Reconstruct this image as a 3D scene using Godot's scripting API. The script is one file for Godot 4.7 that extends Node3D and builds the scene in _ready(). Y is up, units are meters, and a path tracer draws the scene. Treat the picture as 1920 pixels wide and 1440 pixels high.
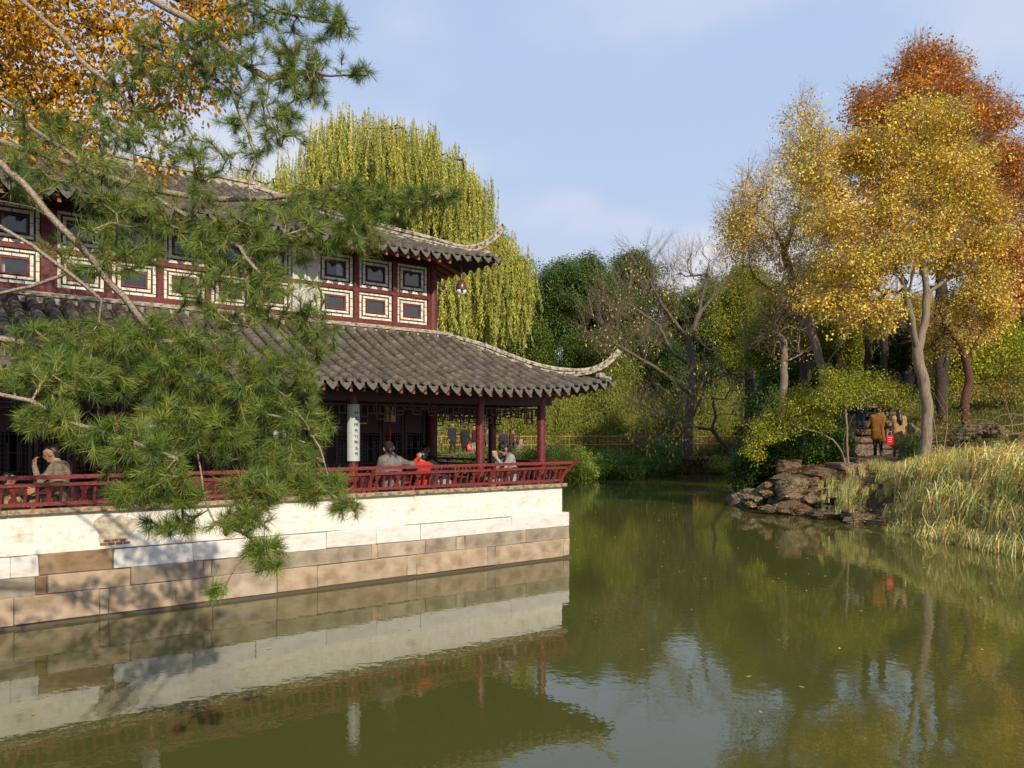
extends Node3D
# A pond in a garden: pavilion on a stone terrace at the left, pine boughs in front of it, reeds, rocks and autumn trees at the right.

const FOCAL := 1600.0      # focal length in pixels of the 1920 wide photograph
const EYE := 2.55          # camera height above the water
const HORIZON := 818.0
var rng := RandomNumberGenerator.new()
var names := {}
var M := {}
var T := {}
var bed := FastNoiseLite.new()

class MB:                  # collects triangles; faces are given anticlockwise seen from outside
	var v := PackedVector3Array()
	var n := PackedVector3Array()
	var c := PackedColorArray()
	var t := PackedVector2Array()
	var i := PackedInt32Array()
	var col := Color.WHITE
	func quad(a: Vector3, b: Vector3, d: Vector3, e: Vector3) -> void:
		var m := (b - a).cross(e - a)
		if m.length_squared() < 1e-14: m = (d - b).cross(e - b)
		m = m.normalized()
		var k := v.size()
		v.append(a); v.append(b); v.append(d); v.append(e)
		for q in 4:
			n.append(m); c.append(col)
		i.append(k); i.append(k + 2); i.append(k + 1); i.append(k); i.append(k + 3); i.append(k + 2)
	func tri(a: Vector3, b: Vector3, d: Vector3) -> void:
		var m := (b - a).cross(d - a).normalized()
		var k := v.size()
		v.append(a); v.append(b); v.append(d)
		for q in 3:
			n.append(m); c.append(col)
		i.append(k); i.append(k + 2); i.append(k + 1)
	func box(o: Vector3, s: Vector3, bs := Basis()) -> void:
		var x := bs.x * s.x * 0.5
		var y := bs.y * s.y * 0.5
		var z := bs.z * s.z * 0.5
		quad(o - x - y + z, o + x - y + z, o + x + y + z, o - x + y + z)
		quad(o + x - y - z, o - x - y - z, o - x + y - z, o + x + y - z)
		quad(o + x - y + z, o + x - y - z, o + x + y - z, o + x + y + z)
		quad(o - x - y - z, o - x - y + z, o - x + y + z, o - x + y - z)
		quad(o - x + y + z, o + x + y + z, o + x + y - z, o - x + y - z)
		quad(o - x - y - z, o + x - y - z, o + x - y + z, o - x - y + z)
	func span(a: Vector3, b: Vector3) -> void:      # a box from corner to corner
		box((a + b) * 0.5, (b - a).abs())
	func oquad(a: Vector3, b: Vector3, d: Vector3, e: Vector3, out: Vector3) -> void:
		if (b - a).cross(e - a).dot(out) < 0: quad(a, e, d, b)
		else: quad(a, b, d, e)
	func bevel(o: Vector3, s: Vector3, r: float, j := 0.0, g: RandomNumberGenerator = null) -> void:   # a box with chamfered edges, its corners jittered by j
		var h := s * 0.5
		var p := []
		for k in 8:
			var sg := Vector3(1 if k & 1 else -1, 1 if k & 2 else -1, 1 if k & 4 else -1)
			var e := o + sg * h
			if g: e += Vector3(g.randf_range(-j, j), g.randf_range(-j, j), g.randf_range(-j, j))
			p.append([e - Vector3(0, sg.y, sg.z) * r, e - Vector3(sg.x, 0, sg.z) * r, e - Vector3(sg.x, sg.y, 0) * r, sg])
		for ax in 3:
			var bx: int = [1, 2, 4][ax]
			var by: int = [2, 4, 1][ax]
			var bz: int = [4, 1, 2][ax]
			var out := Vector3.ZERO
			out[ax] = 1.0
			oquad(p[bx][ax], p[bx | by][ax], p[bx | by | bz][ax], p[bx | bz][ax], out)
			oquad(p[0][ax], p[by][ax], p[by | bz][ax], p[bz][ax], -out)
			for u in 4:
				var k0 := (by if u & 1 else 0) | (bz if u & 2 else 0)
				var k1 := k0 | bx
				var f := (ax + 1) % 3
				var w := (ax + 2) % 3
				oquad(p[k0][f], p[k1][f], p[k1][w], p[k0][w], p[k0][3] + p[k1][3])
		for k in 8:
			var q: Vector3 = p[k][3]
			if (p[k][1] - p[k][0]).cross(p[k][2] - p[k][0]).dot(q) > 0: tri(p[k][0], p[k][1], p[k][2])
			else: tri(p[k][0], p[k][2], p[k][1])
	func tube(p: PackedVector3Array, r: PackedFloat32Array, sides := 6, cap := true) -> void:
		if p.size() < 2: return
		var k := v.size()
		var dir := (p[1] - p[0]).normalized()
		var u := dir.cross(Vector3.UP if absf(dir.y) < 0.9 else Vector3.RIGHT).normalized()
		for q in p.size():
			var d := (p[mini(q + 1, p.size() - 1)] - p[maxi(q - 1, 0)]).normalized()
			u = (u - d * u.dot(d)).normalized()
			var w := d.cross(u)
			for s in sides:
				var a := TAU * s / sides
				var m := u * cos(a) + w * sin(a)
				v.append(p[q] + m * r[q]); n.append(m); c.append(col)
		for q in p.size() - 1:
			for s in sides:
				var a := k + q * sides + s
				var b := k + q * sides + (s + 1) % sides
				i.append(a); i.append(a + sides); i.append(b); i.append(b); i.append(a + sides); i.append(b + sides)
		if cap:
			for e in [0, p.size() - 1]:
				var d: Vector3 = (p[e] - p[1]).normalized() if e == 0 else (p[e] - p[e - 1]).normalized()
				var o := v.size()
				v.append(p[e]); n.append(d); c.append(col)
				for s in sides:
					v.append(v[k + e * sides + s]); n.append(d); c.append(col)
				for s in sides:
					var a := o + 1 + s
					var b := o + 1 + (s + 1) % sides
					i.append(o)
					if e == 0: i.append(a); i.append(b)
					else: i.append(b); i.append(a)
	func bar(a: Vector3, b: Vector3, w: float, h: float, up := Vector3.UP) -> void:     # a rectangular bar from a to b
		var z := (b - a).normalized()
		var x := up.cross(z).normalized()
		box((a + b) * 0.5, Vector3(w, h, a.distance_to(b)), Basis(x, z.cross(x), z))
	func lathe(prof: PackedVector2Array, sides: int, o := Vector3.ZERO) -> void:
		var k := v.size()
		for q in prof.size():
			var tn := prof[mini(q + 1, prof.size() - 1)] - prof[maxi(q - 1, 0)]
			var nn := Vector2(tn.y, -tn.x).normalized()
			for s in sides:
				var a := TAU * s / sides
				v.append(o + Vector3(cos(a) * prof[q].x, prof[q].y, sin(a) * prof[q].x)); n.append(Vector3(cos(a) * nn.x, nn.y, sin(a) * nn.x).normalized()); c.append(col)
		for q in prof.size() - 1:
			for s in sides:
				var a := k + q * sides + s
				var b := k + q * sides + (s + 1) % sides
				i.append(a); i.append(b); i.append(a + sides); i.append(b); i.append(b + sides); i.append(a + sides)
	func prism(poly: PackedVector2Array, d: float, x := Transform3D()) -> void:     # an outline in x and y, d thick, from z 0 to d
		if Geometry2D.is_polygon_clockwise(poly): poly.reverse()
		var ix := Geometry2D.triangulate_polygon(poly)
		for q in range(0, ix.size(), 3):
			var a := poly[ix[q]]
			var b := poly[ix[q + 1]]
			var e := poly[ix[q + 2]]
			if (b - a).cross(e - a) < 0:
				var w := b
				b = e
				e = w
			tri(x * Vector3(a.x, a.y, d), x * Vector3(b.x, b.y, d), x * Vector3(e.x, e.y, d))
			tri(x * Vector3(a.x, a.y, 0), x * Vector3(e.x, e.y, 0), x * Vector3(b.x, b.y, 0))
		for q in poly.size():
			var a := poly[q]
			var b := poly[(q + 1) % poly.size()]
			quad(x * Vector3(a.x, a.y, 0), x * Vector3(b.x, b.y, 0), x * Vector3(b.x, b.y, d), x * Vector3(a.x, a.y, d))
	func sweep(path: PackedVector3Array, prof: PackedVector2Array, sc: PackedFloat32Array, deep: PackedFloat32Array) -> void:   # a moulding: profile (side, height) along a path; heights below 0 are scaled by deep
		var rings := []
		for q in path.size():
			var d := path[mini(q + 1, path.size() - 1)] - path[maxi(q - 1, 0)]
			var s := Vector3(d.x, 0, d.z).normalized().cross(Vector3.UP)
			var up := s.cross(d.normalized())
			var ring := PackedVector3Array()
			for e in prof: ring.append(path[q] + s * e.x * sc[q] + up * (e.y * (deep[q] if e.y < 0 else 1.0)))
			rings.append(ring)
		var m := prof.size()
		for q in path.size() - 1:
			for e in m:
				var f := (e + 1) % m
				quad(rings[q][e], rings[q][f], rings[q + 1][f], rings[q + 1][e])
		for e in range(1, m - 1):
			tri(rings[0][0], rings[0][e + 1], rings[0][e])
			tri(rings[-1][0], rings[-1][e], rings[-1][e + 1])
	func add(o: MB, x: Transform3D) -> void:
		var k := v.size()
		for q in o.v.size():
			v.append(x * o.v[q]); n.append((x.basis * o.n[q]).normalized()); c.append(o.c[q])
		for q in o.i: i.append(q + k)
	func mesh() -> ArrayMesh:
		var a := []
		a.resize(Mesh.ARRAY_MAX)
		a[Mesh.ARRAY_VERTEX] = v
		a[Mesh.ARRAY_NORMAL] = n
		a[Mesh.ARRAY_COLOR] = c
		if t.size() == v.size(): a[Mesh.ARRAY_TEX_UV] = t
		a[Mesh.ARRAY_INDEX] = i
		var m := ArrayMesh.new()
		m.add_surface_from_arrays(Mesh.PRIMITIVE_TRIANGLES, a)
		return m

func numbered(s: String) -> String:
	if not names.has(s):
		names[s] = 0
		return s
	names[s] += 1
	return "%s_%03d" % [s, names[s]]

func at(px: float, py: float, d: float) -> Vector3:
	return Vector3((px - 960.0) / FOCAL * d, EYE + (HORIZON - py) / FOCAL * d, -d)

func onland(px: float, d: float, lift := 0.0) -> Vector3:
	var p := at(px, HORIZON, d)
	return Vector3(p.x, ground(p.x, p.z) + lift, p.z)

func tag(o: Node3D, label: String, category: String, group := "") -> Node3D:
	o.set_meta("label", label)
	o.set_meta("category", category)
	if group: o.set_meta("group", group)
	return o

func thing(called: String, label: String, category: String, pos := Vector3.ZERO, turn := 0.0, group := "") -> Node3D:
	var o := Node3D.new()
	o.name = numbered(called)
	add_child(o)
	o.position = pos
	o.rotation.y = turn
	return tag(o, label, category, group)

func part(called: String, m: Variant, material: Material, parent: Node3D, pos := Vector3.ZERO, bs := Basis()) -> MeshInstance3D:
	var o := MeshInstance3D.new()
	o.name = called if parent != self else numbered(called)
	o.mesh = m.mesh() if m is MB else m
	o.material_override = material
	o.transform = Transform3D(bs, pos)
	parent.add_child(o, true)
	return o

func structure(called: String, m: Variant, material: Material) -> MeshInstance3D:
	var o := part(called, m, material, self)
	o.set_meta("kind", "structure")
	return o

func scatter(called: String, mesh: Mesh, material: Material, buffer: PackedFloat32Array, parent: Node3D) -> MultiMeshInstance3D:
	var mm := MultiMesh.new()
	mm.transform_format = MultiMesh.TRANSFORM_3D
	mm.use_colors = true
	mm.mesh = mesh
	mm.instance_count = buffer.size() / 16
	mm.buffer = buffer
	var o := MultiMeshInstance3D.new()
	o.name = called if parent != self else numbered(called)
	o.multimesh = mm
	o.material_override = material
	o.set_meta("kind", "stuff")
	parent.add_child(o, true)
	return o

func put(b: PackedFloat32Array, x: Transform3D, k: Color) -> void:
	var s := x.basis
	var o := x.origin
	b.append_array(PackedFloat32Array([s.x.x, s.y.x, s.z.x, o.x, s.x.y, s.y.y, s.z.y, o.y, s.x.z, s.y.z, s.z.z, o.z, k.r, k.g, k.b, 1.0]))

func rnd(a: float, b: float) -> float: return rng.randf_range(a, b)

func ball() -> Vector3:
	var p := Vector3(rnd(-1, 1), rnd(-1, 1), rnd(-1, 1))
	while p.length_squared() > 1.0: p = Vector3(rnd(-1, 1), rnd(-1, 1), rnd(-1, 1))
	return p

func spin() -> Basis: return Basis(Vector3.UP, rnd(0, TAU)) * Basis(Vector3.RIGHT, rnd(-0.5, 0.5))

func towards(d: Vector3) -> Basis:      # a basis whose y points along d
	var y := d.normalized()
	var x := y.cross(Vector3.UP if absf(y.y) < 0.95 else Vector3.RIGHT).normalized()
	var a := rnd(0, TAU)
	var z := x.cross(y)
	return Basis(x * cos(a) + z * sin(a), y, z * cos(a) - x * sin(a))

# ---------------------------------------------------------------- materials
func noise_tex(seed_: int, freq: float, octaves: int, tones: Array, size := 512, kind := FastNoiseLite.TYPE_SIMPLEX_SMOOTH) -> NoiseTexture2D:
	var f := FastNoiseLite.new()
	f.seed = seed_
	f.noise_type = kind
	f.frequency = freq
	f.fractal_octaves = octaves
	var x := NoiseTexture2D.new()
	x.width = size
	x.height = size
	x.seamless = true
	x.noise = f
	if tones.size():
		var g := Gradient.new()
		var offs := PackedFloat32Array()
		var cols := PackedColorArray()
		for e in tones:
			offs.append(e[0])
			cols.append(Color(e[1], e[2], e[3]))
		g.offsets = offs
		g.colors = cols
		x.color_ramp = g
	return x

func surf(key: String, r: float, g: float, b: float, rough := 0.85, tex: Texture2D = null, scale := Vector3.ONE, bump: Texture2D = null, cm := 0.0, coarse: Texture2D = null, coarse_scale := 0.3) -> StandardMaterial3D:
	var m := StandardMaterial3D.new()
	m.resource_name = key
	m.albedo_color = Color(r, g, b).linear_to_srgb()
	m.roughness = rough
	if tex or bump:
		m.uv1_triplanar = true
		m.uv1_world_triplanar = true
		m.uv1_scale = scale
	m.albedo_texture = tex
	if bump:
		m.heightmap_enabled = true
		m.heightmap_texture = bump
		m.heightmap_scale = cm
	if coarse:
		m.detail_enabled = true
		m.detail_albedo = coarse
		m.detail_blend_mode = BaseMaterial3D.BLEND_MODE_MUL
		m.detail_uv_layer = BaseMaterial3D.DETAIL_UV_2
		m.uv2_triplanar = true
		m.uv2_world_triplanar = true
		m.uv2_scale = Vector3.ONE * coarse_scale
	M[key] = m
	return m

func leafy(key: String, through: float, tint := Color(0.9, 1.0, 0.45), rough := 0.55) -> StandardMaterial3D:
	var m := StandardMaterial3D.new()
	m.resource_name = key
	m.vertex_color_use_as_albedo = true
	m.roughness = rough
	m.metallic_specular = 0.35
	m.backlight_enabled = true
	m.backlight = Color(tint.r * through, tint.g * through, tint.b * through)
	M[key] = m
	return m

func materials() -> void:
	T.speck = noise_tex(3, 0.2, 3, [[0.25, 0.72, 0.7, 0.67], [0.5, 0.93, 0.92, 0.9], [0.75, 1, 1, 1]])
	T.patch = noise_tex(5, 0.012, 6, [[0.2, 0.74, 0.72, 0.69], [0.5, 0.92, 0.91, 0.89], [0.75, 1, 1, 1]])
	T.stain = noise_tex(8, 0.016, 6, [[0.10, 0.66, 0.62, 0.54], [0.24, 0.90, 0.88, 0.83], [0.38, 0.985, 0.98, 0.965], [0.8, 1, 1, 1]])
	T.pale = noise_tex(9, 0.012, 6, [[0.14, 0.86, 0.84, 0.79], [0.3, 0.96, 0.955, 0.935], [0.5, 0.99, 0.99, 0.98], [0.8, 1, 1, 1]])
	T.stone = noise_tex(11, 0.02, 6, [[0.25, 0.45, 0.40, 0.36], [0.45, 0.8, 0.74, 0.68], [0.6, 1, 0.95, 0.88], [0.78, 0.78, 0.62, 0.48]])
	T.moss = noise_tex(13, 0.03, 5, [[0.3, 0.55, 0.6, 0.45], [0.5, 0.8, 0.8, 0.75], [0.7, 1, 1, 1]])
	T.wood = noise_tex(15, 0.03, 5, [[0.25, 0.72, 0.68, 0.66], [0.5, 0.92, 0.9, 0.9], [0.75, 1, 1, 1]])
	T.peel = noise_tex(17, 0.05, 5, [[0.3, 0.8, 0.78, 0.78], [0.66, 0.98, 0.98, 0.98], [0.72, 1, 1, 1]])
	T.bark = noise_tex(19, 0.03, 6, [[0.3, 0.5, 0.46, 0.42], [0.5, 0.82, 0.8, 0.76], [0.7, 1, 1, 1]])
	T.soil = noise_tex(21, 0.03, 6, [[0.25, 0.5, 0.45, 0.4], [0.5, 0.85, 0.82, 0.78], [0.75, 1, 0.95, 0.85]])
	T.plum = noise_tex(23, 0.02, 6, [[0.2, 0.42, 0.41, 0.40], [0.42, 0.82, 0.81, 0.79], [0.7, 1, 1, 1]])
	T.fine = noise_tex(31, 0.12, 4, [])
	T.rough = noise_tex(33, 0.03, 6, [])
	surf("plaster", 0.74, 0.725, 0.685, 0.9, T.pale, Vector3(0.42, 0.42, 0.42), T.rough, 0.25, T.pale, 1.7)
	surf("old_plaster", 0.50, 0.46, 0.36, 0.95, T.patch, Vector3.ONE * 1.4, T.rough, 0.5)
	surf("whitewash", 0.62, 0.615, 0.595, 0.85, T.pale, Vector3(0.5, 0.9, 0.5), T.rough, 0.4)
	surf("granite_tan", 0.55, 0.44, 0.325, 0.85, T.speck, Vector3.ONE * 1.6, T.fine, 0.25, T.patch, 0.5)
	surf("granite_pale", 0.54, 0.465, 0.365, 0.85, T.speck, Vector3.ONE * 1.6, T.fine, 0.25, T.patch, 0.5)
	surf("granite_grey", 0.41, 0.36, 0.285, 0.85, T.speck, Vector3.ONE * 1.6, T.fine, 0.3, T.patch, 0.5)
	surf("granite_brown", 0.36, 0.25, 0.15, 0.9, T.speck, Vector3.ONE * 1.6, T.fine, 0.35, T.patch, 0.6)
	surf("wet_stone", 0.10, 0.085, 0.06, 0.6, T.speck, Vector3.ONE * 1.5)
	surf("mortar", 0.16, 0.14, 0.115, 0.95, T.speck, Vector3.ONE * 2.0)
	surf("brick", 0.26, 0.12, 0.065, 0.95, T.speck, Vector3.ONE * 2.0)
	surf("coping", 0.42, 0.38, 0.29, 0.9, T.stone, Vector3.ONE * 0.9, T.fine, 0.2)
	surf("floor_brick", 0.13, 0.125, 0.12, 0.8, T.patch, Vector3.ONE)
	surf("red_paint", 0.27, 0.046, 0.042, 0.45, T.wood, Vector3(1.5, 1.5, 1.5), T.fine, 0.06, T.peel, 0.9)
	surf("red_worn", 0.185, 0.036, 0.031, 0.6, T.peel, Vector3(1.2, 1.2, 1.2), T.fine, 0.1, T.wood, 0.7)
	surf("column_red", 0.20, 0.032, 0.032, 0.4, T.wood, Vector3(1.5, 0.7, 1.5), T.fine, 0.05, T.peel, 0.5)
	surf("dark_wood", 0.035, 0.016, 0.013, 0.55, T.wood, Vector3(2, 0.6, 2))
	surf("door_wood", 0.055, 0.014, 0.012, 0.5, T.wood, Vector3(2, 0.6, 2))
	surf("rafter_end", 0.40, 0.15, 0.11, 0.8, T.peel, Vector3.ONE * 2.0)
	surf("shell", 0.84, 0.80, 0.70, 0.4, T.patch, Vector3.ONE * 2.2, T.fine, 0.05)
	surf("lattice", 0.03, 0.026, 0.024, 0.7)
	surf("ridge", 0.50, 0.455, 0.38, 0.92, T.plum, Vector3(0.9, 0.9, 0.9), T.rough, 0.6, T.stain, 0.8)
	var m := surf("tile", 0.20, 0.18, 0.152, 0.88, T.patch, Vector3.ONE * 1.1, T.fine, 0.15, T.stain, 0.4)
	m.vertex_color_use_as_albedo = true
	surf("drip", 0.135, 0.124, 0.106, 0.9, T.patch, Vector3.ONE * 2.5, T.fine, 0.2)
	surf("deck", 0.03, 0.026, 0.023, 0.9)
	m = surf("glass", 0.3, 0.33, 0.35, 0.03)
	m.albedo_color.a = 0.05
	m.transparency = BaseMaterial3D.TRANSPARENCY_ALPHA
	surf("curtain", 0.6, 0.58, 0.54, 0.9)
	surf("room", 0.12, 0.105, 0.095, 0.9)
	m = surf("bark", 0.25, 0.205, 0.16, 0.9, T.patch, Vector3(2.6, 0.5, 2.6), T.rough, 0.8)
	surf("bark_grey", 0.15, 0.12, 0.09, 0.9, T.patch, Vector3(2.6, 0.5, 2.6), T.rough, 0.8)
	surf("bark_dark", 0.075, 0.06, 0.048, 0.92, T.bark, Vector3(2.2, 0.8, 2.2), T.rough, 1.5)
	surf("bark_twig", 0.23, 0.165, 0.115, 0.9)
	surf("bark_pine", 0.44, 0.36, 0.28, 0.9, T.plum, Vector3(7, 7, 7), T.rough, 0.6)
	surf("bark_red", 0.15, 0.075, 0.045, 0.9, T.bark, Vector3(2.2, 0.8, 2.2), T.rough, 1.2)
	m = surf("rock", 0.47, 0.385, 0.29, 0.92, T.stone, Vector3.ONE * 1.1, T.rough, 3.0, T.moss, 0.8)
	surf("rock_red", 0.40, 0.29, 0.225, 0.92, T.stone, Vector3.ONE * 1.3, T.rough, 3.0, T.moss, 0.9)
	surf("rock_grey", 0.33, 0.30, 0.265, 0.92, T.stone, Vector3.ONE * 1.2, T.rough, 2.5, T.moss, 0.8)
	surf("soil", 0.15, 0.11, 0.065, 0.95, T.soil, Vector3.ONE * 0.5, T.rough, 3.0, T.stone, 0.13)
	surf("paving", 0.24, 0.21, 0.175, 0.9, T.stone, Vector3.ONE * 0.8, T.rough, 1.0)
	surf("bamboo", 0.46, 0.27, 0.075, 0.5, T.peel, Vector3(3, 3, 3))
	surf("cane", 0.27, 0.17, 0.08, 0.7, T.peel, Vector3(3, 3, 3))
	m = surf("figure", 1, 1, 1, 0.85, T.patch, Vector3.ONE * 3.0, T.rough, 1.6)
	m.vertex_color_use_as_albedo = true
	surf("hair", 0.012, 0.010, 0.009, 0.5)
	surf("white_plastic", 0.78, 0.76, 0.76, 0.25)
	surf("brown_metal", 0.085, 0.04, 0.03, 0.3)
	surf("black", 0.012, 0.012, 0.013, 0.4)
	leafy("leaf", 0.7)
	leafy("leaf_autumn", 0.75, Color(1.0, 0.9, 0.4))
	leafy("needle", 0.35, Color(0.9, 1.0, 0.4), 0.45)
	leafy("straw", 0.5, Color(1.0, 0.9, 0.5), 0.6)

# ---------------------------------------------------------------- sky, sun, camera
func sky_light() -> void:
	var cam := Camera3D.new()
	cam.name = "camera"
	cam.projection = Camera3D.PROJECTION_FRUSTUM
	cam.near = 0.05
	cam.far = 2000.0
	cam.size = 2.0 * 720.0 / FOCAL * cam.near
	cam.frustum_offset = Vector2(0, (HORIZON - 720.0) / FOCAL * cam.near)
	cam.position = Vector3(0, EYE, 0)
	add_child(cam)
	var sun := DirectionalLight3D.new()
	sun.name = "sun"
	sun.light_energy = 1.45
	sun.light_color = Color(1.0, 0.93, 0.83)
	sun.light_angular_distance = 0.5
	sun.shadow_enabled = true
	add_child(sun)
	sun.look_at_from_position(Vector3(0.42, 0.575, 0.90), Vector3.ZERO)
	var w := 1024
	var h := 512
	var im := Image.create(w, h, false, Image.FORMAT_RGBF)
	var cl := FastNoiseLite.new()
	cl.seed = 4
	cl.frequency = 1.1
	cl.fractal_octaves = 5
	var zen := Color(0.32, 0.435, 0.71)
	var mid := Color(0.43, 0.54, 0.745)
	var low := Color(0.62, 0.65, 0.72)
	for y in h:
		var el := (0.5 - (y + 0.5) / h) * PI
		for x in w:
			var az := (x + 0.5) / w * TAU
			var s := sin(el)
			var k := low.lerp(mid, clampf(s / 0.28, 0, 1))
			if s > 0.28: k = mid.lerp(zen, clampf((s - 0.28) / 0.6, 0, 1))
			var d := Vector3(cos(az) * cos(el), maxf(s, 0.0), sin(az) * cos(el))
			var q := d / (d.y + 0.32)
			var a := cl.get_noise_3d(q.x * 1.0, q.y * 0.5, q.z * 1.0)
			var cover := smoothstep(-0.12, 0.42, a) * lerpf(0.85, 0.4, clampf(s * 2.0, 0, 1))
			k = k.lerp(Color(0.78, 0.755, 0.765), cover)
			if s < 0: k = low * 0.7
			im.set_pixel(x, y, k)
	var pano := PanoramaSkyMaterial.new()
	pano.panorama = ImageTexture.create_from_image(im)
	var sky := Sky.new()
	sky.sky_material = pano
	var e := Environment.new()
	e.background_mode = Environment.BG_SKY
	e.sky = sky
	e.tonemap_mode = Environment.TONE_MAPPER_LINEAR
	e.tonemap_exposure = 1.15
	e.sdfgi_enabled = true
	e.ssao_enabled = true
	e.ssil_enabled = true
	var we := WorldEnvironment.new()
	we.name = "environment"
	we.environment = e
	add_child(we)

func _ready() -> void:
	rng.seed = 20
	bed.seed = 9
	bed.frequency = 0.25
	sky_light()
	materials()
	land()
	terrace()
	pavilion()
	railings()
	far_bank()
	right_bank()
	trees()
	visitors()
	pine()
	yellow_tree()
	small_things()

# ---------------------------------------------------------------- land and water
const POND := [[-11.6, -7.2], [-8.5, -4.6], [-4.0, -3.1], [3.0, -3.0], [9.0, -3.6], [13.0, -6.0], [12.6, -12.0], [11.3, -18.0], [10.9, -21.5], [10.5, -24.4], [10.2, -26.6], [9.2, -28.4], [8.4, -30.9], [8.7, -34.9], [10.8, -41.0], [13.5, -48.0], [16.0, -56.0], [15.5, -60.5], [11.0, -58.5], [8.0, -54.0], [3.6, -51.0], [0.5, -48.6], [-2.6, -43.5], [-7.4, -31.0], [0.1, -18.4]]
var pond := PackedVector2Array()

func shore(x: float, z: float) -> float:       # metres to the water's edge, negative in the water
	var p := Vector2(x, z)
	var d := 1e9
	for k in pond.size():
		d = minf(d, p.distance_squared_to(Geometry2D.get_closest_point_to_segment(p, pond[k], pond[(k + 1) % pond.size()])))
	return -sqrt(d) if Geometry2D.is_point_in_polygon(p, pond) else sqrt(d)

func ground(x: float, z: float) -> float:
	var d := shore(x, z)
	if d < 0.0: return maxf(-0.9, d * 0.7) - 0.05
	var top := 1.4 if z < -14.0 else 0.9
	if x < 2.0 or z < -46.0: top = 1.2 if z < -40.0 else 0.9
	var h := top * smoothstep(-0.3, 1.6, d)
	h += 4.6 * exp(-(pow(x - 26.5, 2) + pow(z + 44.0, 2)) / 150.0) * smoothstep(0.0, 5.0, d)
	if z < -46.0: h += (0.25 + 0.35 * smoothstep(4.0, 12.0, x)) * smoothstep(2.2, 4.0, d)
	return h + bed.get_noise_2d(x * 3.0, z * 3.0) * 0.09 * smoothstep(0.3, 1.5, d)

func land() -> void:
	for e in POND: pond.append(Vector2(e[0], e[1]))
	var xs := PackedFloat32Array()
	var zs := PackedFloat32Array()
	for k in [-900.0, -400.0, -200.0, -100.0, -60.0, -40.0, -28.0]: xs.append(k)
	var x := -20.0
	while x < 34.0:
		xs.append(x)
		x += 0.5 if x > 2.0 and x < 22.0 else 1.2
	for k in [36.0, 42.0, 55.0, 80.0, 140.0, 300.0, 900.0]: xs.append(k)
	for k in [-1500.0, -700.0, -350.0, -200.0, -140.0, -110.0, -90.0, -78.0]: zs.append(k)
	var z := -70.0
	while z < 3.0:
		zs.append(z)
		z += 0.5 if z > -62.0 and z < -14.0 else 0.8
	for k in [8.0, 16.0, 40.0, 120.0, 400.0]: zs.append(k)
	var b := MB.new()
	for q in zs:
		for p in xs:
			b.v.append(Vector3(p, ground(p, q), q))
			b.n.append(Vector3.UP)
			b.c.append(Color.WHITE)
	var w := xs.size()
	for q in zs.size() - 1:
		for p in w - 1:
			var k := q * w + p
			b.i.append_array([k, k + 1, k + w, k + 1, k + w + 1, k + w])
	for q in range(1, zs.size() - 1):
		for p in range(1, w - 1):
			var k := q * w + p
			b.n[k] = (b.v[k + w] - b.v[k - w]).cross(b.v[k + 1] - b.v[k - 1]).normalized()
	structure("ground", b, M.soil)
	var ripple := FastNoiseLite.new()
	ripple.seed = 6
	ripple.noise_type = FastNoiseLite.TYPE_SIMPLEX_SMOOTH
	ripple.frequency = 0.035
	ripple.fractal_octaves = 4
	ripple.fractal_gain = 0.55
	var nt := NoiseTexture2D.new()
	nt.width = 1024
	nt.height = 1024
	nt.seamless = true
	nt.noise = ripple
	nt.as_normal_map = true
	nt.bump_strength = 8.0
	var m := StandardMaterial3D.new()
	m.resource_name = "water"
	m.albedo_color = Color(0.070, 0.074, 0.018).linear_to_srgb()
	m.roughness = 0.02
	m.metallic_specular = 0.5
	m.uv1_triplanar = true
	m.uv1_world_triplanar = true
	m.uv1_scale = Vector3.ONE * 0.11
	m.normal_enabled = true
	m.normal_texture = nt
	m.normal_scale = 0.010
	M.water = m
	var pm := PlaneMesh.new()
	pm.size = Vector2(44, 66)
	var o := structure("water", pm, m)
	o.position = Vector3(2, 0, -30)

# ---------------------------------------------------------------- the pavilion's own axes: x along the front (0 at the pond corner, negative to the left), z out over the water
const CORNER := Vector3(1.2105, 0, -17.934)
const TURN := 0.70677
var front := Transform3D(Basis(Vector3.UP, TURN), CORNER)

func fx(px: float, z: float) -> float:        # where the sight line through a column of the photograph meets the plane z of the pavilion
	var u := front.basis.x
	var v := front.basis.z
	var r := Vector3((px - 960.0) / FOCAL, 0, -1)
	var t := (z + CORNER.dot(v)) / r.dot(v)
	return (r * t - CORNER).dot(u)

func in_front(called: String, label: String, category: String) -> Node3D:
	return thing(called, label, category, CORNER, TURN)

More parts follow.
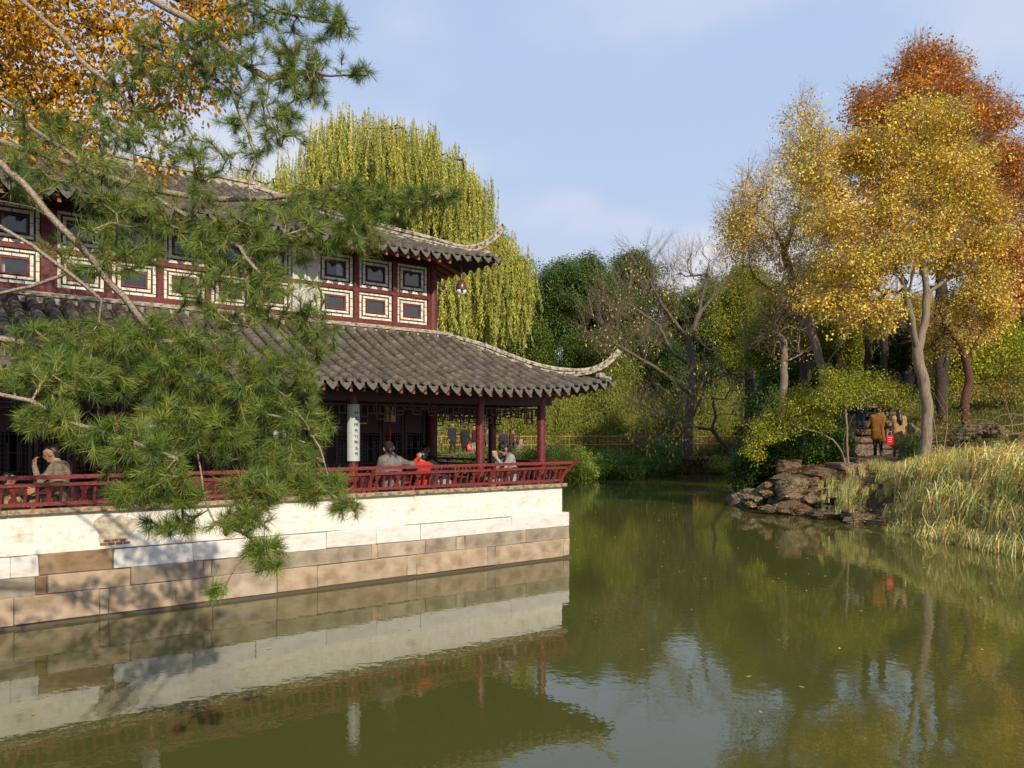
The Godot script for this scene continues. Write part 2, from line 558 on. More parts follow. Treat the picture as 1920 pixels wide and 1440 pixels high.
func terrace() -> void:
	var t := in_front("terrace_wall", "pond terrace of pale plaster over courses of tan granite blocks", "retaining wall")
	var b := MB.new()
	b.span(Vector3(-18, -0.6, -13), Vector3(-0.02, 0.95, -0.03))
	part("core", b, M.mortar, t)
	b = MB.new()
	b.span(Vector3(-18, -0.6, -0.2), Vector3(0.03, 0.035, 0.045))
	part("footing", b, M.wet_stone, t)
	var g := RandomNumberGenerator.new()
	g.seed = 77
	var rows := [
		[0.045, 0.405, [1057, 929, 914, 781.6, 764, 596, 520, 400, 330, 205, 187], ["granite_pale", "granite_tan", "granite_grey", "granite_tan", "granite_pale", "granite_tan", "granite_tan", "granite_pale", "granite_tan", "granite_tan", "granite_pale", "granite_tan"]],
		[0.412, 0.665, [987, 977, 872, 856, 797.6, 709, 697, 520, 397, 382, 245, 88, 67], ["granite_grey", "granite_pale", "granite_grey", "granite_pale", "granite_grey", "granite_pale", "granite_tan", "granite_grey", "granite_grey", "granite_pale", "granite_grey", "granite_tan", "granite_brown", "granite_grey"]],
		[0.672, 0.95, [959, 789, 706, 612, 480, 362, 213, 73, 20], ["whitewash", "whitewash", "whitewash", "whitewash", "whitewash", "whitewash", "whitewash", "granite_brown", "whitewash", "whitewash"]],
	]
	for r in rows:
		var xs := [0.0]
		for px in r[2]: xs.append(fx(px, 0.0))
		while xs[-1] > -17.0: xs.append(xs[-1] - g.randf_range(0.9, 1.6))
		for k in xs.size() - 1:
			var m := MB.new()
			var a: float = xs[k + 1] + 0.004
			var c: float = xs[k] - 0.004
			var outz := g.randf_range(-0.006, 0.006) - (0.012 if r[3][mini(k, r[3].size() - 1)] == "granite_brown" else 0.0)
			m.bevel(Vector3((a + c) * 0.5, (r[0] + r[1]) * 0.5, -0.15 + outz), Vector3(c - a, r[1] - r[0], 0.3), 0.010, 0.008, g)
			var mat: String = r[3][k] if k < r[3].size() else ["granite_tan", "granite_grey", "granite_pale"][g.randi() % 3]
			if r[0] > 0.6 and k >= r[3].size(): mat = "whitewash"
			part("stone_block", m, M[mat], t)
		for k in 9:      # the end face of the terrace
			var m := MB.new()
			m.bevel(Vector3(-0.15, (r[0] + r[1]) * 0.5, -1.0 - k * 1.4), Vector3(0.3, r[1] - r[0], 1.39), 0.009, 0.004, g)
			part("stone_block", m, M.whitewash if r[0] > 0.6 else M.granite_tan, t)
	b = MB.new()
	b.span(Vector3(-18, 0.952, -0.36), Vector3(-0.11, 1.49, -0.115))
	b.span(Vector3(-0.36, 0.952, -13), Vector3(-0.112, 1.488, -0.362))
	part("plaster_wall", b, M.plaster, t)
	# repaired patch with some bare brick under it
	var poly := PackedVector2Array()
	var cx := fx(216.0, -0.115)
	for k in 26:
		var a := TAU * k / 26.0
		var r := 0.235 + 0.03 * sin(a * 3.0 + 1.0) + 0.02 * sin(a * 5.0) + (-0.05 if absf(a - PI * 0.5) < 0.3 else 0.0)
		poly.append(Vector2(cos(a) * r * 1.22, sin(a) * r * 0.98))
	b = MB.new()
	b.prism(poly, 0.008, Transform3D(Basis(), Vector3(cx, 1.235, -0.117)))
	part("plaster_patch", b, M.old_plaster, t)
	for k in 7:
		b = MB.new()
		b.bevel(Vector3(cx - 0.16 + (k % 4) * 0.105 + (k / 4) * 0.05, 1.02 + (k / 4) * 0.045, -0.108), Vector3(0.09, 0.034, 0.012), 0.003, 0.003, g)
		part("brick", b, M.brick, t)
	# coping slabs on top
	var x := -0.02
	while x > -17.5:
		var w := g.randf_range(0.9, 1.7)
		b = MB.new()
		b.bevel(Vector3(x - w * 0.5, 1.528 + g.randf_range(-0.004, 0.004), -0.225), Vector3(w - 0.006, 0.072, 0.37 + g.randf_range(-0.01, 0.01)), 0.008, 0.003, g)
		part("coping_slab", b, M.coping, t)
		x -= w
	for k in 8:
		b = MB.new()
		b.bevel(Vector3(-0.225, 1.528, -1.1 - k * 1.36), Vector3(0.37, 0.072, 1.355), 0.008, 0.003, g)
		part("coping_slab", b, M.coping, t)
	b = MB.new()
	b.span(Vector3(-18, 0.955, -13), Vector3(-0.37, 1.1, -0.37))
	part("floor_slab", b, M.floor_brick, t)

# ---------------------------------------------------------------- pavilion
var roof := {}

func roof_at(x: float, z: float) -> Vector3:
	var lp := pow(clampf((x - roof.cx + roof.reach) / roof.reach, 0, 1), 2.4)
	var ze: float = roof.cz + 0.14 * lp
	var t := clampf((ze - z) / (ze - roof.zt), -0.1, 1.1)
	return Vector3(x, roof.ye + (roof.yt - roof.ye) * (0.74 * t + 0.26 * t * t) + roof.lift * lp * (1 - t) * (1 - t), z)

func turned(p: Vector3, side: int) -> Vector3:     # the same roof round the corner
	return p if side == 0 else Vector3(roof.cx + (p.z - roof.cz), p.y, roof.cz + (p.x - roof.cx))

func eave_z(x: float) -> float:
	return roof.cz + 0.14 * pow(clampf((x - roof.cx + roof.reach) / roof.reach, 0, 1), 2.4)

func tile_row(b: MB, x: float, z0: float, z1: float, side: int, g: RandomNumberGenerator) -> void:
	var n := maxi(1, int((z0 - z1) / 0.118))
	for k in n:
		var za := z0 - (z0 - z1) * k / n
		var zb := maxf(za - 0.165, z1 - 0.02)
		for kind in 2:     # 0 the covering tile, 1 the channel tile beside it
			var xx := x + (0.0 if kind == 0 else 0.125) + g.randf_range(-0.006, 0.006)
			var a := roof_at(xx, za)
			var e := roof_at(xx, zb)
			a.y += (0.05 if kind == 0 else 0.006) + g.randf_range(-0.003, 0.004)
			e.y += (0.034 if kind == 0 else -0.016)
			var dir := (e - a).normalized()
			var rot := g.randf_range(-0.06, 0.06)
			var sx := Vector3(cos(rot), sin(rot), 0)
			var up := sx.cross(dir)
			if up.y < 0: up = -up
			var tone := g.randf_range(0.55, 1.0)
			b.col = Color(tone, tone * g.randf_range(0.95, 1.0), tone * g.randf_range(0.86, 1.0))
			var ra := 0.084 if kind == 0 else 0.098

			var seg := 6 if kind == 0 else 3
			var lo := []
			var hi := []
			var inn := []
			for s in seg + 1:
				var th := PI * (float(s) / seg) if kind == 0 else PI * (1.12 + 0.76 * float(s) / seg)
				var lift := 0.0 if kind == 0 else 0.075
				var q := sx * (-cos(th)) + up * sin(th)
				lo.append(a + q * ra + up * lift)
				hi.append(e + q * (ra - 0.012) + up * lift)
				inn.append(a + q * (ra - 0.017) + up * lift)
			for s in seg:
				var p := [lo[s], lo[s + 1], hi[s + 1], hi[s], inn[s], inn[s + 1]]
				for w in 6: p[w] = turned(p[w], side)
				var o := up if kind == 0 else up
				b.oquad(p[0], p[1], p[2], p[3], turned_dir((lo[s] + lo[s + 1]) * 0.5 - a - (up * (0.15 if kind else 0.0)), side) * (1.0 if kind == 0 else -1.0))
				b.oquad(p[4], p[5], p[1], p[0], turned_dir(-dir, side))
	b.col = Color.WHITE

func turned_dir(p: Vector3, side: int) -> Vector3:
	return p if side == 0 else Vector3(p.z, p.y, p.x)

func build_roof(called: String, parent: Node3D, far_left: float, gap: float) -> Node3D:
	var g := RandomNumberGenerator.new()
	g.seed = 41
	var deck := MB.new()
	for side in 2:
		var x: float = roof.cx
		while x > (far_left if side == 0 else roof.cx - 9.5):
			var xb := x - 0.5
			var zs := []
			for q in [x, xb]:
				var zh: float = maxf(roof.zt, roof.cz - (roof.cx - q))
				var ze := eave_z(q) - 0.05
				var col := []
				for k in 5: col.append(roof_at(q, lerpf(ze, minf(ze, zh), k / 4.0)))
				zs.append(col)
			for k in 4:
				for s in 2:
					var dn := Vector3(0, -0.015 if s == 0 else -0.075, 0)
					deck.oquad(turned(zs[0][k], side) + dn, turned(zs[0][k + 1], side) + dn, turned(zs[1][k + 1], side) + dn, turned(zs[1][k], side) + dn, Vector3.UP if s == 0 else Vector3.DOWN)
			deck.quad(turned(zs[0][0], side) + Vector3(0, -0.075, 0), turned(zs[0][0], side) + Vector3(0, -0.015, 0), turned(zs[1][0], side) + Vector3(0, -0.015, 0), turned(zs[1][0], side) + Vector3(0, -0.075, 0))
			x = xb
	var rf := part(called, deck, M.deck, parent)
	var raft := MB.new()
	raft.box(Vector3(0, 0, -0.55), Vector3(0.055, 0.07, 1.1))
	var raft_mesh := raft.mesh()
	var drip := MB.new()
	var poly := PackedVector2Array([Vector2(-0.104, 0.03), Vector2(-0.096, -0.03), Vector2(-0.066, -0.065), Vector2(-0.036, -0.1), Vector2(0, -0.132), Vector2(0.036, -0.1), Vector2(0.066, -0.065), Vector2(0.096, -0.03), Vector2(0.104, 0.03), Vector2(0.06, 0.0), Vector2(0, -0.016), Vector2(-0.06, 0.0)])
	drip.prism(poly, 0.016, Transform3D(Basis(Vector3.RIGHT, -0.22), Vector3.ZERO))
	var drip_mesh := drip.mesh()
	var cap := MB.new()
	var cp := PackedVector2Array()
	for k in 9: cp.append(Vector2(cos(PI * k / 8.0), sin(PI * k / 8.0)) * 0.082)
	cap.prism(cp, 0.014)
	var cap_mesh := cap.mesh()
	for side in 2:
		var x: float = roof.cx - 0.10
		while x > (far_left if side == 0 else roof.cx - 8.5):
			var z0 := eave_z(x) + 0.02
			var z1: float = maxf(roof.zt, roof.cz - (roof.cx - x) + 0.06)
			var rot := Basis(Vector3.UP, 0.0 if side == 0 else PI * 0.5)
			if z0 - z1 > 0.15:
				var b := MB.new()
				tile_row(b, x, z0, z1, side, g)
				part("tile_row", b, M.tile, rf)
				part("tile_end", cap_mesh, M.drip, rf, turned(roof_at(x, z0) + Vector3(0, 0.045, 0.0), side), rot)
			part("drip_tile", drip_mesh, M.drip, rf, turned(roof_at(x + 0.125, z0) + Vector3(0, 0.025, 0.012), side) + Vector3(0, g.randf_range(-0.006, 0.006), 0), rot * Basis(Vector3.BACK, g.randf_range(-0.05, 0.05)))
			if roof.cx - x < 0.95:
				x -= gap
				continue
			var ra := roof_at(x + 0.06, z0 - 0.11)
			var rb := roof_at(x + 0.06, z0 - 0.9)
			var sl := atan2(rb.y - ra.y, ra.z - rb.z)
			part("rafter", raft_mesh, M.rafter_end if g.randf() < 0.85 else M.door_wood, rf, turned(ra + Vector3(0, -0.125, 0), side), rot * Basis(Vector3.RIGHT, sl))
			x -= gap
	return rf

func ridge_line(pts: Array, w: float, wall: Array, parent: Node3D, tip: float) -> void:
	var raw := PackedVector3Array()
	for p in pts: raw.append(Vector3(p[0], p[1], p[2]))
	var cv := Curve3D.new()
	for k in raw.size():
		var tn := (raw[mini(k + 1, raw.size() - 1)] - raw[maxi(k - 1, 0)]) / 6.0
		cv.add_point(raw[k], -tn, tn)
	var path := PackedVector3Array()
	var sc := PackedFloat32Array()
	var one := PackedFloat32Array()
	var dp := PackedFloat32Array()
	var n := 30
	for k in n + 1:
		path.append(cv.sample_baked(cv.get_baked_length() * k / n, true))
		sc.append(lerpf(1.0, tip, smoothstep(0.55, 1.0, float(k) / n)))
		one.append(1.0)
		var f := float(k) / n * (wall.size() - 1)
		dp.append(lerpf(wall[int(f)], wall[mini(int(f) + 1, wall.size() - 1)], f - int(f)))
	var capm := MB.new()
	capm.sweep(path, PackedVector2Array([Vector2(-w, -0.05), Vector2(-w, 0), Vector2(-w * 0.6, 0.022), Vector2(w * 0.6, 0.022), Vector2(w, 0), Vector2(w, -0.05)]), sc, sc)
	capm.sweep(path, PackedVector2Array([Vector2(-w * 0.8, -0.125), Vector2(-w * 0.8, -0.075), Vector2(w * 0.8, -0.075), Vector2(w * 0.8, -0.125)]), sc, sc)
	part("ridge_cap", capm, M.ridge, parent)
	var gr := MB.new()
	gr.sweep(path, PackedVector2Array([Vector2(-w * 0.62, -0.11), Vector2(-w * 0.62, -0.04), Vector2(w * 0.62, -0.04), Vector2(w * 0.62, -0.11)]), sc, sc)
	part("ridge_groove", gr, M.ridge, parent)
	var wl := MB.new()
	wl.sweep(path, PackedVector2Array([Vector2(-w * 0.58, -1.0), Vector2(-w * 0.58, -0.12 / 1.0), Vector2(w * 0.58, -0.12), Vector2(w * 0.58, -1.0)]), sc, dp)
	part("ridge_wall", wl, M.ridge, parent)

func fret(b: MB, x0: float, x1: float, y0: float, y1: float, z: float, along_z := false) -> void:    # hanging lattice of straight bars in a stepped fret
	var bars := [[x0, y1, x1, y1], [x0, y1 - 0.07, x1, y1 - 0.07], [x0, y0, x0, y1], [x1, y0, x1, y1]]
	var n := maxi(3, int((x1 - x0) / 0.34))
	var h := y1 - y0
	for k in n:
		var a := lerpf(x0, x1, float(k) / n)
		var c := lerpf(x0, x1, float(k + 1) / n)
		var m := (a + c) * 0.5
		var edge := absf(float(k) + 0.5 - n * 0.5) / (n * 0.5)
		var low := y1 - h * lerpf(0.5, 1.0, clampf(edge * 1.3 - 0.3, 0, 1))
		bars.append_array([[a, low, a, y1], [a, low, m, low], [m, low, m, y1 - 0.07], [m, lerpf(low, y1, 0.45), c, lerpf(low, y1, 0.45)], [c - 0.06, lerpf(low, y1, 0.45), c - 0.06, y1 - 0.07], [a + 0.06, lerpf(low, y1, 0.3), a + 0.06, y1 - 0.07], [a, lerpf(low, y1, 0.3), m, lerpf(low, y1, 0.3)]])
	for e in bars:
		var p := Vector3(e[0], e[1], z)
		var q := Vector3(e[2], e[3], z)
		if along_z:
			p = Vector3(z, e[1], e[0])
			q = Vector3(z, e[3], e[2])
		var s := (q - p).abs() + Vector3.ONE * 0.022
		b.box((p + q) * 0.5, s)

func pavilion() -> void:
	var t := in_front("pavilion", "two storey waterside pavilion with grey tiled roofs, red columns and white shell windows", "pavilion")
	var b := MB.new()
	# columns
	var cols := [fx(1015, -0.5), fx(900, -0.5), fx(662, -0.5), fx(283, -0.5), -11.2, -14.6]
	for k in cols.size():
		b = MB.new()
		b.lathe(PackedVector2Array([Vector2(0.095, 1.24), Vector2(0.095, 1.3), Vector2(0.088, 3.36), Vector2(0.0, 3.36)]), 20, Vector3(cols[k], 0, -0.5))
		var c := part("column", b, M.column_red, t)
		b = MB.new()
		b.lathe(PackedVector2Array([Vector2(0.10, 1.1), Vector2(0.145, 1.14), Vector2(0.15, 1.19), Vector2(0.11, 1.25), Vector2(0.0, 1.25)]), 20, Vector3(cols[k], 0, -0.5))
		part("base", b, M.granite_grey, c)
	var c0: float = cols[0]
	for p in [Vector2(c0, -2.15), Vector2(c0, -5.0), Vector2(c0, -7.6)]:
		b = MB.new()
		b.lathe(PackedVector2Array([Vector2(0.095, 1.1), Vector2(0.088, 3.36)]), 16, Vector3(p.x, 0, p.y))
		part("column", b, M.column_red, t)
	b = MB.new()
	b.lathe(PackedVector2Array([Vector2(0.11, 1.1), Vector2(0.10, 6.3), Vector2(0, 6.3)]), 20, Vector3(-2.0, 0, -2.15))
	part("corner_column", b, M.red_worn, t)
	# beams over the columns and their hanging lattices
	b = MB.new()
	b.span(Vector3(-17, 3.2, -0.56), Vector3(c0 + 0.25, 3.38, -0.44))
	part("beam", b, M.door_wood, t)
	b = MB.new()
	b.span(Vector3(c0 - 0.06, 3.2, -9), Vector3(c0 + 0.06, 3.381, -0.562))
	part("beam", b, M.door_wood, t)
	b = MB.new()
	b.span(Vector3(-17, 3.05, -2.2), Vector3(c0 - 0.062, 3.3, -2.1))
	part("beam", b, M.dark_wood, t)
	for k in cols.size() - 1:
		b = MB.new()
		fret(b, cols[k + 1] + 0.1, cols[k] - 0.1, 2.74, 3.19, -0.5)
		part("hanging_lattice", b, M.door_wood, t)
	b = MB.new()
	fret(b, -2.05, -0.6, 2.74, 3.19, c0, true)
	part("hanging_lattice", b, M.door_wood, t)
	b = MB.new()
	fret(b, -4.9, -2.25, 2.74, 3.19, c0, true)
	part("hanging_lattice", b, M.door_wood, t)
	b = MB.new()
	fret(b, -1.9, c0 - 0.1, 2.74, 3.04, -2.15)
	part("hanging_lattice", b, M.door_wood, t)
	# ground floor hall: doors along the front, a solid end, an opening at the back
	var leaf := MB.new()
	for e in [[-0.26, 1.1, -0.20, 3.05], [0.20, 1.1, 0.26, 3.05], [-0.2, 1.1, 0.2, 1.17], [-0.2, 1.62, 0.2, 1.68], [-0.2, 1.76, 0.2, 1.82], [-0.2, 2.98, 0.2, 3.05], [-0.2, 2.62, 0.2, 2.67]]:
		leaf.span(Vector3(e[0], e[1], -0.025), Vector3(e[2], e[3], 0.025))
	var panel := MB.new()
	panel.span(Vector3(-0.198, 1.172, -0.01), Vector3(0.198, 1.618, 0.01))
	var upper := MB.new()
	upper.span(Vector3(-0.198, 2.672, -0.01), Vector3(0.198, 2.978, 0.01))
	var belt := MB.new()
	belt.span(Vector3(-0.198, 1.682, -0.01), Vector3(0.198, 1.758, 0.01))
	var lat := MB.new()
	for k in 7:
		var x := -0.2 + 0.4 * (k + 0.5) / 7.0
		if k == 3: continue
		lat.span(Vector3(x - 0.007, 1.822, -0.008), Vector3(x + 0.007, 2.618, 0.008))
	for k in 11:
		var y := 1.82 + 0.8 * (k + 0.5) / 11.0
		if k % 4 == 2: lat.span(Vector3(-0.198, y - 0.008, -0.006), Vector3(0.198, y + 0.008, 0.01))
		else: lat.span(Vector3(-0.198, y - 0.006, -0.006), Vector3(-0.08, y + 0.006, 0.01)); lat.span(Vector3(0.08, y - 0.006, -0.006), Vector3(0.198, y + 0.006, 0.01))
	lat.span(Vector3(-0.09, 2.0, -0.012), Vector3(-0.07, 2.45, 0.014))
	lat.span(Vector3(0.07, 2.0, -0.012), Vector3(0.09, 2.45, 0.014))
	var leaf_m := leaf.mesh()
	var panel_m := [panel.mesh(), upper.mesh(), belt.mesh()]
	var lat_m := lat.mesh()
	var doors := [-2.42, -2.96, -3.5, -4.04]
	for k in 8: doors.append(-6.05 - k * 0.545)
	for k in 9: doors.append(-10.6 - k * 0.6)
	for x in doors:
		var d := part("door", leaf_m, M.door_wood, t, Vector3(x, 0, -2.2))
		for q in panel_m: part("door_panel", q, M.door_wood, d)
		part("lattice", lat_m, M.door_wood, d)
	for x in [-4.45, -5.6]:      # two leaves standing open beside the gap
		var d := part("door", leaf_m, M.door_wood, t, Vector3(x, 0, -2.5), Basis(Vector3.UP, 1.45))
		for q in panel_m: part("door_panel", q, M.door_wood, d)
		part("lattice", lat_m, M.door_wood, d)
	b = MB.new()
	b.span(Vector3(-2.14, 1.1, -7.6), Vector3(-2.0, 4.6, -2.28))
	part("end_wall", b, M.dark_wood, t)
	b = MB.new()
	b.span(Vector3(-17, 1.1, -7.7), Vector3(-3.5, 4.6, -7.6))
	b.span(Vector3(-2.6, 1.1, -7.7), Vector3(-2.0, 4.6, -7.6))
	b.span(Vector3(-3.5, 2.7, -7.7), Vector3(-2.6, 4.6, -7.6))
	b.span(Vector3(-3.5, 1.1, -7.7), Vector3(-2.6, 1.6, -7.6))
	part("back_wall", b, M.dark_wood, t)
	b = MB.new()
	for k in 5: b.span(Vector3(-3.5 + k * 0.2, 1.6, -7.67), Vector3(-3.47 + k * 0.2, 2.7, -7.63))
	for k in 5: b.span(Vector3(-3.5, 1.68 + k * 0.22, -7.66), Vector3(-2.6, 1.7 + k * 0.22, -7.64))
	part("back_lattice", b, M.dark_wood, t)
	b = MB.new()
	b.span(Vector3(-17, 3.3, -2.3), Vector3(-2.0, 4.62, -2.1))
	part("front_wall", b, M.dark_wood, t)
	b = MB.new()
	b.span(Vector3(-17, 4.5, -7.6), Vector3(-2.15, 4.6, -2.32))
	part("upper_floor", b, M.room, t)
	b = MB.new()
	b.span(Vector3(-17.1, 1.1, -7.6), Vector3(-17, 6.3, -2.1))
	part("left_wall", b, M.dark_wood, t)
	# lower roof
	roof = {"cx": 0.66, "cz": 0.42, "reach": 3.2, "ye": 3.42, "yt": 4.64, "zt": -1.93, "lift": 0.25}
	var rf := build_roof("lower_roof", t, -14.0, 0.25)
	ridge_line([[-1.72, 4.72, -1.93], [-1.229, 4.547, -1.479], [-0.824, 4.326, -1.074], [-0.421, 4.117, -0.671], [-0.06, 4.0, -0.31], [0.299, 3.963, 0.049], [0.538, 4.04, 0.288], [0.697, 4.174, 0.447], [0.855, 4.387, 0.605]], 0.08, [0.3, 0.22, 0.22, 0.24, 0.25, 0.22, 0.125, 0.11, 0.10], rf, 0.22)
	b = MB.new()
	b.bevel(Vector3(0.58, 3.83, 0.34), Vector3(0.17, 0.12, 0.17), 0.03)
	b.bevel(Vector3(0.655, 3.765, 0.42), Vector3(0.2, 0.09, 0.2), 0.03)
	part("corner_ornament", b, M.ridge, rf)
	# the band of mouldings where the lower roof meets the upper wall
	b = MB.new()
	b.span(Vector3(-17, 4.55, -2.12), Vector3(-1.68, 4.70, -1.90))
	b.span(Vector3(-17, 4.715, -2.12), Vector3(-1.66, 4.765, -1.87))
	part("wall_ridge", b, M.ridge, rf)
	b = MB.new()
	b.span(Vector3(-17, 4.70, -2.12), Vector3(-1.70, 4.715, -1.93))
	b.span(Vector3(-17, 4.765, -2.12), Vector3(-1.9, 4.80, -2.0))
	part("ridge_groove", b, M.ridge, rf)
	b = MB.new()
	b.span(Vector3(-1.9, 4.55, -9), Vector3(-1.68, 4.765, -2.122))
	part("wall_ridge", b, M.ridge, rf)
	# upper storey: rails, posts and windows
	b = MB.new()
	b.span(Vector3(-17, 4.8, -2.2), Vector3(-2.09, 4.905, -2.085))
	part("sill_beam", b, M.red_worn, t)
	b = MB.new()
	b.span(Vector3(-17, 5.455, -2.19), Vector3(-2.09, 5.53, -2.1))
	part("middle_rail", b, M.red_worn, t)
	b = MB.new()
	b.span(Vector3(-17, 6.15, -2.2), Vector3(-2.09, 6.42, -2.08))
	part("top_beam", b, M.dark_wood, t)
	var wins := [[-2.91, -2.14], [-3.81, -3.02], [-4.72, -3.93], [-5.97, -5.25], [-6.80, -6.07], [-7.62, -6.90], [-8.45, -7.73], [-9.27, -8.56], [-10.22, -9.50], [-11.05, -10.33], [-11.9, -11.17], [-12.75, -12.02]]
	var prev := -2.1
	var g := RandomNumberGenerator.new()
	g.seed = 5
	for k in wins.size():
		b = MB.new()
		b.span(Vector3(wins[k][1] + 0.002, 4.906, -2.195), Vector3(prev - 0.002, 5.454, -2.09))
		b.span(Vector3(wins[k][1] + 0.002, 5.531, -2.195), Vector3(prev - 0.002, 6.149, -2.09))
		part("post", b, M.whitewash if k == 3 else M.red_worn, t)
		prev = wins[k][0]
		for r in 2:
			window(t, wins[k][0], wins[k][1], 4.907 if r == 0 else 5.531, 5.453 if r == 0 else 6.148, k < 6, g, r)
	b = MB.new()
	b.span(Vector3(-17, 4.906, -2.195), Vector3(-12.752, 6.149, -2.09))
	part("shutter_wall", b, M.red_worn, t)
	b = MB.new()
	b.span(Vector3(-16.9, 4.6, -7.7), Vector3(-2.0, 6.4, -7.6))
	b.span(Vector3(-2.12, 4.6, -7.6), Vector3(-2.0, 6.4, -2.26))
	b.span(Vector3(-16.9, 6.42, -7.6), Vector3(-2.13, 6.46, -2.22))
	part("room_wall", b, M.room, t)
	# upper roof
	roof = {"cx": -1.12, "cz": -1.22, "reach": 2.4, "ye": 6.20, "yt": 7.86, "zt": -4.95, "lift": 0.10}
	var ur := build_roof("upper_roof", t, -15.0, 0.25)
	ridge_line([[-4.85, 8.02, -4.95], [-3.6, 7.42, -3.7], [-2.7, 7.05, -2.8], [-2.107, 6.826, -2.207], [-1.862, 6.717, -1.962], [-1.538, 6.60, -1.638], [-1.295, 6.635, -1.395], [-1.094, 6.811, -1.194], [-0.949, 7.056, -1.049]], 0.08, [0.3, 0.3, 0.3, 0.3, 0.28, 0.26, 0.2, 0.12, 0.10], ur, 0.28)
	b = MB.new()
	b.bevel(Vector3(-1.2, 6.43, -1.3), Vector3(0.17, 0.12, 0.17), 0.03)
	b.bevel(Vector3(-1.11, 6.36, -1.21), Vector3(0.2, 0.09, 0.2), 0.03)
	part("corner_ornament", b, M.ridge, ur)
	b = MB.new()
	b.span(Vector3(-15.2, 7.7, -5.07), Vector3(-4.8, 8.0, -4.83))
	b.span(Vector3(-15.2, 8.0, -5.1), Vector3(-4.78, 8.06, -4.8))
	part("main_ridge", b, M.ridge, ur)
	b = MB.new()     # the far slope behind the ridge
	b.quad(Vector3(-15.2, 6.2, -8.7), Vector3(-15.2, 7.85, -4.95), Vector3(-4.8, 7.85, -4.95), Vector3(-1.1, 6.2, -8.7))
	b.quad(Vector3(-15.2, 7.77, -4.95), Vector3(-15.2, 6.12, -8.7), Vector3(-1.1, 6.12, -8.7), Vector3(-4.8, 7.77, -4.95))
	part("rear_slope", b, M.tile, ur)

func window(t: Node3D, x0: float, x1: float, y0: float, y1: float, single: bool, g: RandomNumberGenerator, row: int) -> void:
	var z := -2.145
	var wide := x1 - x0
	var tall := y1 - y0
	var ix := wide * 0.23
	var iy := tall * 0.255
	var b := MB.new()
	b.span(Vector3(x0, y0, z - 0.02), Vector3(x0 + ix, y1, z))
	b.span(Vector3(x1 - ix, y0, z - 0.02), Vector3(x1, y1, z))
	b.span(Vector3(x0 + ix, y0, z - 0.02), Vector3(x1 - ix, y0 + iy, z))
	b.span(Vector3(x0 + ix, y1 - iy, z - 0.02), Vector3(x1 - ix, y1, z))
	var w := part("window", b, M.lattice, t)
	var all := MB.new()
	for ring in 2:
		var bx := ix * (0.03 + 0.50 * ring)
		var by := iy * (0.03 + 0.50 * ring)
		var tx := ix * 0.38
		var ty := iy * 0.38
		var a0 := x0 + bx
		var a1 := x1 - bx
		var c0 := y0 + by
		var c1 := y1 - by
		var n := 3 if ring == 0 else 2
		var cells := []
		for k in n:
			var s := 0.12 if ring == 0 else 0.0
			cells.append([lerpf(a0, a1 - tx, float(k) / n) if k else a0, c1 - ty, lerpf(a0, a1 - tx, float(k + 1) / n), c1])
			cells.append([lerpf(a0 + tx, a1, float(k) / n), c0, lerpf(a0 + tx, a1, float(k + 1) / n), c0 + ty])
			cells.append([a0, lerpf(c0, c1 - ty, float(k) / n), a0 + tx, lerpf(c0, c1 - ty, float(k + 1) / n)])
			cells.append([a1 - tx, lerpf(c0 + ty, c1, float(k) / n), a1, lerpf(c0 + ty, c1, float(k + 1) / n)])
		for e in cells:
			var m := MB.new() if single else all
			var q := 0.0065
			var dz := g.randf_range(0.004, 0.012)
			m.span(Vector3(e[0] + q, e[1] + q, z + 0.001), Vector3(e[2] - q, e[3] - q, z + dz))
			if single: part("shell_pane", m, M.shell, w)
	if not single: part("shell_panes", all, M.shell, w).set_meta("kind", "stuff")
	var a := x0 + ix
	var c := x1 - ix
	var d := y0 + iy
	var e := y1 - iy
	b = MB.new()
	b.span(Vector3(a, d, z - 0.012), Vector3(a + 0.022, e, z + 0.02))
	b.span(Vector3(c - 0.022, d, z - 0.012), Vector3(c, e, z + 0.02))
	b.span(Vector3(a + 0.022, d, z - 0.012), Vector3(c - 0.022, d + 0.022, z + 0.02))
	b.span(Vector3(a + 0.022, e - 0.022, z - 0.012), Vector3(c - 0.022, e, z + 0.02))
	part("frame", b, M.red_paint if row == 0 else M.door_wood, w)
	b = MB.new()
	b.span(Vector3(a + 0.022, d + 0.022, z - 0.006), Vector3(c - 0.022, e - 0.022, z - 0.003))
	part("pane", b, M.glass, w)
	if g.randf() < 0.4:
		b = MB.new()
		var cw := (c - a) * g.randf_range(0.15, 0.3)
		var left := g.randf() < 0.4
		var q0 := a if left else c - cw
		for k in 8:
			var xa := q0 + cw * k / 8.0
			b.oquad(Vector3(xa, d - 0.05, z - 0.11 - 0.03 * (k % 2)), Vector3(xa + cw / 8.0, d - 0.05, z - 0.11 - 0.03 * ((k + 1) % 2)), Vector3(xa + cw / 8.0, e + 0.05, z - 0.11 - 0.03 * ((k + 1) % 2)), Vector3(xa, e + 0.05, z - 0.11 - 0.03 * (k % 2)), Vector3.BACK)
		part("curtain", b, M.curtain, w)

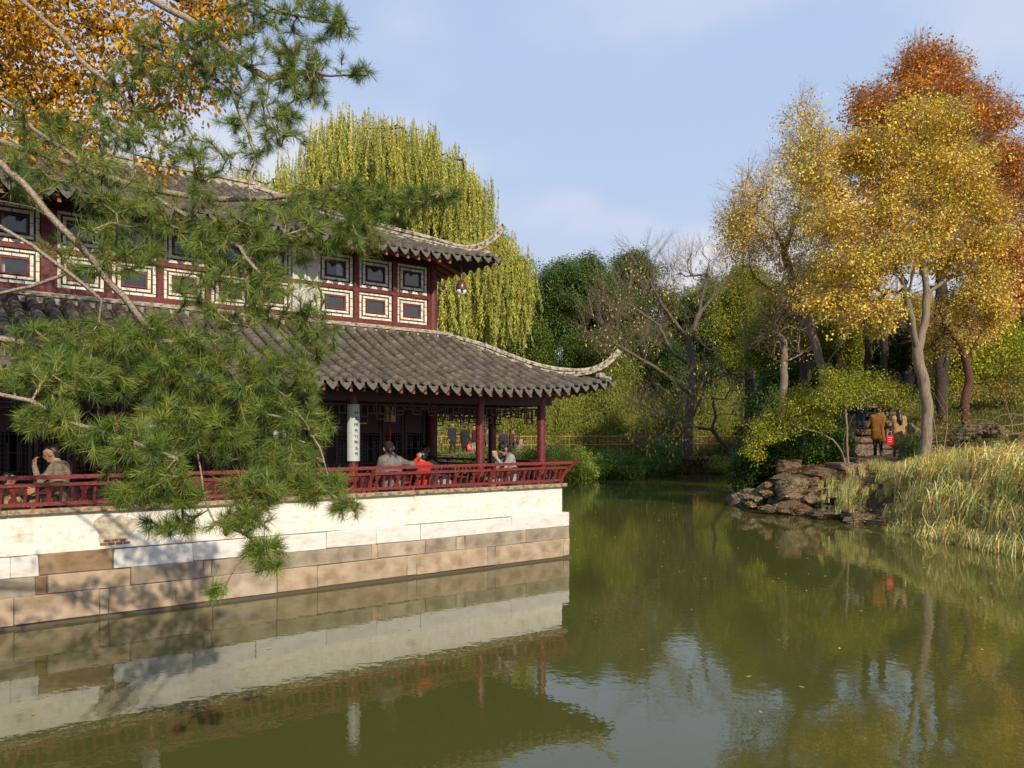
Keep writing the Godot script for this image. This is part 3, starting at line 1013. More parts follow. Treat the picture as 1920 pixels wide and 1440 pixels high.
# ---------------------------------------------------------------- leaning railings on the terrace edge
func baluster(carved: bool) -> ArrayMesh:
	var b := MB.new()
	var n := 6
	if not carved:
		var p := PackedVector3Array()
		for k in n + 1:
			var f := float(k) / n
			p.append(Vector3(0, 1.65 + 0.24 * f, -0.055 + 0.085 * f * f + 0.02 * sin(f * PI)))
		for k in n: b.bar(p[k], p[k + 1] + (p[k + 1] - p[k]) * 0.1, 0.032, 0.02, Vector3.BACK)
	else:
		var poly := PackedVector2Array([Vector2(-0.05, 0), Vector2(-0.055, 0.05), Vector2(-0.03, 0.085), Vector2(-0.018, 0.1), Vector2(-0.036, 0.12), Vector2(-0.018, 0.14), Vector2(-0.03, 0.17), Vector2(-0.052, 0.2), Vector2(-0.052, 0.245), Vector2(0.052, 0.245), Vector2(0.052, 0.2), Vector2(0.03, 0.17), Vector2(0.018, 0.14), Vector2(0.036, 0.12), Vector2(0.018, 0.1), Vector2(0.03, 0.085), Vector2(0.055, 0.05), Vector2(0.05, 0)])
		b.prism(poly, 0.022, Transform3D(Basis(Vector3.RIGHT, 0.34), Vector3(0, 1.645, -0.062)))
	return b.mesh()

func rail_run(r: Node3D, a: float, c: float, x: Transform3D, posts: Array, end_lean: bool) -> void:
	for e in [[2.0, 0.105, 0.06, 0.055, "top_rail"], [1.895, 0.04, 0.045, 0.045, "middle_rail"], [1.63, -0.06, 0.05, 0.05, "bottom_rail"]]:
		var b := MB.new()
		var ext: float = (0.075 + e[1]) if end_lean else 0.0
		b.span(Vector3(a, e[0] - e[3] * 0.5, e[1] - e[2] * 0.5), Vector3(c + ext, e[0] + e[3] * 0.5, e[1] + e[2] * 0.5))
		part(e[4], b, M.red_paint, r, x.origin, x.basis)
	var plain := baluster(false)
	var vase := baluster(true)
	var k := 0
	var p := c - 0.11
	while p > a + 0.05:
		part("baluster", vase if k % 3 == 1 else plain, M.red_paint, r, x * Vector3(p, 0, 0), x.basis)
		k += 1
		p -= 0.143
	for q in posts:
		var b := MB.new()
		var pts := [Vector3(q, 1.565, -0.07), Vector3(q, 1.68, -0.055), Vector3(q, 1.78, -0.025), Vector3(q, 1.89, 0.035), Vector3(q, 2.0, 0.10)]
		for w in 4: b.bar(pts[w], pts[w + 1] + (pts[w + 1] - pts[w]) * 0.06, 0.075, 0.062, Vector3.BACK)
		part("rail_post", b, M.red_paint, r, x.origin, x.basis)
	var q := c - 0.7
	while q > a:
		var b := MB.new()
		b.span(Vector3(q - 0.03, 1.564, -0.085), Vector3(q + 0.03, 1.606, -0.035))
		b.span(Vector3(q - 0.022, 1.93, 0.04), Vector3(q + 0.022, 1.975, 0.085))
		part("foot", b, M.red_paint, r, x.origin, x.basis)
		q -= 1.02

func railings() -> void:
	var r := in_front("railing", "long red leaning railing along the pond front of the terrace", "railing")
	var x := Transform3D(Basis(), Vector3(0, 0, -0.03))
	rail_run(r, -16.0, -0.13, x, [-2.1, -4.8, -8.2, -11.2, -14.6], true)
	var b := MB.new()      # the corner post leans out over both sides
	var pts := [Vector3(-0.2, 1.565, -0.1), Vector3(-0.17, 1.68, -0.085), Vector3(-0.13, 1.78, -0.045), Vector3(-0.05, 1.89, 0.02), Vector3(0.03, 2.0, 0.10), Vector3(0.06, 2.04, 0.13)]
	for w in 5: b.bar(pts[w], pts[w + 1] + (pts[w + 1] - pts[w]) * 0.06, 0.08, 0.07, Vector3.BACK)
	part("corner_post", b, M.red_paint, r)
	r = in_front("railing", "red leaning railing along the shaded end of the terrace, behind the corner column", "railing")
	rail_run(r, 0.2, 9.0, Transform3D(Basis(Vector3.UP, PI * 0.5), Vector3(-0.13, 0, 0)), [2.6, 5.2, 7.8], false)
	r = in_front("veranda_bench", "dark slatted backrest of a bench on the shaded side veranda", "bench")
	b = MB.new()
	b.span(Vector3(-1.95, 1.5, -4.62), Vector3(-0.55, 1.55, -4.2))
	part("seat", b, M.dark_wood, r)
	for e in [1.98, 1.72]:
		b = MB.new()
		b.span(Vector3(-1.95, e - 0.03, -4.66), Vector3(-0.55, e + 0.03, -4.62))
		part("back_rail", b, M.dark_wood, r)
	for k in 12:
		b = MB.new()
		b.bar(Vector3(-1.9 + k * 0.115, 1.55, -4.64), Vector3(-1.86 + k * 0.115, 1.95, -4.64), 0.02, 0.035)
		part("slat", b, M.dark_wood, r)
	for k in 2:
		b = MB.new()
		b.span(Vector3(-1.9 + k * 1.2, 1.1, -4.55), Vector3(-1.82 + k * 1.2, 1.5, -4.28))
		part("leg", b, M.dark_wood, r)

# ---------------------------------------------------------------- plants
func leaf_cluster(n: int, radius: float, long: float, wide: float, droop: float, sd: int, flat := 1.0) -> ArrayMesh:
	var g := RandomNumberGenerator.new()
	g.seed = sd
	var b := MB.new()
	for k in n:
		var p := Vector3(g.randf_range(-1, 1), g.randf_range(-1, 1), g.randf_range(-1, 1))
		while p.length_squared() > 1.0: p = Vector3(g.randf_range(-1, 1), g.randf_range(-1, 1), g.randf_range(-1, 1))
		p *= radius
		p.y *= flat
		var d := (p.normalized() * 0.6 + Vector3(g.randf_range(-1, 1), g.randf_range(-1, 1) - droop, g.randf_range(-1, 1))).normalized()
		var s := d.cross(Vector3(g.randf_range(-0.6, 0.6), 1, g.randf_range(-0.6, 0.6))).normalized()
		var u := s.cross(d)
		var l := long * g.randf_range(0.6, 1.2)
		var w := wide * g.randf_range(0.7, 1.15) * 0.5
		var tone := g.randf_range(0.5, 1.0)
		b.col = Color(tone * g.randf_range(0.85, 1.0), tone * g.randf_range(0.9, 1.0), tone * g.randf_range(0.65, 1.0))
		var m := p + d * l * 0.45 - u * l * 0.06
		b.tri(p, m + s * w + u * w * 0.4, p + d * l)
		b.tri(p, p + d * l, m - s * w + u * w * 0.4)
	return b.mesh()

func twig_spray(n: int, long: float, thick: float, sd: int, spread := 0.5) -> ArrayMesh:
	var g := RandomNumberGenerator.new()
	g.seed = sd
	var b := MB.new()
	for k in n:
		var d := Vector3(g.randf_range(-spread, spread), 1.0, g.randf_range(-spread, spread)).normalized()
		var o := Vector3.UP * g.randf_range(0, 0.3) * long
		var l := long * g.randf_range(0.5, 1.0)
		var q := o + d * l * 0.5 + Vector3(g.randf_range(-1, 1), 0, g.randf_range(-1, 1)) * l * 0.06
		var e := o + d * l + Vector3(g.randf_range(-1, 1), g.randf_range(0, 1), g.randf_range(-1, 1)) * l * 0.1
		b.tube(PackedVector3Array([o, q, e]), PackedFloat32Array([thick, thick * 0.7, thick * 0.25]), 3, false)
		for j in 3:
			var o2 := q.lerp(e, g.randf_range(0.0, 0.7))
			var d2 := (d + Vector3(g.randf_range(-1, 1), g.randf_range(-0.3, 0.8), g.randf_range(-1, 1)) * 0.8).normalized()
			b.tube(PackedVector3Array([o2, o2 + d2 * l * g.randf_range(0.2, 0.4)]), PackedFloat32Array([thick * 0.5, thick * 0.2]), 3, false)
	return b.mesh()

# A branching skeleton: polylines drawn as limbs, then every tip is tied to the nearest wood, nearest tips first.
class Skel:
	var pos := PackedVector3Array()
	var par := PackedInt32Array()
	var rad := PackedFloat32Array()
	var tip := PackedInt32Array()
	var burden := PackedFloat32Array()
	func near(p: Vector3) -> int:
		var best := -1
		var d := 1e12
		for k in pos.size():
			var e := pos[k].distance_squared_to(p)
			if e < d:
				d = e
				best = k
		return best
	func limb(p: PackedVector3Array, seg: float) -> void:
		var last := near(p[0]) if pos.size() else -1
		for k in p.size() - 1:
			var n := maxi(1, int(ceil(p[k].distance_to(p[k + 1]) / seg)))
			for q in n:
				if k == 0 and q == 0 and last >= 0: continue
				pos.append(p[k].lerp(p[k + 1], float(q) / n) + (Vector3(sin(pos.size() * 1.7), 0, cos(pos.size() * 2.3)) * seg * 0.07 if q > 0 else Vector3.ZERO))
				par.append(last)
				last = pos.size() - 1
		pos.append(p[-1])
		par.append(last)
	func grow(tips: PackedVector3Array, seg: float, rise: float, g: RandomNumberGenerator, wob := 0.08) -> void:
		var order := []
		var base := pos.size()
		for q in tips:
			var d := 1e12
			for k in base: d = minf(d, pos[k].distance_squared_to(q))
			order.append([d, q])
		order.sort_custom(func(a, b): return a[0] < b[0])
		for o in order:
			var q: Vector3 = o[1]
			var best := 0
			var d := 1e12
			for k in pos.size():
				var w := q - pos[k]
				var e := w.length_squared()
				if w.y < 0.0: e += w.y * w.y * rise
				if e < d:
					d = e
					best = k
			var s := pos[best]
			var pd := (s - pos[par[best]]).normalized() if par[best] >= 0 else Vector3.UP
			var len := s.distance_to(q)
			var ctl := s + pd * len * 0.4 + Vector3(0, -0.1 * len, 0) * (1.0 if rise > 0.0 else -1.0)
			var n := maxi(1, int(len / seg))
			var last := best
			for k in range(1, n + 1):
				var f := float(k) / n
				var r := s.lerp(ctl, f).lerp(ctl.lerp(q, f), f)
				if k < n: r += Vector3(g.randf_range(-1, 1), g.randf_range(-1, 1), g.randf_range(-1, 1)) * wob * seg
				pos.append(r)
				par.append(last)
				last = pos.size() - 1
			tip.append(last)
	func thicken(root: float, thin: float, power: float) -> void:
		burden = PackedFloat32Array()
		burden.resize(pos.size())
		var kids := PackedInt32Array()
		kids.resize(pos.size())
		for k in range(pos.size() - 1, -1, -1):
			if kids[k] == 0: burden[k] = 1.0
			if par[k] >= 0:
				burden[par[k]] += burden[k]
				kids[par[k]] += 1
		rad.resize(pos.size())
		var top := pow(burden[0], power)
		for k in pos.size(): rad[k] = thin + (root - thin) * (pow(burden[k], power) - 1.0) / maxf(top - 1.0, 0.001)
	func wood(least := 0.0) -> MB:
		var b := MB.new()
		var heavy := PackedInt32Array()
		heavy.resize(pos.size())
		heavy.fill(-1)
		for k in pos.size():
			if par[k] >= 0 and (heavy[par[k]] < 0 or burden[k] > burden[heavy[par[k]]]): heavy[par[k]] = k
		for k in pos.size():
			if par[k] >= 0 and heavy[par[k]] == k: continue
			var p := PackedVector3Array()
			var r := PackedFloat32Array()
			if par[k] >= 0:
				p.append(pos[par[k]])
				r.append(minf(rad[par[k]], rad[k] * 1.25))
			var q := k
			while q >= 0:
				p.append(pos[q])
				r.append(rad[q])
				q = heavy[q]
			if r[0] < least: continue
			b.tube(p, r, 9 if r[0] > 0.09 else 6 if r[0] > 0.03 else 4 if r[0] > 0.012 else 3)
		return b

func blob_tips(blobs: Array, depth_k := 1.0) -> PackedVector3Array:    # blobs: [px, py, half width px, half height px, distance, count]
	var out := PackedVector3Array()
	for e in blobs:
		var c := at(e[0], e[1], e[4])
		var rx: float = e[2] * e[4] / FOCAL
		var ry: float = e[3] * e[4] / FOCAL
		for k in e[5]:
			var q := ball()
			var l := q.length()
			q = q / maxf(l, 0.01) * pow(l, 0.8)
			out.append(c + Vector3(q.x * rx, q.y * ry, q.z * minf(rx, ry * 1.6) * depth_k))
	return out

var clusters := {}
func cl(kind: String) -> Array:
	if not clusters.has(kind):
		var a := []
		for k in 3:
			match kind:
				"broad": a.append(leaf_cluster(64, 0.42, 0.105, 0.062, 0.2, 100 + k))
				"autumn": a.append(leaf_cluster(40, 0.46, 0.095, 0.065, 0.5, 110 + k, 0.55))
				"sparse": a.append(leaf_cluster(12, 0.5, 0.10, 0.06, 0.9, 120 + k))
				"few": a.append(leaf_cluster(4, 0.5, 0.13, 0.06, 1.6, 125 + k))
				"bush": a.append(leaf_cluster(60, 0.24, 0.075, 0.04, 0.2, 130 + k))
				"bamboo": a.append(leaf_cluster(60, 0.45, 0.17, 0.026, 0.7, 140 + k))
				"vine": a.append(leaf_cluster(60, 0.25, 0.085, 0.035, 1.2, 150 + k))
				"big": a.append(leaf_cluster(22, 0.20, 0.064, 0.04, 1.0, 160 + k))
				"far": a.append(leaf_cluster(60, 0.75, 0.28, 0.2, 0.1, 170 + k))
		clusters[kind] = a
	return clusters[kind]

func pick(pal: Array) -> Color:      # a colour between two random neighbours of a palette of [r, g, b]
	var k := rng.randi() % pal.size()
	var q := rng.randi() % pal.size()
	var f := rng.randf()
	return Color(lerpf(pal[k][0], pal[q][0], f), lerpf(pal[k][1], pal[q][1], f), lerpf(pal[k][2], pal[q][2], f)) * rnd(1.1, 1.85)

func foliage(parent: Node3D, kind: String, places: PackedVector3Array, pal: Array, scale := 1.0, material := "leaf", called := "crown") -> void:
	var bufs := [PackedFloat32Array(), PackedFloat32Array(), PackedFloat32Array()]
	for p in places:
		var s := scale * rnd(0.7, 1.25)
		var b: PackedFloat32Array = bufs[0]
		put(bufs[rng.randi() % 3], Transform3D(spin().scaled(Vector3(s, s, s)), p), pick(pal))
	for k in 3:
		if bufs[k].size(): scatter(called, cl(kind)[k], M[material], bufs[k], parent)

func tree(called: String, label: String, o: Dictionary) -> Node3D:
	# o: limbs [[px, py, d], ...] lists, blobs, root radius, bark, leaf kind, palette, density, twigs
	var base: Array = o.limbs[0][0]
	var t := thing(called, label, "tree", at(base[0], base[1], base[2]), 0.0, o.get("group", ""))
	var org := t.position
	var s := Skel.new()
	for l in o.limbs:
		var p := PackedVector3Array()
		for e in l: p.append(at(e[0], e[1], e[2]) - org)
		if l == o.limbs[0]: p.insert(0, p[0] + Vector3(0, -0.5, 0))
		s.limb(p, 0.35)
	var tips := blob_tips(o.blobs, o.get("deep", 1.0))
	for k in tips.size(): tips[k] -= org
	s.grow(tips, o.get("seg", 0.45), o.get("rise", 0.8), rng, o.get("wob", 0.12))
	s.thicken(o.root, o.get("thin", 0.008), o.get("power", 0.55))
	part("trunk", s.wood(), M[o.get("bark", "bark")], t)
	if o.has("leaf"):
		var places := PackedVector3Array()
		var skip: float = o.get("bare", 0.0)
		for k in s.tip:
			var wpos := s.pos[k]
			if skip > 0.0 and rng.randf() < skip: continue
			for q in o.get("density", 2): places.append(wpos + ball() * o.get("loose", 0.45) * (0.0 if q == 0 else 1.0))
			var q := s.par[k]
			if q >= 0 and rng.randf() < o.get("inner", 0.5): places.append(s.pos[q] + ball() * 0.2)
		foliage(t, o.leaf, places, o.pal, o.get("scale", 1.0), o.get("mat", "leaf"))
	if o.get("twigs", 0.0) > 0.0:
		var buf := PackedFloat32Array()
		for k in s.tip:
			var q := s.par[k]
			var d := (s.pos[k] - s.pos[q]).normalized() if q >= 0 else Vector3.UP
			var n: int = o.get("sprays", 1)
			for w in n:
				var f: float = o.twigs * rnd(0.6, 1.2)
				put(buf, Transform3D(towards(d + Vector3(0, o.get("lift", 0.3), 0) + ball() * 0.4).scaled(Vector3(f, f, f)), s.pos[k].lerp(s.pos[maxi(q, 0)], rng.randf() * 0.8)), Color(1, 1, 1))
		scatter("twigs", twig_spray(7, 1.0, o.get("twig_r", 0.009), 9), M[o.get("bark_twig", "bark_twig")], buf, t)
	return t

func clumps(px: float, py: float, rx: float, ry: float, d: float, n: int, r: float, count: int) -> Array:   # many small blobs inside one crown
	var out := []
	for k in n:
		var q := ball()
		var f := rnd(0.7, 1.3)
		out.append([px + q.x * rx, py + q.y * ry, r * f, r * f * 0.62, d + q.z * rx * d / FOCAL * 0.8, count])
	return out

const GOLD := [[0.76, 0.56, 0.15], [0.68, 0.53, 0.14], [0.46, 0.45, 0.10], [0.68, 0.43, 0.11]]
const OLIVE := [[0.26, 0.28, 0.04], [0.34, 0.32, 0.045], [0.19, 0.23, 0.035]]
const RUST := [[0.62, 0.29, 0.085], [0.54, 0.22, 0.075], [0.68, 0.42, 0.095], [0.46, 0.16, 0.06]]
const CRIMSON := [[0.22, 0.045, 0.03], [0.28, 0.08, 0.03]]
const DARK := [[0.085, 0.135, 0.038], [0.12, 0.175, 0.045], [0.065, 0.11, 0.034]]
const MIDGREEN := [[0.12, 0.165, 0.035], [0.16, 0.20, 0.04], [0.09, 0.135, 0.03]]
const LIME := [[0.30, 0.32, 0.04], [0.40, 0.37, 0.045], [0.22, 0.26, 0.04]]
const WILLOW := [[0.35, 0.39, 0.095], [0.44, 0.44, 0.11], [0.25, 0.32, 0.08], [0.52, 0.46, 0.11]]

func trees() -> void:
	# the big golden maple on the right bank
	tree("maple_tree", "large golden maple with forked pale trunk rising from the reeds", {
		"limbs": [[[1733, 868, 27], [1737, 820, 27], [1740, 770, 27], [1733, 720, 27], [1722, 680, 27], [1720, 655, 27]],
			[[1720, 655, 27], [1712, 620, 26.8], [1700, 560, 26.6], [1690, 520, 26.4], [1668, 470, 26.2], [1640, 440, 26], [1600, 420, 25.6], [1560, 400, 25]],
			[[1720, 655, 27], [1733, 610, 27.3], [1738, 550, 27.4], [1730, 500, 27.4], [1728, 450, 27.4], [1722, 390, 27.4], [1715, 330, 27.3]],
			[[1690, 520, 26.4], [1660, 505, 26], [1630, 515, 25.6]], [[1700, 560, 26.6], [1715, 500, 26], [1700, 450, 25.6], [1640, 380, 25.2], [1610, 350, 25]],
			[[1738, 550, 27.4], [1780, 520, 28], [1830, 490, 28.6], [1870, 470, 29]], [[1728, 450, 27.4], [1770, 400, 27.8], [1810, 350, 28]], [[1640, 440, 26], [1600, 390, 25.6], [1570, 370, 25.3]]],
		"blobs": clumps(1690, 320, 160, 130, 26.8, 32, 38, 10) + clumps(1590, 440, 110, 90, 25.8, 13, 36, 9) + clumps(1810, 440, 80, 110, 28, 14, 38, 9) + clumps(1600, 560, 90, 50, 26, 9, 32, 9) + clumps(1840, 580, 60, 50, 28.4, 7, 30, 9) + clumps(1530, 310, 50, 70, 25.8, 5, 24, 7) + clumps(1700, 470, 120, 40, 26, 6, 30, 7),
		"root": 0.17, "power": 0.62, "leaf": "autumn", "pal": GOLD, "density": 3, "inner": 0.3, "loose": 0.55, "bare": 0.05, "mat": "leaf_autumn", "scale": 1.0, "twigs": 0.8, "twig_r": 0.006})
	tree("rust_maple", "tall rust red maple, its crown behind and above the golden maple", {
		"limbs": [[[1765, 760, 34], [1760, 640, 34], [1765, 520, 34], [1760, 420, 34], [1755, 300, 33.5], [1750, 190, 33]], [[1760, 420, 34], [1700, 330, 33.5], [1660, 250, 33]], [[1765, 520, 34], [1830, 420, 34], [1860, 330, 33.5]]],
		"blobs": clumps(1745, 220, 100, 95, 33, 28, 34, 11) + clumps(1655, 240, 45, 70, 33, 8, 30, 10) + clumps(1845, 300, 60, 130, 33.5, 20, 34, 12) + clumps(1740, 330, 140, 80, 34, 14, 40, 9) + clumps(1600, 440, 60, 70, 34, 6, 36, 8) + clumps(1860, 530, 60, 80, 33.5, 9, 34, 9) + clumps(1745, 125, 50, 25, 33, 5, 20, 7),
		"root": 0.22, "power": 0.6, "leaf": "autumn", "pal": RUST, "density": 3, "scale": 1.25, "loose": 0.6, "mat": "leaf_autumn", "bark": "bark_dark", "twigs": 1.1, "twig_r": 0.005})
	tree("crimson_maple", "dark crimson maple at the right edge behind the golden crown", {
		"limbs": [[[1960, 740, 40], [1955, 600, 40], [1930, 480, 40]]], "blobs": [[1905, 400, 60, 90, 40, 80], [1960, 420, 70, 130, 40, 60], [1900, 540, 50, 60, 40, 40]],
		"root": 0.25, "leaf": "autumn", "pal": CRIMSON, "density": 3, "scale": 1.3, "mat": "leaf_autumn", "bark": "bark_dark"})
	tree("bare_topped_tree", "sparse yellow tree with bare twiggy top left of the maples", {
		"limbs": [[[1545, 725, 33], [1543, 690, 33], [1535, 672, 33]], [[1535, 672, 33], [1520, 610, 32.8], [1505, 570, 32.6], [1490, 540, 32.4], [1470, 470, 32], [1450, 420, 31.6]], [[1543, 690, 33], [1575, 650, 33], [1600, 610, 33.2], [1605, 560, 33.4]], [[1535, 672, 33], [1505, 655, 32.6], [1480, 640, 32.2]], [[1505, 570, 32.6], [1440, 540, 32], [1415, 520, 31.8]], [[1470, 470, 32], [1500, 390, 32], [1510, 320, 32], [1500, 240, 32]]],
		"blobs": [[1450, 400, 90, 90, 32, 130], [1400, 430, 45, 70, 31.5, 70], [1530, 400, 60, 70, 32, 60], [1520, 300, 50, 50, 32.5, 36], [1500, 225, 35, 40, 32.5, 20], [1460, 520, 90, 50, 32, 60], [1550, 520, 60, 60, 32.5, 40]],
		"root": 0.16, "leaf": "sparse", "pal": GOLD, "density": 5, "bare": 0.15, "mat": "leaf_autumn", "twigs": 1.0, "twig_r": 0.004, "sprays": 1, "lift": 0.6, "bark": "bark"})
	tree("bare_tree", "bare fan shaped tree with two trunks and a few yellow leaves at mid water", {
		"limbs": [[[1291, 848, 57], [1290, 800, 57], [1296, 740, 57], [1300, 690, 57], [1292, 640, 57]], [[1292, 640, 57], [1270, 610, 57], [1240, 570, 56.6], [1215, 520, 56.4]], [[1292, 640, 57], [1310, 590, 57], [1320, 540, 57], [1330, 490, 57]], [[1300, 690, 57], [1260, 660, 56], [1235, 610, 55.8], [1180, 570, 55.4]], [[1310, 590, 57], [1350, 540, 57.4], [1380, 500, 57.6]], [[1296, 740, 57], [1230, 690, 55.4], [1170, 655, 54.4], [1130, 630, 54]], [[1290, 800, 57], [1318, 740, 57.6], [1320, 660, 58], [1325, 600, 58]]],
		"blobs": [[1210, 530, 90, 50, 56.5, 70], [1330, 510, 75, 50, 57, 70], [1150, 610, 60, 40, 55.5, 46], [1390, 540, 45, 45, 58, 30], [1270, 590, 100, 50, 57, 36], [1190, 660, 80, 35, 55, 36], [1350, 650, 70, 50, 57, 26]],
		"root": 0.32, "thin": 0.012, "leaf": "few", "pal": GOLD, "density": 1, "bare": 0.5, "scale": 1.5, "mat": "leaf_autumn", "twigs": 1.9, "twig_r": 0.0036, "sprays": 1, "lift": 0.9, "bark": "bark_grey", "bark_twig": "bark_twig"})
	tree("leaning_tree", "leaning forked tree with few yellow leaves over the low stone bank", {
		"limbs": [[[1372, 850, 54], [1350, 825, 53.6], [1335, 805, 53.4], [1342, 780, 53.2], [1335, 745, 53]], [[1335, 805, 53.4], [1290, 800, 52.6], [1240, 812, 52], [1200, 830, 51.6]], [[1342, 780, 53.2], [1315, 770, 52.6], [1300, 740, 52]]],
		"blobs": [[1230, 760, 60, 40, 52, 50], [1330, 720, 60, 45, 53, 50], [1250, 820, 60, 22, 51.5, 30], [1390, 740, 35, 50, 53.5, 30]],
		"root": 0.14, "thin": 0.008, "leaf": "few", "pal": GOLD, "density": 1, "bare": 0.25, "scale": 1.7, "mat": "leaf_autumn", "twigs": 1.3, "twig_r": 0.005, "bark": "bark_grey"})
	# evergreens and other crowns along the far side
	var far := [
		[1075, 560, 95, 95, 68, "tall dark evergreen with rounded top behind the tip of the lower roof", DARK, 1080, 800],
		[1015, 590, 50, 75, 67, "dark evergreen filling the gap between the willow and the tall evergreen", DARK, 1015, 810],
		[1140, 600, 70, 70, 70, "lower evergreen crown in front of the rounded evergreens", DARK, 1140, 810],
		[935, 520, 60, 95, 62, "dark evergreen beside the willow and behind the upper roof tip", DARK, 950, 800],
		[1185, 530, 55, 65, 76, "evergreen crown just right of the tall rounded evergreen", DARK, 1190, 800],
		[1330, 600, 110, 95, 80, "brownish green tree mass seen through the bare fan tree", MIDGREEN, 1330, 810],
		[1110, 690, 75, 70, 60, "mid green tree under the tall evergreen, behind the roof tip", MIDGREEN, 1110, 820],
		[990, 650, 55, 60, 60, "mid green bushy tree between the willow and the lower ridge", MIDGREEN, 985, 820],
		[1225, 690, 70, 80, 66, "dark tree behind the trunks of the bare fan tree", DARK, 1230, 820],
		[1455, 640, 60, 100, 46, "yellow green dense tree between the bare fan tree and the sparse yellow tree", OLIVE, 1430, 830],
		[1560, 620, 80, 80, 45, "olive tree behind the pale forked trunk", LIME, 1570, 780],
		[1650, 640, 60, 70, 47, "dark green tree behind the golden maple's trunk", DARK, 1640, 760],
		[1500, 745, 90, 60, 43, "dark shade tree in the gap behind the yellow leaved sapling", DARK, 1480, 820],
		[1390, 700, 60, 70, 66, "dark green tree behind the leaning tree", DARK, 1390, 830],
		[1710, 620, 60, 80, 48, "rusty olive tree between the maple trunk and the hill", GOLD, 1700, 740],
		[1850, 640, 80, 60, 44, "yellow green tree on top of the grassy hill", LIME, 1840, 730],
		[1940, 620, 60, 90, 46, "olive tree at the far right of the hill", OLIVE, 1950, 740],
		[870, 720, 70, 110, 64, "yellow green tree seen under the veranda roof behind the strollers", LIME, 870, 830],
		[760, 640, 110, 120, 66, "evergreen hidden for the most part behind the pavilion", DARK, 760, 820],
		[1505, 580, 70, 80, 41, "lime coloured tree filling the gap left of the golden maple's crown", LIME, 1510, 780],
		[1400, 590, 55, 110, 52, "tall yellow green tree right of the bare fan tree", OLIVE, 1405, 830],
		[1790, 610, 70, 50, 40, "golden tree low behind the crooked tree", GOLD, 1790, 730],
		[1290, 740, 60, 60, 70, "dark thicket tree behind the bamboo fence and bare trunks", DARK, 1285, 820],
	]
	for e in far:
		var rx: float = e[2]
		var ry: float = e[3]
		var n := int(rx * ry * e[4] * e[4] / 260000.0) + 40
		n = mini(n, 190)
		tree("background_tree", e[5], {
			"limbs": [[[e[7], e[8], e[4]], [e[7], (e[8] + e[1]) * 0.5, e[4]], [e[0], e[1], e[4]], [e[0], e[1] - ry * 0.5, e[4]]]],
			"blobs": clumps(e[0], e[1], rx * 0.85, ry * 0.85, e[4], 16 + n / 10, maxf(rx, ry) * 0.30, 9 + n / 40),
			"root": 0.28, "leaf": "broad", "pal": e[6], "density": 3, "inner": 0.6, "loose": 0.6, "scale": 1.0 + (e[4] - 40.0) * 0.018, "bark": "bark_dark", "seg": 0.9, "deep": 0.8, "mat": "leaf" if e[6] != GOLD else "leaf_autumn"})
	# a farther belt that closes the horizon
	var before := ["far left over the hall roof", "behind the hall roof ridge", "behind the upper eave", "behind the camera dome", "behind the willow's right edge", "left of the tall evergreen", "behind the tall evergreen", "right of the tall evergreen", "behind the bare fan tree's left limbs", "behind the bare fan tree's trunk", "behind the leaning tree", "behind the yellow green dense tree", "behind the sparse yellow tree", "behind the golden maple's left side", "behind the golden maple's trunk"]
	for k in 15:
		var px := 560.0 + k * 105.0 + rnd(-25, 25)
		var d := rnd(92, 112)
		var top := 600.0 + rnd(-40, 45)
		tree("distant_tree", "distant dark tree closing the far side, " + before[k], {
			"limbs": [[[px, 812, d], [px, 740, d], [px, (top + 740) * 0.5, d]]], "blobs": [[px, (top + 780) * 0.5, 75, (820 - top) * 0.48, d, 110]],
			"root": 0.3, "leaf": "far", "pal": DARK if k % 3 else MIDGREEN, "density": 2, "loose": 1.0, "scale": 1.5, "bark": "bark_dark", "seg": 1.6, "group": "distant trees along the horizon"})
	# slim trunks in the wood on the right
	var slim := [[1462, 800, 1470, 640, 38, "slim pale olive trunk left of the yellow leaved sapling"], [1490, 770, 1478, 600, 44, "dark straight trunk in the shade behind the sapling"], [1655, 745, 1652, 560, 40, "twin dark trunk just left of the golden maple"], [1625, 742, 1620, 540, 42, "thin dark trunk rising behind the sapling's crown"], [1770, 752, 1768, 520, 38, "dark mossy trunk right of the golden maple's trunk"], [1884, 712, 1882, 560, 44, "pale bare trunk on the hill at the right"], [1420, 790, 1432, 650, 47, "dark leaning trunk at the edge of the olive tree"]]
	for e in slim:
		tree("slim_tree", e[5], {"limbs": [[[e[0], e[1], e[4]], [e[0] * 0.6 + e[2] * 0.4 + 5, (e[1] + e[3]) * 0.5, e[4]], [e[2], e[3], e[4]]]],
			"blobs": [[e[2], e[3] - 20, 50, 60, e[4], 40]], "root": 0.17, "thin": 0.012, "bark": "bark" if e[0] in [1462, 1884] else "bark_dark", "twigs": 1.2, "twig_r": 0.008, "leaf": "sparse", "pal": GOLD, "density": 1, "bare": 0.5, "mat": "leaf_autumn"})
	tree("crooked_tree", "crooked reddish brown tree in front of the grassy hill", {
		"limbs": [[[1812, 800, 31], [1808, 755, 31], [1818, 715, 31], [1812, 680, 31], [1800, 650, 31]], [[1800, 650, 31], [1770, 610, 31], [1760, 580, 31]], [[1812, 680, 31], [1830, 640, 31], [1850, 610, 31]], [[1808, 755, 31], [1780, 735, 30.6], [1765, 740, 30.4]]],
		"blobs": [[1800, 600, 70, 45, 31, 60], [1770, 640, 45, 40, 31, 30]], "root": 0.15, "bark": "bark_red", "leaf": "sparse", "pal": GOLD, "density": 2, "bare": 0.2, "mat": "leaf_autumn", "twigs": 0.8, "twig_r": 0.006})
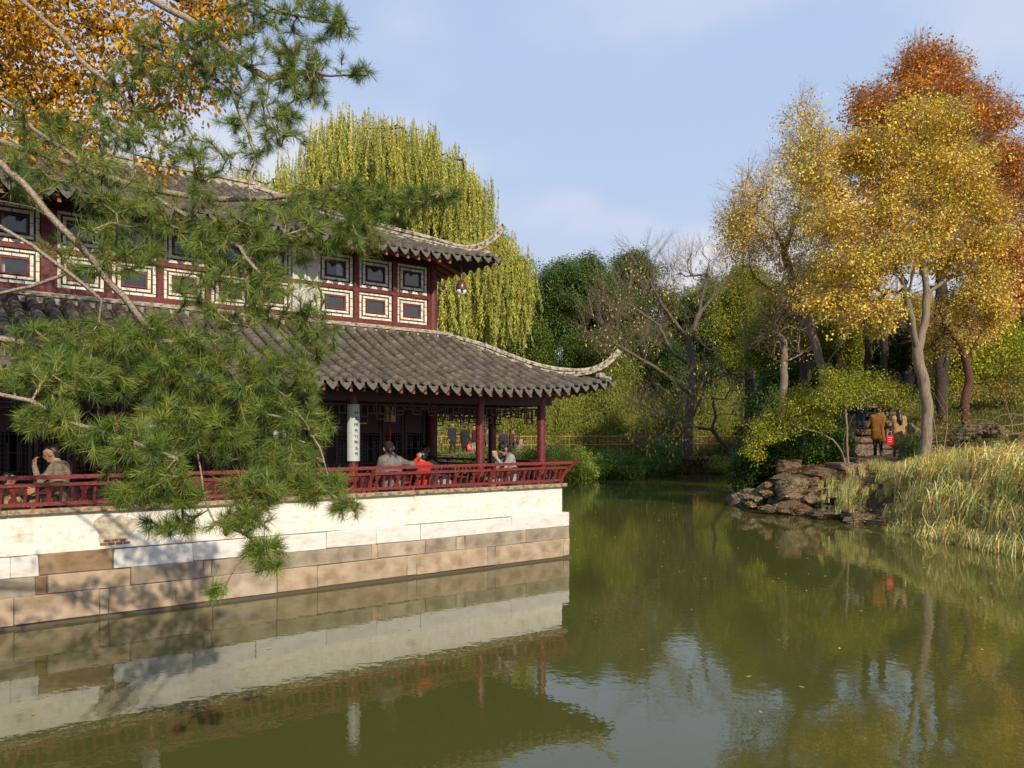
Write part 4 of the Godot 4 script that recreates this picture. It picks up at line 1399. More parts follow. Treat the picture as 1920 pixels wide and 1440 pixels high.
	tree("sapling", "spreading yellow green sapling with thin stems over the dark bush", {
		"limbs": [[[1590, 884, 28.5], [1580, 850, 28.6], [1562, 825, 28.7], [1540, 812, 28.8], [1500, 802, 28.8]], [[1590, 884, 28.5], [1588, 800, 28.4], [1586, 760, 28.4]], [[1580, 850, 28.6], [1585, 810, 28.8], [1600, 780, 29]], [[1586, 760, 28.4], [1640, 740, 30.4], [1690, 738, 31]]],
		"blobs": [[1560, 738, 80, 28, 28.6, 46], [1640, 735, 60, 24, 30.8, 34], [1690, 745, 34, 22, 31.4, 18], [1480, 765, 55, 24, 28.8, 30], [1440, 812, 42, 20, 29, 26], [1600, 705, 60, 14, 29, 18], [1520, 790, 50, 14, 28.8, 14], [1410, 845, 18, 12, 29, 7]],
		"root": 0.05, "thin": 0.005, "leaf": "autumn", "pal": LIME, "density": 3, "inner": 0.4, "loose": 0.3, "scale": 0.72, "mat": "leaf_autumn", "rise": 0.2, "deep": 0.8})
	willow()

func willow() -> void:
	var t := thing("willow_tree", "big weeping willow turning yellow behind the pavilion", "tree", onland(905, 40))
	var org := t.position
	var s := Skel.new()
	var l := [[[905, 800, 40], [905, 640, 40], [880, 560, 39.5], [820, 440, 38.5], [760, 330, 37.5], [720, 260, 37]], [[880, 560, 39.5], [760, 450, 39], [640, 370, 38], [560, 330, 37.5]], [[905, 640, 40], [930, 560, 38], [945, 500, 36.5]], [[820, 440, 38.5], [860, 370, 38], [870, 320, 38]]]
	for e in l:
		var p := PackedVector3Array()
		for q in e: p.append(at(q[0], q[1], q[2]) - org)
		s.limb(p, 0.5)
	var tips := blob_tips([[700, 290, 140, 70, 37.5, 150], [820, 350, 80, 65, 38, 90], [570, 360, 90, 55, 37.5, 80], [460, 340, 30, 22, 37.5, 14], [880, 390, 40, 60, 37, 50], [930, 490, 55, 50, 36, 60], [860, 520, 50, 60, 36, 50], [975, 520, 20, 40, 36, 16]])
	for k in tips.size(): tips[k] -= org
	s.grow(tips, 0.6, 0.5, rng)
	s.thicken(0.34, 0.012, 0.6)
	part("trunk", s.wood(), M.bark_dark, t)
	var meshes := []
	for v in 4:
		var g := RandomNumberGenerator.new()
		g.seed = 300 + v
		var b := MB.new()
		var p := PackedVector3Array()
		var r := PackedFloat32Array()
		for k in 9:
			p.append(Vector3(0.16 * sin(k * 0.5 + v) * k / 8.0, -k / 8.0 * 2.4 + 0.12 * sin(PI * k / 16.0), 0.16 * cos(k * 0.4 + v * 2.0) * k / 8.0))
			r.append(0.006)
		b.col = Color(0.55, 0.5, 0.4)
		b.tube(p, r, 3, false)
		for k in 84:
			var f := g.randf_range(0.02, 1.0) * 7.99
			var o := p[int(f)].lerp(p[int(f) + 1], f - int(f))
			var a := g.randf_range(0, TAU)
			var d := Vector3(cos(a) * 0.55, -1.0, sin(a) * 0.55).normalized()
			var w := d.cross(Vector3(sin(a), 0.2, -cos(a))).normalized().rotated(d, g.randf_range(-1, 1)) * 0.014
			var n := g.randf_range(0.09, 0.16)
			var tone := g.randf_range(0.55, 1.0)
			b.col = Color(tone, tone * g.randf_range(0.9, 1.0), tone * 0.8)
			b.tri(o, o + d * n * 0.5 + w, o + d * n)
			b.tri(o, o + d * n, o + d * n * 0.5 - w)
		meshes.append(b.mesh())
	var bufs := [PackedFloat32Array(), PackedFloat32Array(), PackedFloat32Array(), PackedFloat32Array()]
	for k in s.pos.size():
		if s.rad[k] > 0.2: continue
		var n := 11 if s.burden[k] < 1.5 else 6
		for q in n:
			var sy := rnd(0.55, 1.25)
			put(bufs[rng.randi() % 4], Transform3D(Basis(Vector3.UP, rnd(0, TAU)) * Basis(Vector3.RIGHT, rnd(-0.1, 0.1)) * Basis.from_scale(Vector3(1.0, sy, 1.0)), s.pos[k] + ball() * 0.5 + Vector3(0, 0.15, 0)), pick(WILLOW))
	for k in 4: scatter("hanging_fronds", meshes[k], M.leaf, bufs[k], t)

# ---------------------------------------------------------------- far bank
func bush(called: String, label: String, blobs: Array, kind: String, pal: Array, scale: float, group := "", mat := "leaf") -> Node3D:
	var e0: Array = blobs[0]
	var t := thing(called, label, "shrub", onland(e0[0], e0[4]), 0.0, group)
	var places := PackedVector3Array()
	var s := Skel.new()
	s.limb(PackedVector3Array([Vector3(0, -0.3, 0), Vector3(0, 0.25, 0)]), 0.2)
	for e in blobs:
		for p in blob_tips([e]):
			places.append(p - t.position)
	var tips := PackedVector3Array()
	for k in range(0, places.size(), 5): tips.append(places[k])
	s.grow(tips, 0.3, 0.3, rng)
	s.thicken(0.05, 0.006, 0.45)
	part("stem", s.wood(), M.bark_dark, t)
	foliage(t, kind, places, pal, scale, mat, "leaves")
	return t

func far_bank() -> void:
	# trailing shrubs over the water
	bush("trailing_shrub", "dark green mound of trailing shrub hanging to the water right of the terrace", [[1140, 870, 62, 27, 51.0, 220], [1170, 882, 40, 20, 50.8, 90]], "vine", [[0.11, 0.17, 0.035], [0.17, 0.24, 0.045], [0.08, 0.14, 0.03]], 1.5)
	bush("trailing_shrub", "yellow green trailing shrub touching the railing's corner", [[1065, 864, 48, 32, 50.3, 190], [1085, 882, 35, 20, 50, 70]], "vine", [[0.26, 0.31, 0.06], [0.19, 0.26, 0.05], [0.34, 0.36, 0.07]], 1.4)
	bush("trailing_shrub", "rounded green shrub hanging over the bank by the bare tree", [[1238, 850, 36, 36, 55, 170], [1225, 872, 30, 18, 54.5, 60]], "vine", [[0.13, 0.21, 0.04], [0.20, 0.29, 0.055], [0.09, 0.16, 0.03]], 1.5)
	bush("trailing_shrub", "low yellow tufts on the small stone bank below the leaning tree", [[1380, 875, 26, 18, 56, 50], [1345, 868, 18, 10, 57, 24]], "vine", OLIVE, 1.3)
	bush("veranda_shrub", "bright shrub on the bank seen between the veranda columns", [[960, 858, 70, 14, 47.5, 130], [880, 866, 40, 8, 46.5, 50]], "bush", MIDGREEN, 1.7)
	# bamboo thicket behind the fence
	var px := 800.0
	var k := 0
	var words := ["behind the dark coated strollers", "above the maroon jacket", "between the veranda columns", "behind the pink coat", "right of the corner column", "behind the bending figure", "behind the yellow tools", "left of the round shrub", "above the trailing mound", "behind the bare trunk", "right of the bare trunk", "behind the leaning tree"]
	while px < 1400.0 and k < words.size():
		var d := 56.3 + rnd(-0.5, 1.5) + maxf(0, (px - 1150) * 0.022)
		var top := 715.0 + rnd(-35, 25)
		var t := thing("bamboo_clump", "yellow green bamboo clump " + words[k], "bamboo", onland(px, d), 0.0)
		var b := MB.new()
		var places := PackedVector3Array()
		for q in 16:
			var o := Vector3(rnd(-0.9, 0.9), -0.1, rnd(-0.7, 0.7))
			var h := (818.0 - top) / FOCAL * d * rnd(0.75, 1.15) + 1.0
			var lean := Vector3(rnd(-0.5, 0.5), 0, rnd(-0.4, 0.5))
			var p := PackedVector3Array()
			var r := PackedFloat32Array()
			for w in 6:
				var f := w / 5.0
				p.append(o + Vector3(0, h * f, 0) + lean * f * f)
				r.append(0.022 * (1.1 - f))
			b.tube(p, r, 4, false)
			for w in 20:
				var f := rnd(0.04, 1.05)
				places.append(o + Vector3(0, h * f, 0) + lean * f * f + ball() * 0.5)
		part("culms", b, M.bamboo, t)
		foliage(t, "bamboo", places, [[0.24, 0.29, 0.05], [0.33, 0.35, 0.07], [0.17, 0.22, 0.04], [0.36, 0.33, 0.10]], 1.25, "leaf", "leaves")
		px += 52.0
		k += 1
	bush("far_hedge", "long dark hedge closing the gap under the trees beyond the bamboo", [[930, 800, 120, 26, 66, 150], [1130, 800, 120, 26, 68, 150], [1330, 800, 120, 26, 70, 150], [1480, 790, 90, 30, 60, 120]], "far", MIDGREEN, 1.0)
	# low bamboo fence along the path
	var f := thing("bamboo_fence", "low yellow bamboo fence along the far path", "fence", onland(1100, 53.2))
	var org := f.position
	var last := Vector3.INF
	var step := 0
	px = 780.0
	while px < 1385.0:
		var d := 51.4 if px < 1050 else 51.4 + (px - 1050) * 0.028
		var p := onland(px, d) - org
		p.y = maxf(p.y, 1.92 - org.y)
		if last != Vector3.INF:
			var b := MB.new()
			for y in [0.62, 0.1]: b.tube(PackedVector3Array([last + Vector3(0, y, 0), p + Vector3(0, y, 0)]), PackedFloat32Array([0.036, 0.036]), 5)
			part("rail", b, M.bamboo, f)
			b = MB.new()
			var a := last.lerp(p, 0.32)
			var c := last.lerp(p, 0.68)
			var up := Vector3(0, 1, 0)
			b.tube(PackedVector3Array([a + up * 0.1, a + up * 0.62]), PackedFloat32Array([0.016, 0.016]), 4)
			b.tube(PackedVector3Array([c + up * 0.1, c + up * 0.62]), PackedFloat32Array([0.016, 0.016]), 4)
			b.tube(PackedVector3Array([a + up * (0.28 if step % 2 else 0.45), p + up * (0.28 if step % 2 else 0.45)]), PackedFloat32Array([0.016, 0.016]), 4)
			part("lattice", b, M.bamboo, f)
		var b := MB.new()
		b.tube(PackedVector3Array([p + Vector3(0, -0.3, 0), p + Vector3(0, 0.7, 0)]), PackedFloat32Array([0.035, 0.035]), 6)
		part("post", b, M.bamboo, f)
		last = p
		px += 24.0
		step += 1
	# rubble wall at the water by the bare tree
	var w := thing("rubble_wall", "low rubble wall at the water below the bare tree", "stone wall", onland(1340, 57.6))
	org = w.position
	for r in 4:
		for q in 16:
			var x := 1258.0 + q * 9.5 + (r % 2) * 4.5 + rnd(-1, 1)
			var y := 884.0 - r * 8.0 + rnd(-1, 1)
			part("stone", rock_mesh(r * 20 + q), M.rock if (r + q) % 3 else M.rock_grey, w, at(x, y, 58.6 - r * 0.1) - org, spin() * Basis.from_scale(Vector3(0.21, 0.17, 0.2)))
	# path of packed earth
	var b := MB.new()
	px = 760.0
	while px < 1400.0:
		var q := []
		for x in [px, px + 20.0]:
			var d: float = 48.9 if x < 1050 else 48.9 + (x - 1050.0) * 0.026
			for e in [d, d + 1.9]: q.append(onland(x, e, 0.03))
		b.quad(q[0], q[2], q[3], q[1])
		px += 20.0
	structure("path", b, M.paving)
	var st := thing("stone_bench", "pale stone block by the path behind the veranda", "stone bench", onland(905, 47.8))
	b = MB.new()
	b.bevel(Vector3(0, 0.36, 0), Vector3(3.4, 0.14, 0.5), 0.03)
	part("seat", b, M.paving, st)
	for x in [-1.3, 0.0, 1.3]:
		b = MB.new()
		b.bevel(Vector3(x, 0.1, 0), Vector3(0.35, 0.42, 0.42), 0.02)
		part("leg", b, M.paving, st)

# ---------------------------------------------------------------- rocks, steps, reeds and hill on the right
var rock_meshes := {}
func rock_mesh(k: int) -> ArrayMesh:      # a blocky, broken stone about one unit in radius
	k = k % 14
	if rock_meshes.has(k): return rock_meshes[k]
	var f := FastNoiseLite.new()
	f.seed = 500 + k
	f.frequency = 0.9
	f.fractal_octaves = 3
	var g := RandomNumberGenerator.new()
	g.seed = 900 + k
	var cuts := []
	for q in 11: cuts.append([Vector3(g.randf_range(-1, 1), g.randf_range(-1, 1), g.randf_range(-1, 1)).normalized(), g.randf_range(0.72, 0.98)])
	var b := MB.new()
	var n := 9
	var at_ := func(face: int, u: float, v: float) -> Vector3:
		var p := Vector3.ZERO
		var ax := face / 2
		p[ax] = 1.0 if face % 2 else -1.0
		p[(ax + 1) % 3] = u
		p[(ax + 2) % 3] = v
		p = p.lerp(p.normalized() * 1.15, 0.35)
		for c in cuts:
			var e: float = p.dot(c[0]) - c[1]
			if e > 0.0: p -= c[0] * e
		p += p.normalized() * (f.get_noise_3dv(p * 1.3) * 0.16 + f.get_noise_3dv(Vector3(p.x * 0.8, p.y * 4.0, p.z * 0.8)) * 0.12)
		return p
	for face in 6:
		for u in n:
			for v in n:
				var q := []
				for e in [[u, v], [u + 1, v], [u + 1, v + 1], [u, v + 1]]: q.append(at_.call(face, e[0] * 2.0 / n - 1.0, e[1] * 2.0 / n - 1.0))
				b.oquad(q[0], q[1], q[2], q[3], q[0] + q[2])
	rock_meshes[k] = b.mesh()
	return rock_meshes[k]

func right_bank() -> void:
	# [left, top, right, bottom in the photograph, distance, material, label]
	var rocks := [
		[1516, 878, 1576, 908, 28.9, "rock_red", "large reddish block topping the rock pile by the sapling's stems"],
		[1511, 896, 1534, 918, 28.6, "rock_red", "upright purple brown stone below the left end of the large reddish block"],
		[1462, 896, 1512, 924, 28.6, "rock", "pale weathered slab with a dark underside, left of the reddish block"],
		[1424, 905, 1453, 927, 29.6, "rock", "small square tan stone standing alone on the left of the rock pile"],
		[1394, 920, 1440, 954, 30.2, "rock", "big mottled boulder at the water, leftmost of the pale rocks"],
		[1506, 916, 1542, 934, 28.2, "rock", "squared orange brown block halfway down the rock pile"],
		[1508, 931, 1540, 949, 27.9, "rock", "yellowish block under the squared orange brown one"],
		[1465, 924, 1510, 944, 28.4, "rock", "slanting tan rock under the pale weathered slab"],
		[1463, 940, 1516, 968, 27.8, "rock_red", "broad red brown boulder at the waterline in the middle of the pile"],
		[1520, 958, 1584, 976, 26.5, "rock_grey", "long flat ledge at the waterline right of the red brown boulder"],
		[1580, 950, 1634, 974, 25.8, "rock_grey", "grey rounded rock half hidden by reeds above the ledge"],
		[1578, 966, 1644, 984, 25.3, "rock", "low tan ledge in the water at the foot of the reeds"],
		[1630, 972, 1680, 994, 24.4, "rock", "brown stone at the end of the ledge, among reed stems"],
		[1528, 902, 1580, 918, 28.6, "rock", "thin tan stone just under the large reddish block's right end"],
		[1452, 862, 1500, 894, 30.4, "rock_red", "dark red boulder in the shade of the round bush"],
		[1454, 890, 1516, 906, 29.4, "rock_grey", "flat grey slab behind the pale weathered slab"],
		[1576, 893, 1640, 922, 27.8, "rock_grey", "smooth grey slab sloping towards the reeds"],
		[1552, 922, 1608, 944, 27.2, "rock_grey", "grey shelf stone under grass tufts, right of the blocks"],
		[1440, 930, 1470, 960, 29.2, "rock_grey", "dark wet stone in the gap between the mottled and red brown boulders"],
		[1370, 925, 1402, 952, 31.6, "rock_grey", "dark mossy stone at the left end of the rock pile, under the bush"],
		[1860, 828, 1897, 862, 26.0, "rock_red", "pinkish furrowed stone standing in the reeds near the right edge"],
		[1903, 820, 1960, 872, 25.5, "rock_red", "largest pinkish stone, cut by the right edge"],
		[1836, 792, 1880, 818, 28.5, "rock", "brown boulder behind the reed heads below the low cane rail"],
		[1700, 800, 1734, 850, 28.5, "rock", "mossy boulder beside the maple trunk and the path"],
		[1606, 862, 1640, 884, 28.8, "rock_grey", "flat stone at the foot of the steps"],
		[1788, 800, 1836, 826, 28.8, "rock_grey", "grey boulder between the two reed plumes"],
	]
	var k := 0
	for e in rocks:
		var s: float = e[4] / FOCAL
		var p := at((e[0] + e[2]) * 0.5, (e[1] + e[3]) * 0.5, e[4])
		var o := part("rock", rock_mesh(k), M[e[5]], self, p, Basis(Vector3.UP, 0.3 * (k % 5) - 0.6) * Basis(Vector3.BACK, 0.08 * (k % 3 - 1)) * Basis.from_scale(Vector3((e[2] - e[0]) * 0.56 * s, (e[3] - e[1]) * 0.60 * s, (e[2] - e[0]) * 0.56 * s)))
		tag(o, e[6], "rock")
		k += 1
	for q in 26:      # small stones wedged between the big ones
		var px := rnd(1400, 1600)
		var py := lerpf(950, 972, (px - 1400) / 200.0) - rnd(0, 1) * rnd(10, 62)
		var d := 27.2 + (975.0 - py) * 0.03 - (px - 1400) * 0.006 + 0.5
		var r := rnd(0.10, 0.24)
		var o := part("rock", rock_mesh(rng.randi()), M[["rock", "rock_red", "rock_grey", "rock"][q % 4]], self, at(px, py, d), Basis(Vector3.UP, rnd(0, 6)) * Basis.from_scale(Vector3(r * 1.3, r * 0.6, r)))
		tag(o, "small stone wedged between the larger rocks of the waterside pile", "rock", "small stones of the rock pile")
	# steps climbing past the walkers
	var st := thing("stone_steps", "worn grey stone steps climbing the right bank under the walkers", "steps", onland(1640, 29.5))
	var org := st.position
	for q in 9:
		var d := 28.6 + q * 1.45
		var px := 1628.0 + q * 5.5
		var p := onland(px, d) - org
		var b := MB.new()
		b.bevel(p + Vector3(0.1 * (q % 2), 0.02, -0.4), Vector3(2.1 + 0.3 * (q % 3), 0.2, 1.5), 0.04, 0.05, rng)
		part("step", b, M.paving, st, Vector3.ZERO, Basis())
	# dark bush and lower plants
	bush("round_bush", "dense dark green bush behind the rock pile", [[1490, 838, 95, 45, 31.5, 420], [1430, 858, 55, 32, 31.8, 170], [1545, 845, 45, 38, 30.8, 150], [1400, 895, 32, 36, 32, 120]], "bush", [[0.05, 0.10, 0.018], [0.08, 0.14, 0.022], [0.035, 0.07, 0.015]], 1.25)
	bush("ivy_bush", "ivy and dark undergrowth on the boulder by the maple trunk", [[1712, 845, 26, 32, 28, 90]], "bush", DARK, 0.9)
	bush("hedge_bush", "yellow bushes on the hillside at the right", [[1840, 680, 90, 40, 40, 130], [1780, 690, 60, 40, 39, 80]], "autumn", LIME, 1.3, "", "leaf_autumn")
	bush("thicket", "brown dry thicket below the cane arches", [[1790, 790, 80, 22, 30.5, 90]], "sparse", [[0.20, 0.12, 0.05], [0.28, 0.19, 0.07]], 0.9, "", "leaf_autumn")
	bush("slope_bush", "yellowish brown low shrubs scattered on the grassy hill above the cane arches", [[1870, 735, 60, 18, 35.5, 60], [1790, 740, 40, 16, 34.5, 40], [1910, 700, 40, 26, 38, 40]], "autumn", [[0.34, 0.28, 0.06], [0.26, 0.26, 0.05], [0.30, 0.19, 0.06]], 0.9, "", "leaf_autumn")
	bush("shade_bush", "dark shrub in the shade left of the steps", [[1545, 800, 50, 30, 34, 90], [1580, 840, 20, 30, 31, 50]], "bush", MIDGREEN, 1.3)
	bush("path_bush", "green shrub behind the upper walkers", [[1640, 760, 45, 30, 42, 70], [1720, 770, 50, 24, 41, 60]], "bush", MIDGREEN, 1.8)
	# cane arches edging the hill path
	var arch := thing("cane_edging", "bent cane arches and rails edging the hill path", "edging", onland(1800, 33))
	org = arch.position
	var spots := [[1715, 778, 24], [1762, 782, 26], [1835, 778, 34], [1895, 774, 34], [1795, 746, 16], [1850, 728, 24], [1890, 722, 26], [1930, 776, 30]]
	for e in spots:
		var d := 33.0 if e[1] > 760 else 36.5
		var c := onland(e[0], d) - org
		var b := MB.new()
		var p := PackedVector3Array()
		var r := PackedFloat32Array()
		var w: float = e[2] * d / FOCAL
		for q in 13:
			var a := PI * q / 12.0
			p.append(c + Vector3(cos(a) * w, 0.1 + sin(a) * w * 0.62, 0.1 * cos(a)))
			r.append(0.018)
		b.tube(p, r, 5)
		part("arch", b, M.cane, arch)
	for y in [0.06, 0.38]:
		var b := MB.new()
		var p := PackedVector3Array()
		var r := PackedFloat32Array()
		for q in 8:
			p.append(onland(1695 + q * 36, 31.5) - org + Vector3(0, y + 0.15, 0))
			r.append(0.022)
		b.tube(p, r, 5)
		part("rail", b, M.cane, arch)
	var nb := MB.new()
	for q in 22:
		var p := onland(1700 + q * 1.9, 33.2) - org
		nb.tube(PackedVector3Array([p, p + Vector3(0.12, 0.75 - 0.02 * absf(q - 11), 0)]), PackedFloat32Array([0.014, 0.01]), 4)
	part("pickets", nb, M.cane, arch).set_meta("kind", "stuff")
	for e in [[1903, 840, 1880, 730], [1912, 845, 1925, 700], [1760, 800, 1735, 730], [1765, 800, 1775, 735]]:
		var b := MB.new()
		var p0 := onland(e[0], 27.5)
		var p1 := at(e[2], e[3], 27.8)
		b.tube(PackedVector3Array([Vector3.ZERO, (p1 - p0) * 0.5 + Vector3(0.1, 0, 0), p1 - p0]), PackedFloat32Array([0.03, 0.02, 0.006]), 5)
		for q in 5:
			var s := (p1 - p0) * (0.35 + q * 0.12)
			b.tube(PackedVector3Array([s, s + Vector3(rnd(-0.5, 0.5), rnd(0.3, 0.7), rnd(-0.3, 0.3))]), PackedFloat32Array([0.01, 0.004]), 4)
		var sh := thing("bare_shrub", ["thin bare shrub leaning left over the furrowed stone", "thin bare shrub by the right edge above the pinkish stones", "thin bare stem leaning left beside the maple trunk", "upright bare stem beside the maple trunk"][[1903, 1912, 1760, 1765].find(e[0])], "shrub", p0)
		part("stem", b, M.cane, sh)
	reeds()
	# grass on the hill
	var blade := MB.new()
	var g := RandomNumberGenerator.new()
	g.seed = 71
	for q in 46:
		var o := Vector3(g.randf_range(-0.3, 0.3), 0, g.randf_range(-0.3, 0.3))
		var h := g.randf_range(0.1, 0.26)
		var a := g.randf_range(0, TAU)
		var s := Vector3(cos(a), 0, sin(a)) * 0.011
		var l := Vector3(g.randf_range(-0.1, 0.1), h, g.randf_range(-0.1, 0.1))
		var tone := g.randf_range(0.5, 1.0)
		blade.col = Color(tone, tone, tone)
		blade.tri(o - s, o + s, o + l)
	var buf := PackedFloat32Array()
	for q in 3600:
		var x := rnd(13.5, 30)
		var z := rnd(-44, -29)
		var h := ground(x, z)
		if h < 2.3 or absf(x - (12.6 + (-29.0 - z) * 0.36)) < 1.1: continue
		put(buf, Transform3D(Basis(Vector3.UP, rnd(0, TAU)).scaled(Vector3.ONE * rnd(0.7, 1.3)), Vector3(x, h - 0.01, z)), pick([[0.09, 0.13, 0.025], [0.12, 0.16, 0.03], [0.18, 0.16, 0.05]]))
	scatter("grass", blade.mesh(), M.leaf, buf, self)
	# fallen leaves
	var lf := MB.new()
	for q in 14:
		var o := Vector3(g.randf_range(-0.5, 0.5), g.randf_range(0.005, 0.03), g.randf_range(-0.5, 0.5))
		var a := g.randf_range(0, TAU)
		var d := Vector3(cos(a), g.randf_range(-0.2, 0.3), sin(a)) * 0.05
		var s := Vector3(-sin(a), g.randf_range(-0.3, 0.3), cos(a)) * 0.025
		lf.quad(o - d, o - s, o + d, o + s)
	buf = PackedFloat32Array()
	for q in 2600:
		var x := rnd(8.5, 24) if q < 1900 else rnd(-1, 16)
		var z := rnd(-42, -22) if q < 1900 else rnd(-60, -48)
		var h := ground(x, z)
		if h < 0.25: continue
		put(buf, Transform3D(Basis(Vector3.UP, rnd(0, TAU)), Vector3(x, h + 0.015, z)), pick([[0.36, 0.2, 0.05], [0.28, 0.13, 0.05], [0.42, 0.3, 0.08]]))
	scatter("fallen_leaves", lf.mesh(), M.leaf_autumn, buf, self)

func reeds() -> void:
	var meshes := []
	for v in 5:
		var g := RandomNumberGenerator.new()
		g.seed = 400 + v
		var b := MB.new()
		for q in 20:
			var a := g.randf_range(0, TAU)
			var lean := Vector3(cos(a), 0, sin(a)) * g.randf_range(0.2, 0.8) + Vector3(0.35, 0, 0.1)
			var h := g.randf_range(0.7, 1.35)
			var o := Vector3(g.randf_range(-0.2, 0.2), 0, g.randf_range(-0.2, 0.2))
			var side := Vector3(-sin(a), 0.25, cos(a)).normalized() * g.randf_range(0.008, 0.016)
			var tone := g.randf_range(0.55, 1.0)
			b.col = Color(tone * g.randf_range(0.6, 1.0), tone * g.randf_range(0.85, 1.0), tone * g.randf_range(0.5, 1.0))
			var prev := o
			var pw := 0.6
			for s in range(1, 6):
				var f := s / 5.0
				var droop := 1.0 - 0.45 * f * f * g.randf_range(0.6, 1.4)
				var p := o + Vector3(0, h * f * droop, 0) + lean * f * f * 0.8
				var w := 1.0 - f * f
				b.quad(prev - side * pw, prev + side * pw, p + side * w, p - side * w)
				prev = p
				pw = w
			if q % 5 == 0:     # a feathery head
				for w in 14:
					var d := Vector3(g.randf_range(-0.5, 0.5) + 0.4, g.randf_range(-0.5, 0.4), g.randf_range(-0.5, 0.5)) * 0.16
					var s0 := prev + Vector3(0.012 * w, -0.006 * w, 0)
					b.col = Color(0.85, 0.72, 0.6) * g.randf_range(0.6, 1.0)
					b.tri(s0, s0 + d, s0 + d * 0.6 + Vector3(0, 0.014, 0.01))
		meshes.append(b.mesh())
	var bufs := [PackedFloat32Array(), PackedFloat32Array(), PackedFloat32Array(), PackedFloat32Array(), PackedFloat32Array()]
	var pal := [[0.66, 0.52, 0.25], [0.76, 0.60, 0.30], [0.30, 0.35, 0.10], [0.46, 0.42, 0.15], [0.56, 0.40, 0.19]]
	var n := 0
	while n < 1500:
		var z := rnd(-28.6, -13.0)
		var d := -z
		var x := rnd(9.4, 20.0)
		var px := 960.0 + x / d * FOCAL
		if px < 1590 and z > -24.0: continue
		if px > 2060: continue
		if px < 1650 and d < 26.3: continue
		var s := shore(x, z)
		if s < -0.7 or s > 5.5: continue
		if d > 27.0 and (px < 1655 or s > 4.6 or px > 1900): continue
		if px < 1690 and px > 1600 and d > 26.6: continue
		n += 1
		var wave := bed.get_noise_2d(x * 6.0, z * 6.0)
		var h := rnd(0.6, 1.2) * (0.85 if s < 0 else 1.05) * (0.62 if d > 25.0 else 0.86) * (1.0 + 0.9 * wave) * smoothstep(1560.0, 1760.0, px)
		put(bufs[rng.randi() % 5], Transform3D(Basis(Vector3.UP, rnd(-0.9, 0.9)).scaled(Vector3(h, h, h)), Vector3(x, maxf(ground(x, z), -0.15) - 0.03, z)), pick(pal.slice(0, 2) if bed.get_noise_2d(x * 3.0 + 50.0, z * 3.0) + rnd(-0.25, 0.25) > 0.0 else pal))
	for q in 150:      # tufts among the rocks
		var p := at(rnd(1535, 1700), rnd(895, 955), rnd(25.4, 28.2))
		put(bufs[rng.randi() % 5], Transform3D(Basis(Vector3.UP, rnd(-0.9, 0.9)).scaled(Vector3.ONE * rnd(0.25, 0.5)), Vector3(p.x, maxf(p.y - 0.25, ground(p.x, p.z) - 0.03), p.z)), pick(pal))
	for k in 5: scatter("reeds", meshes[k], M.straw, bufs[k], self)

# ---------------------------------------------------------------- people
const SKIN := Color(0.50, 0.27, 0.17)

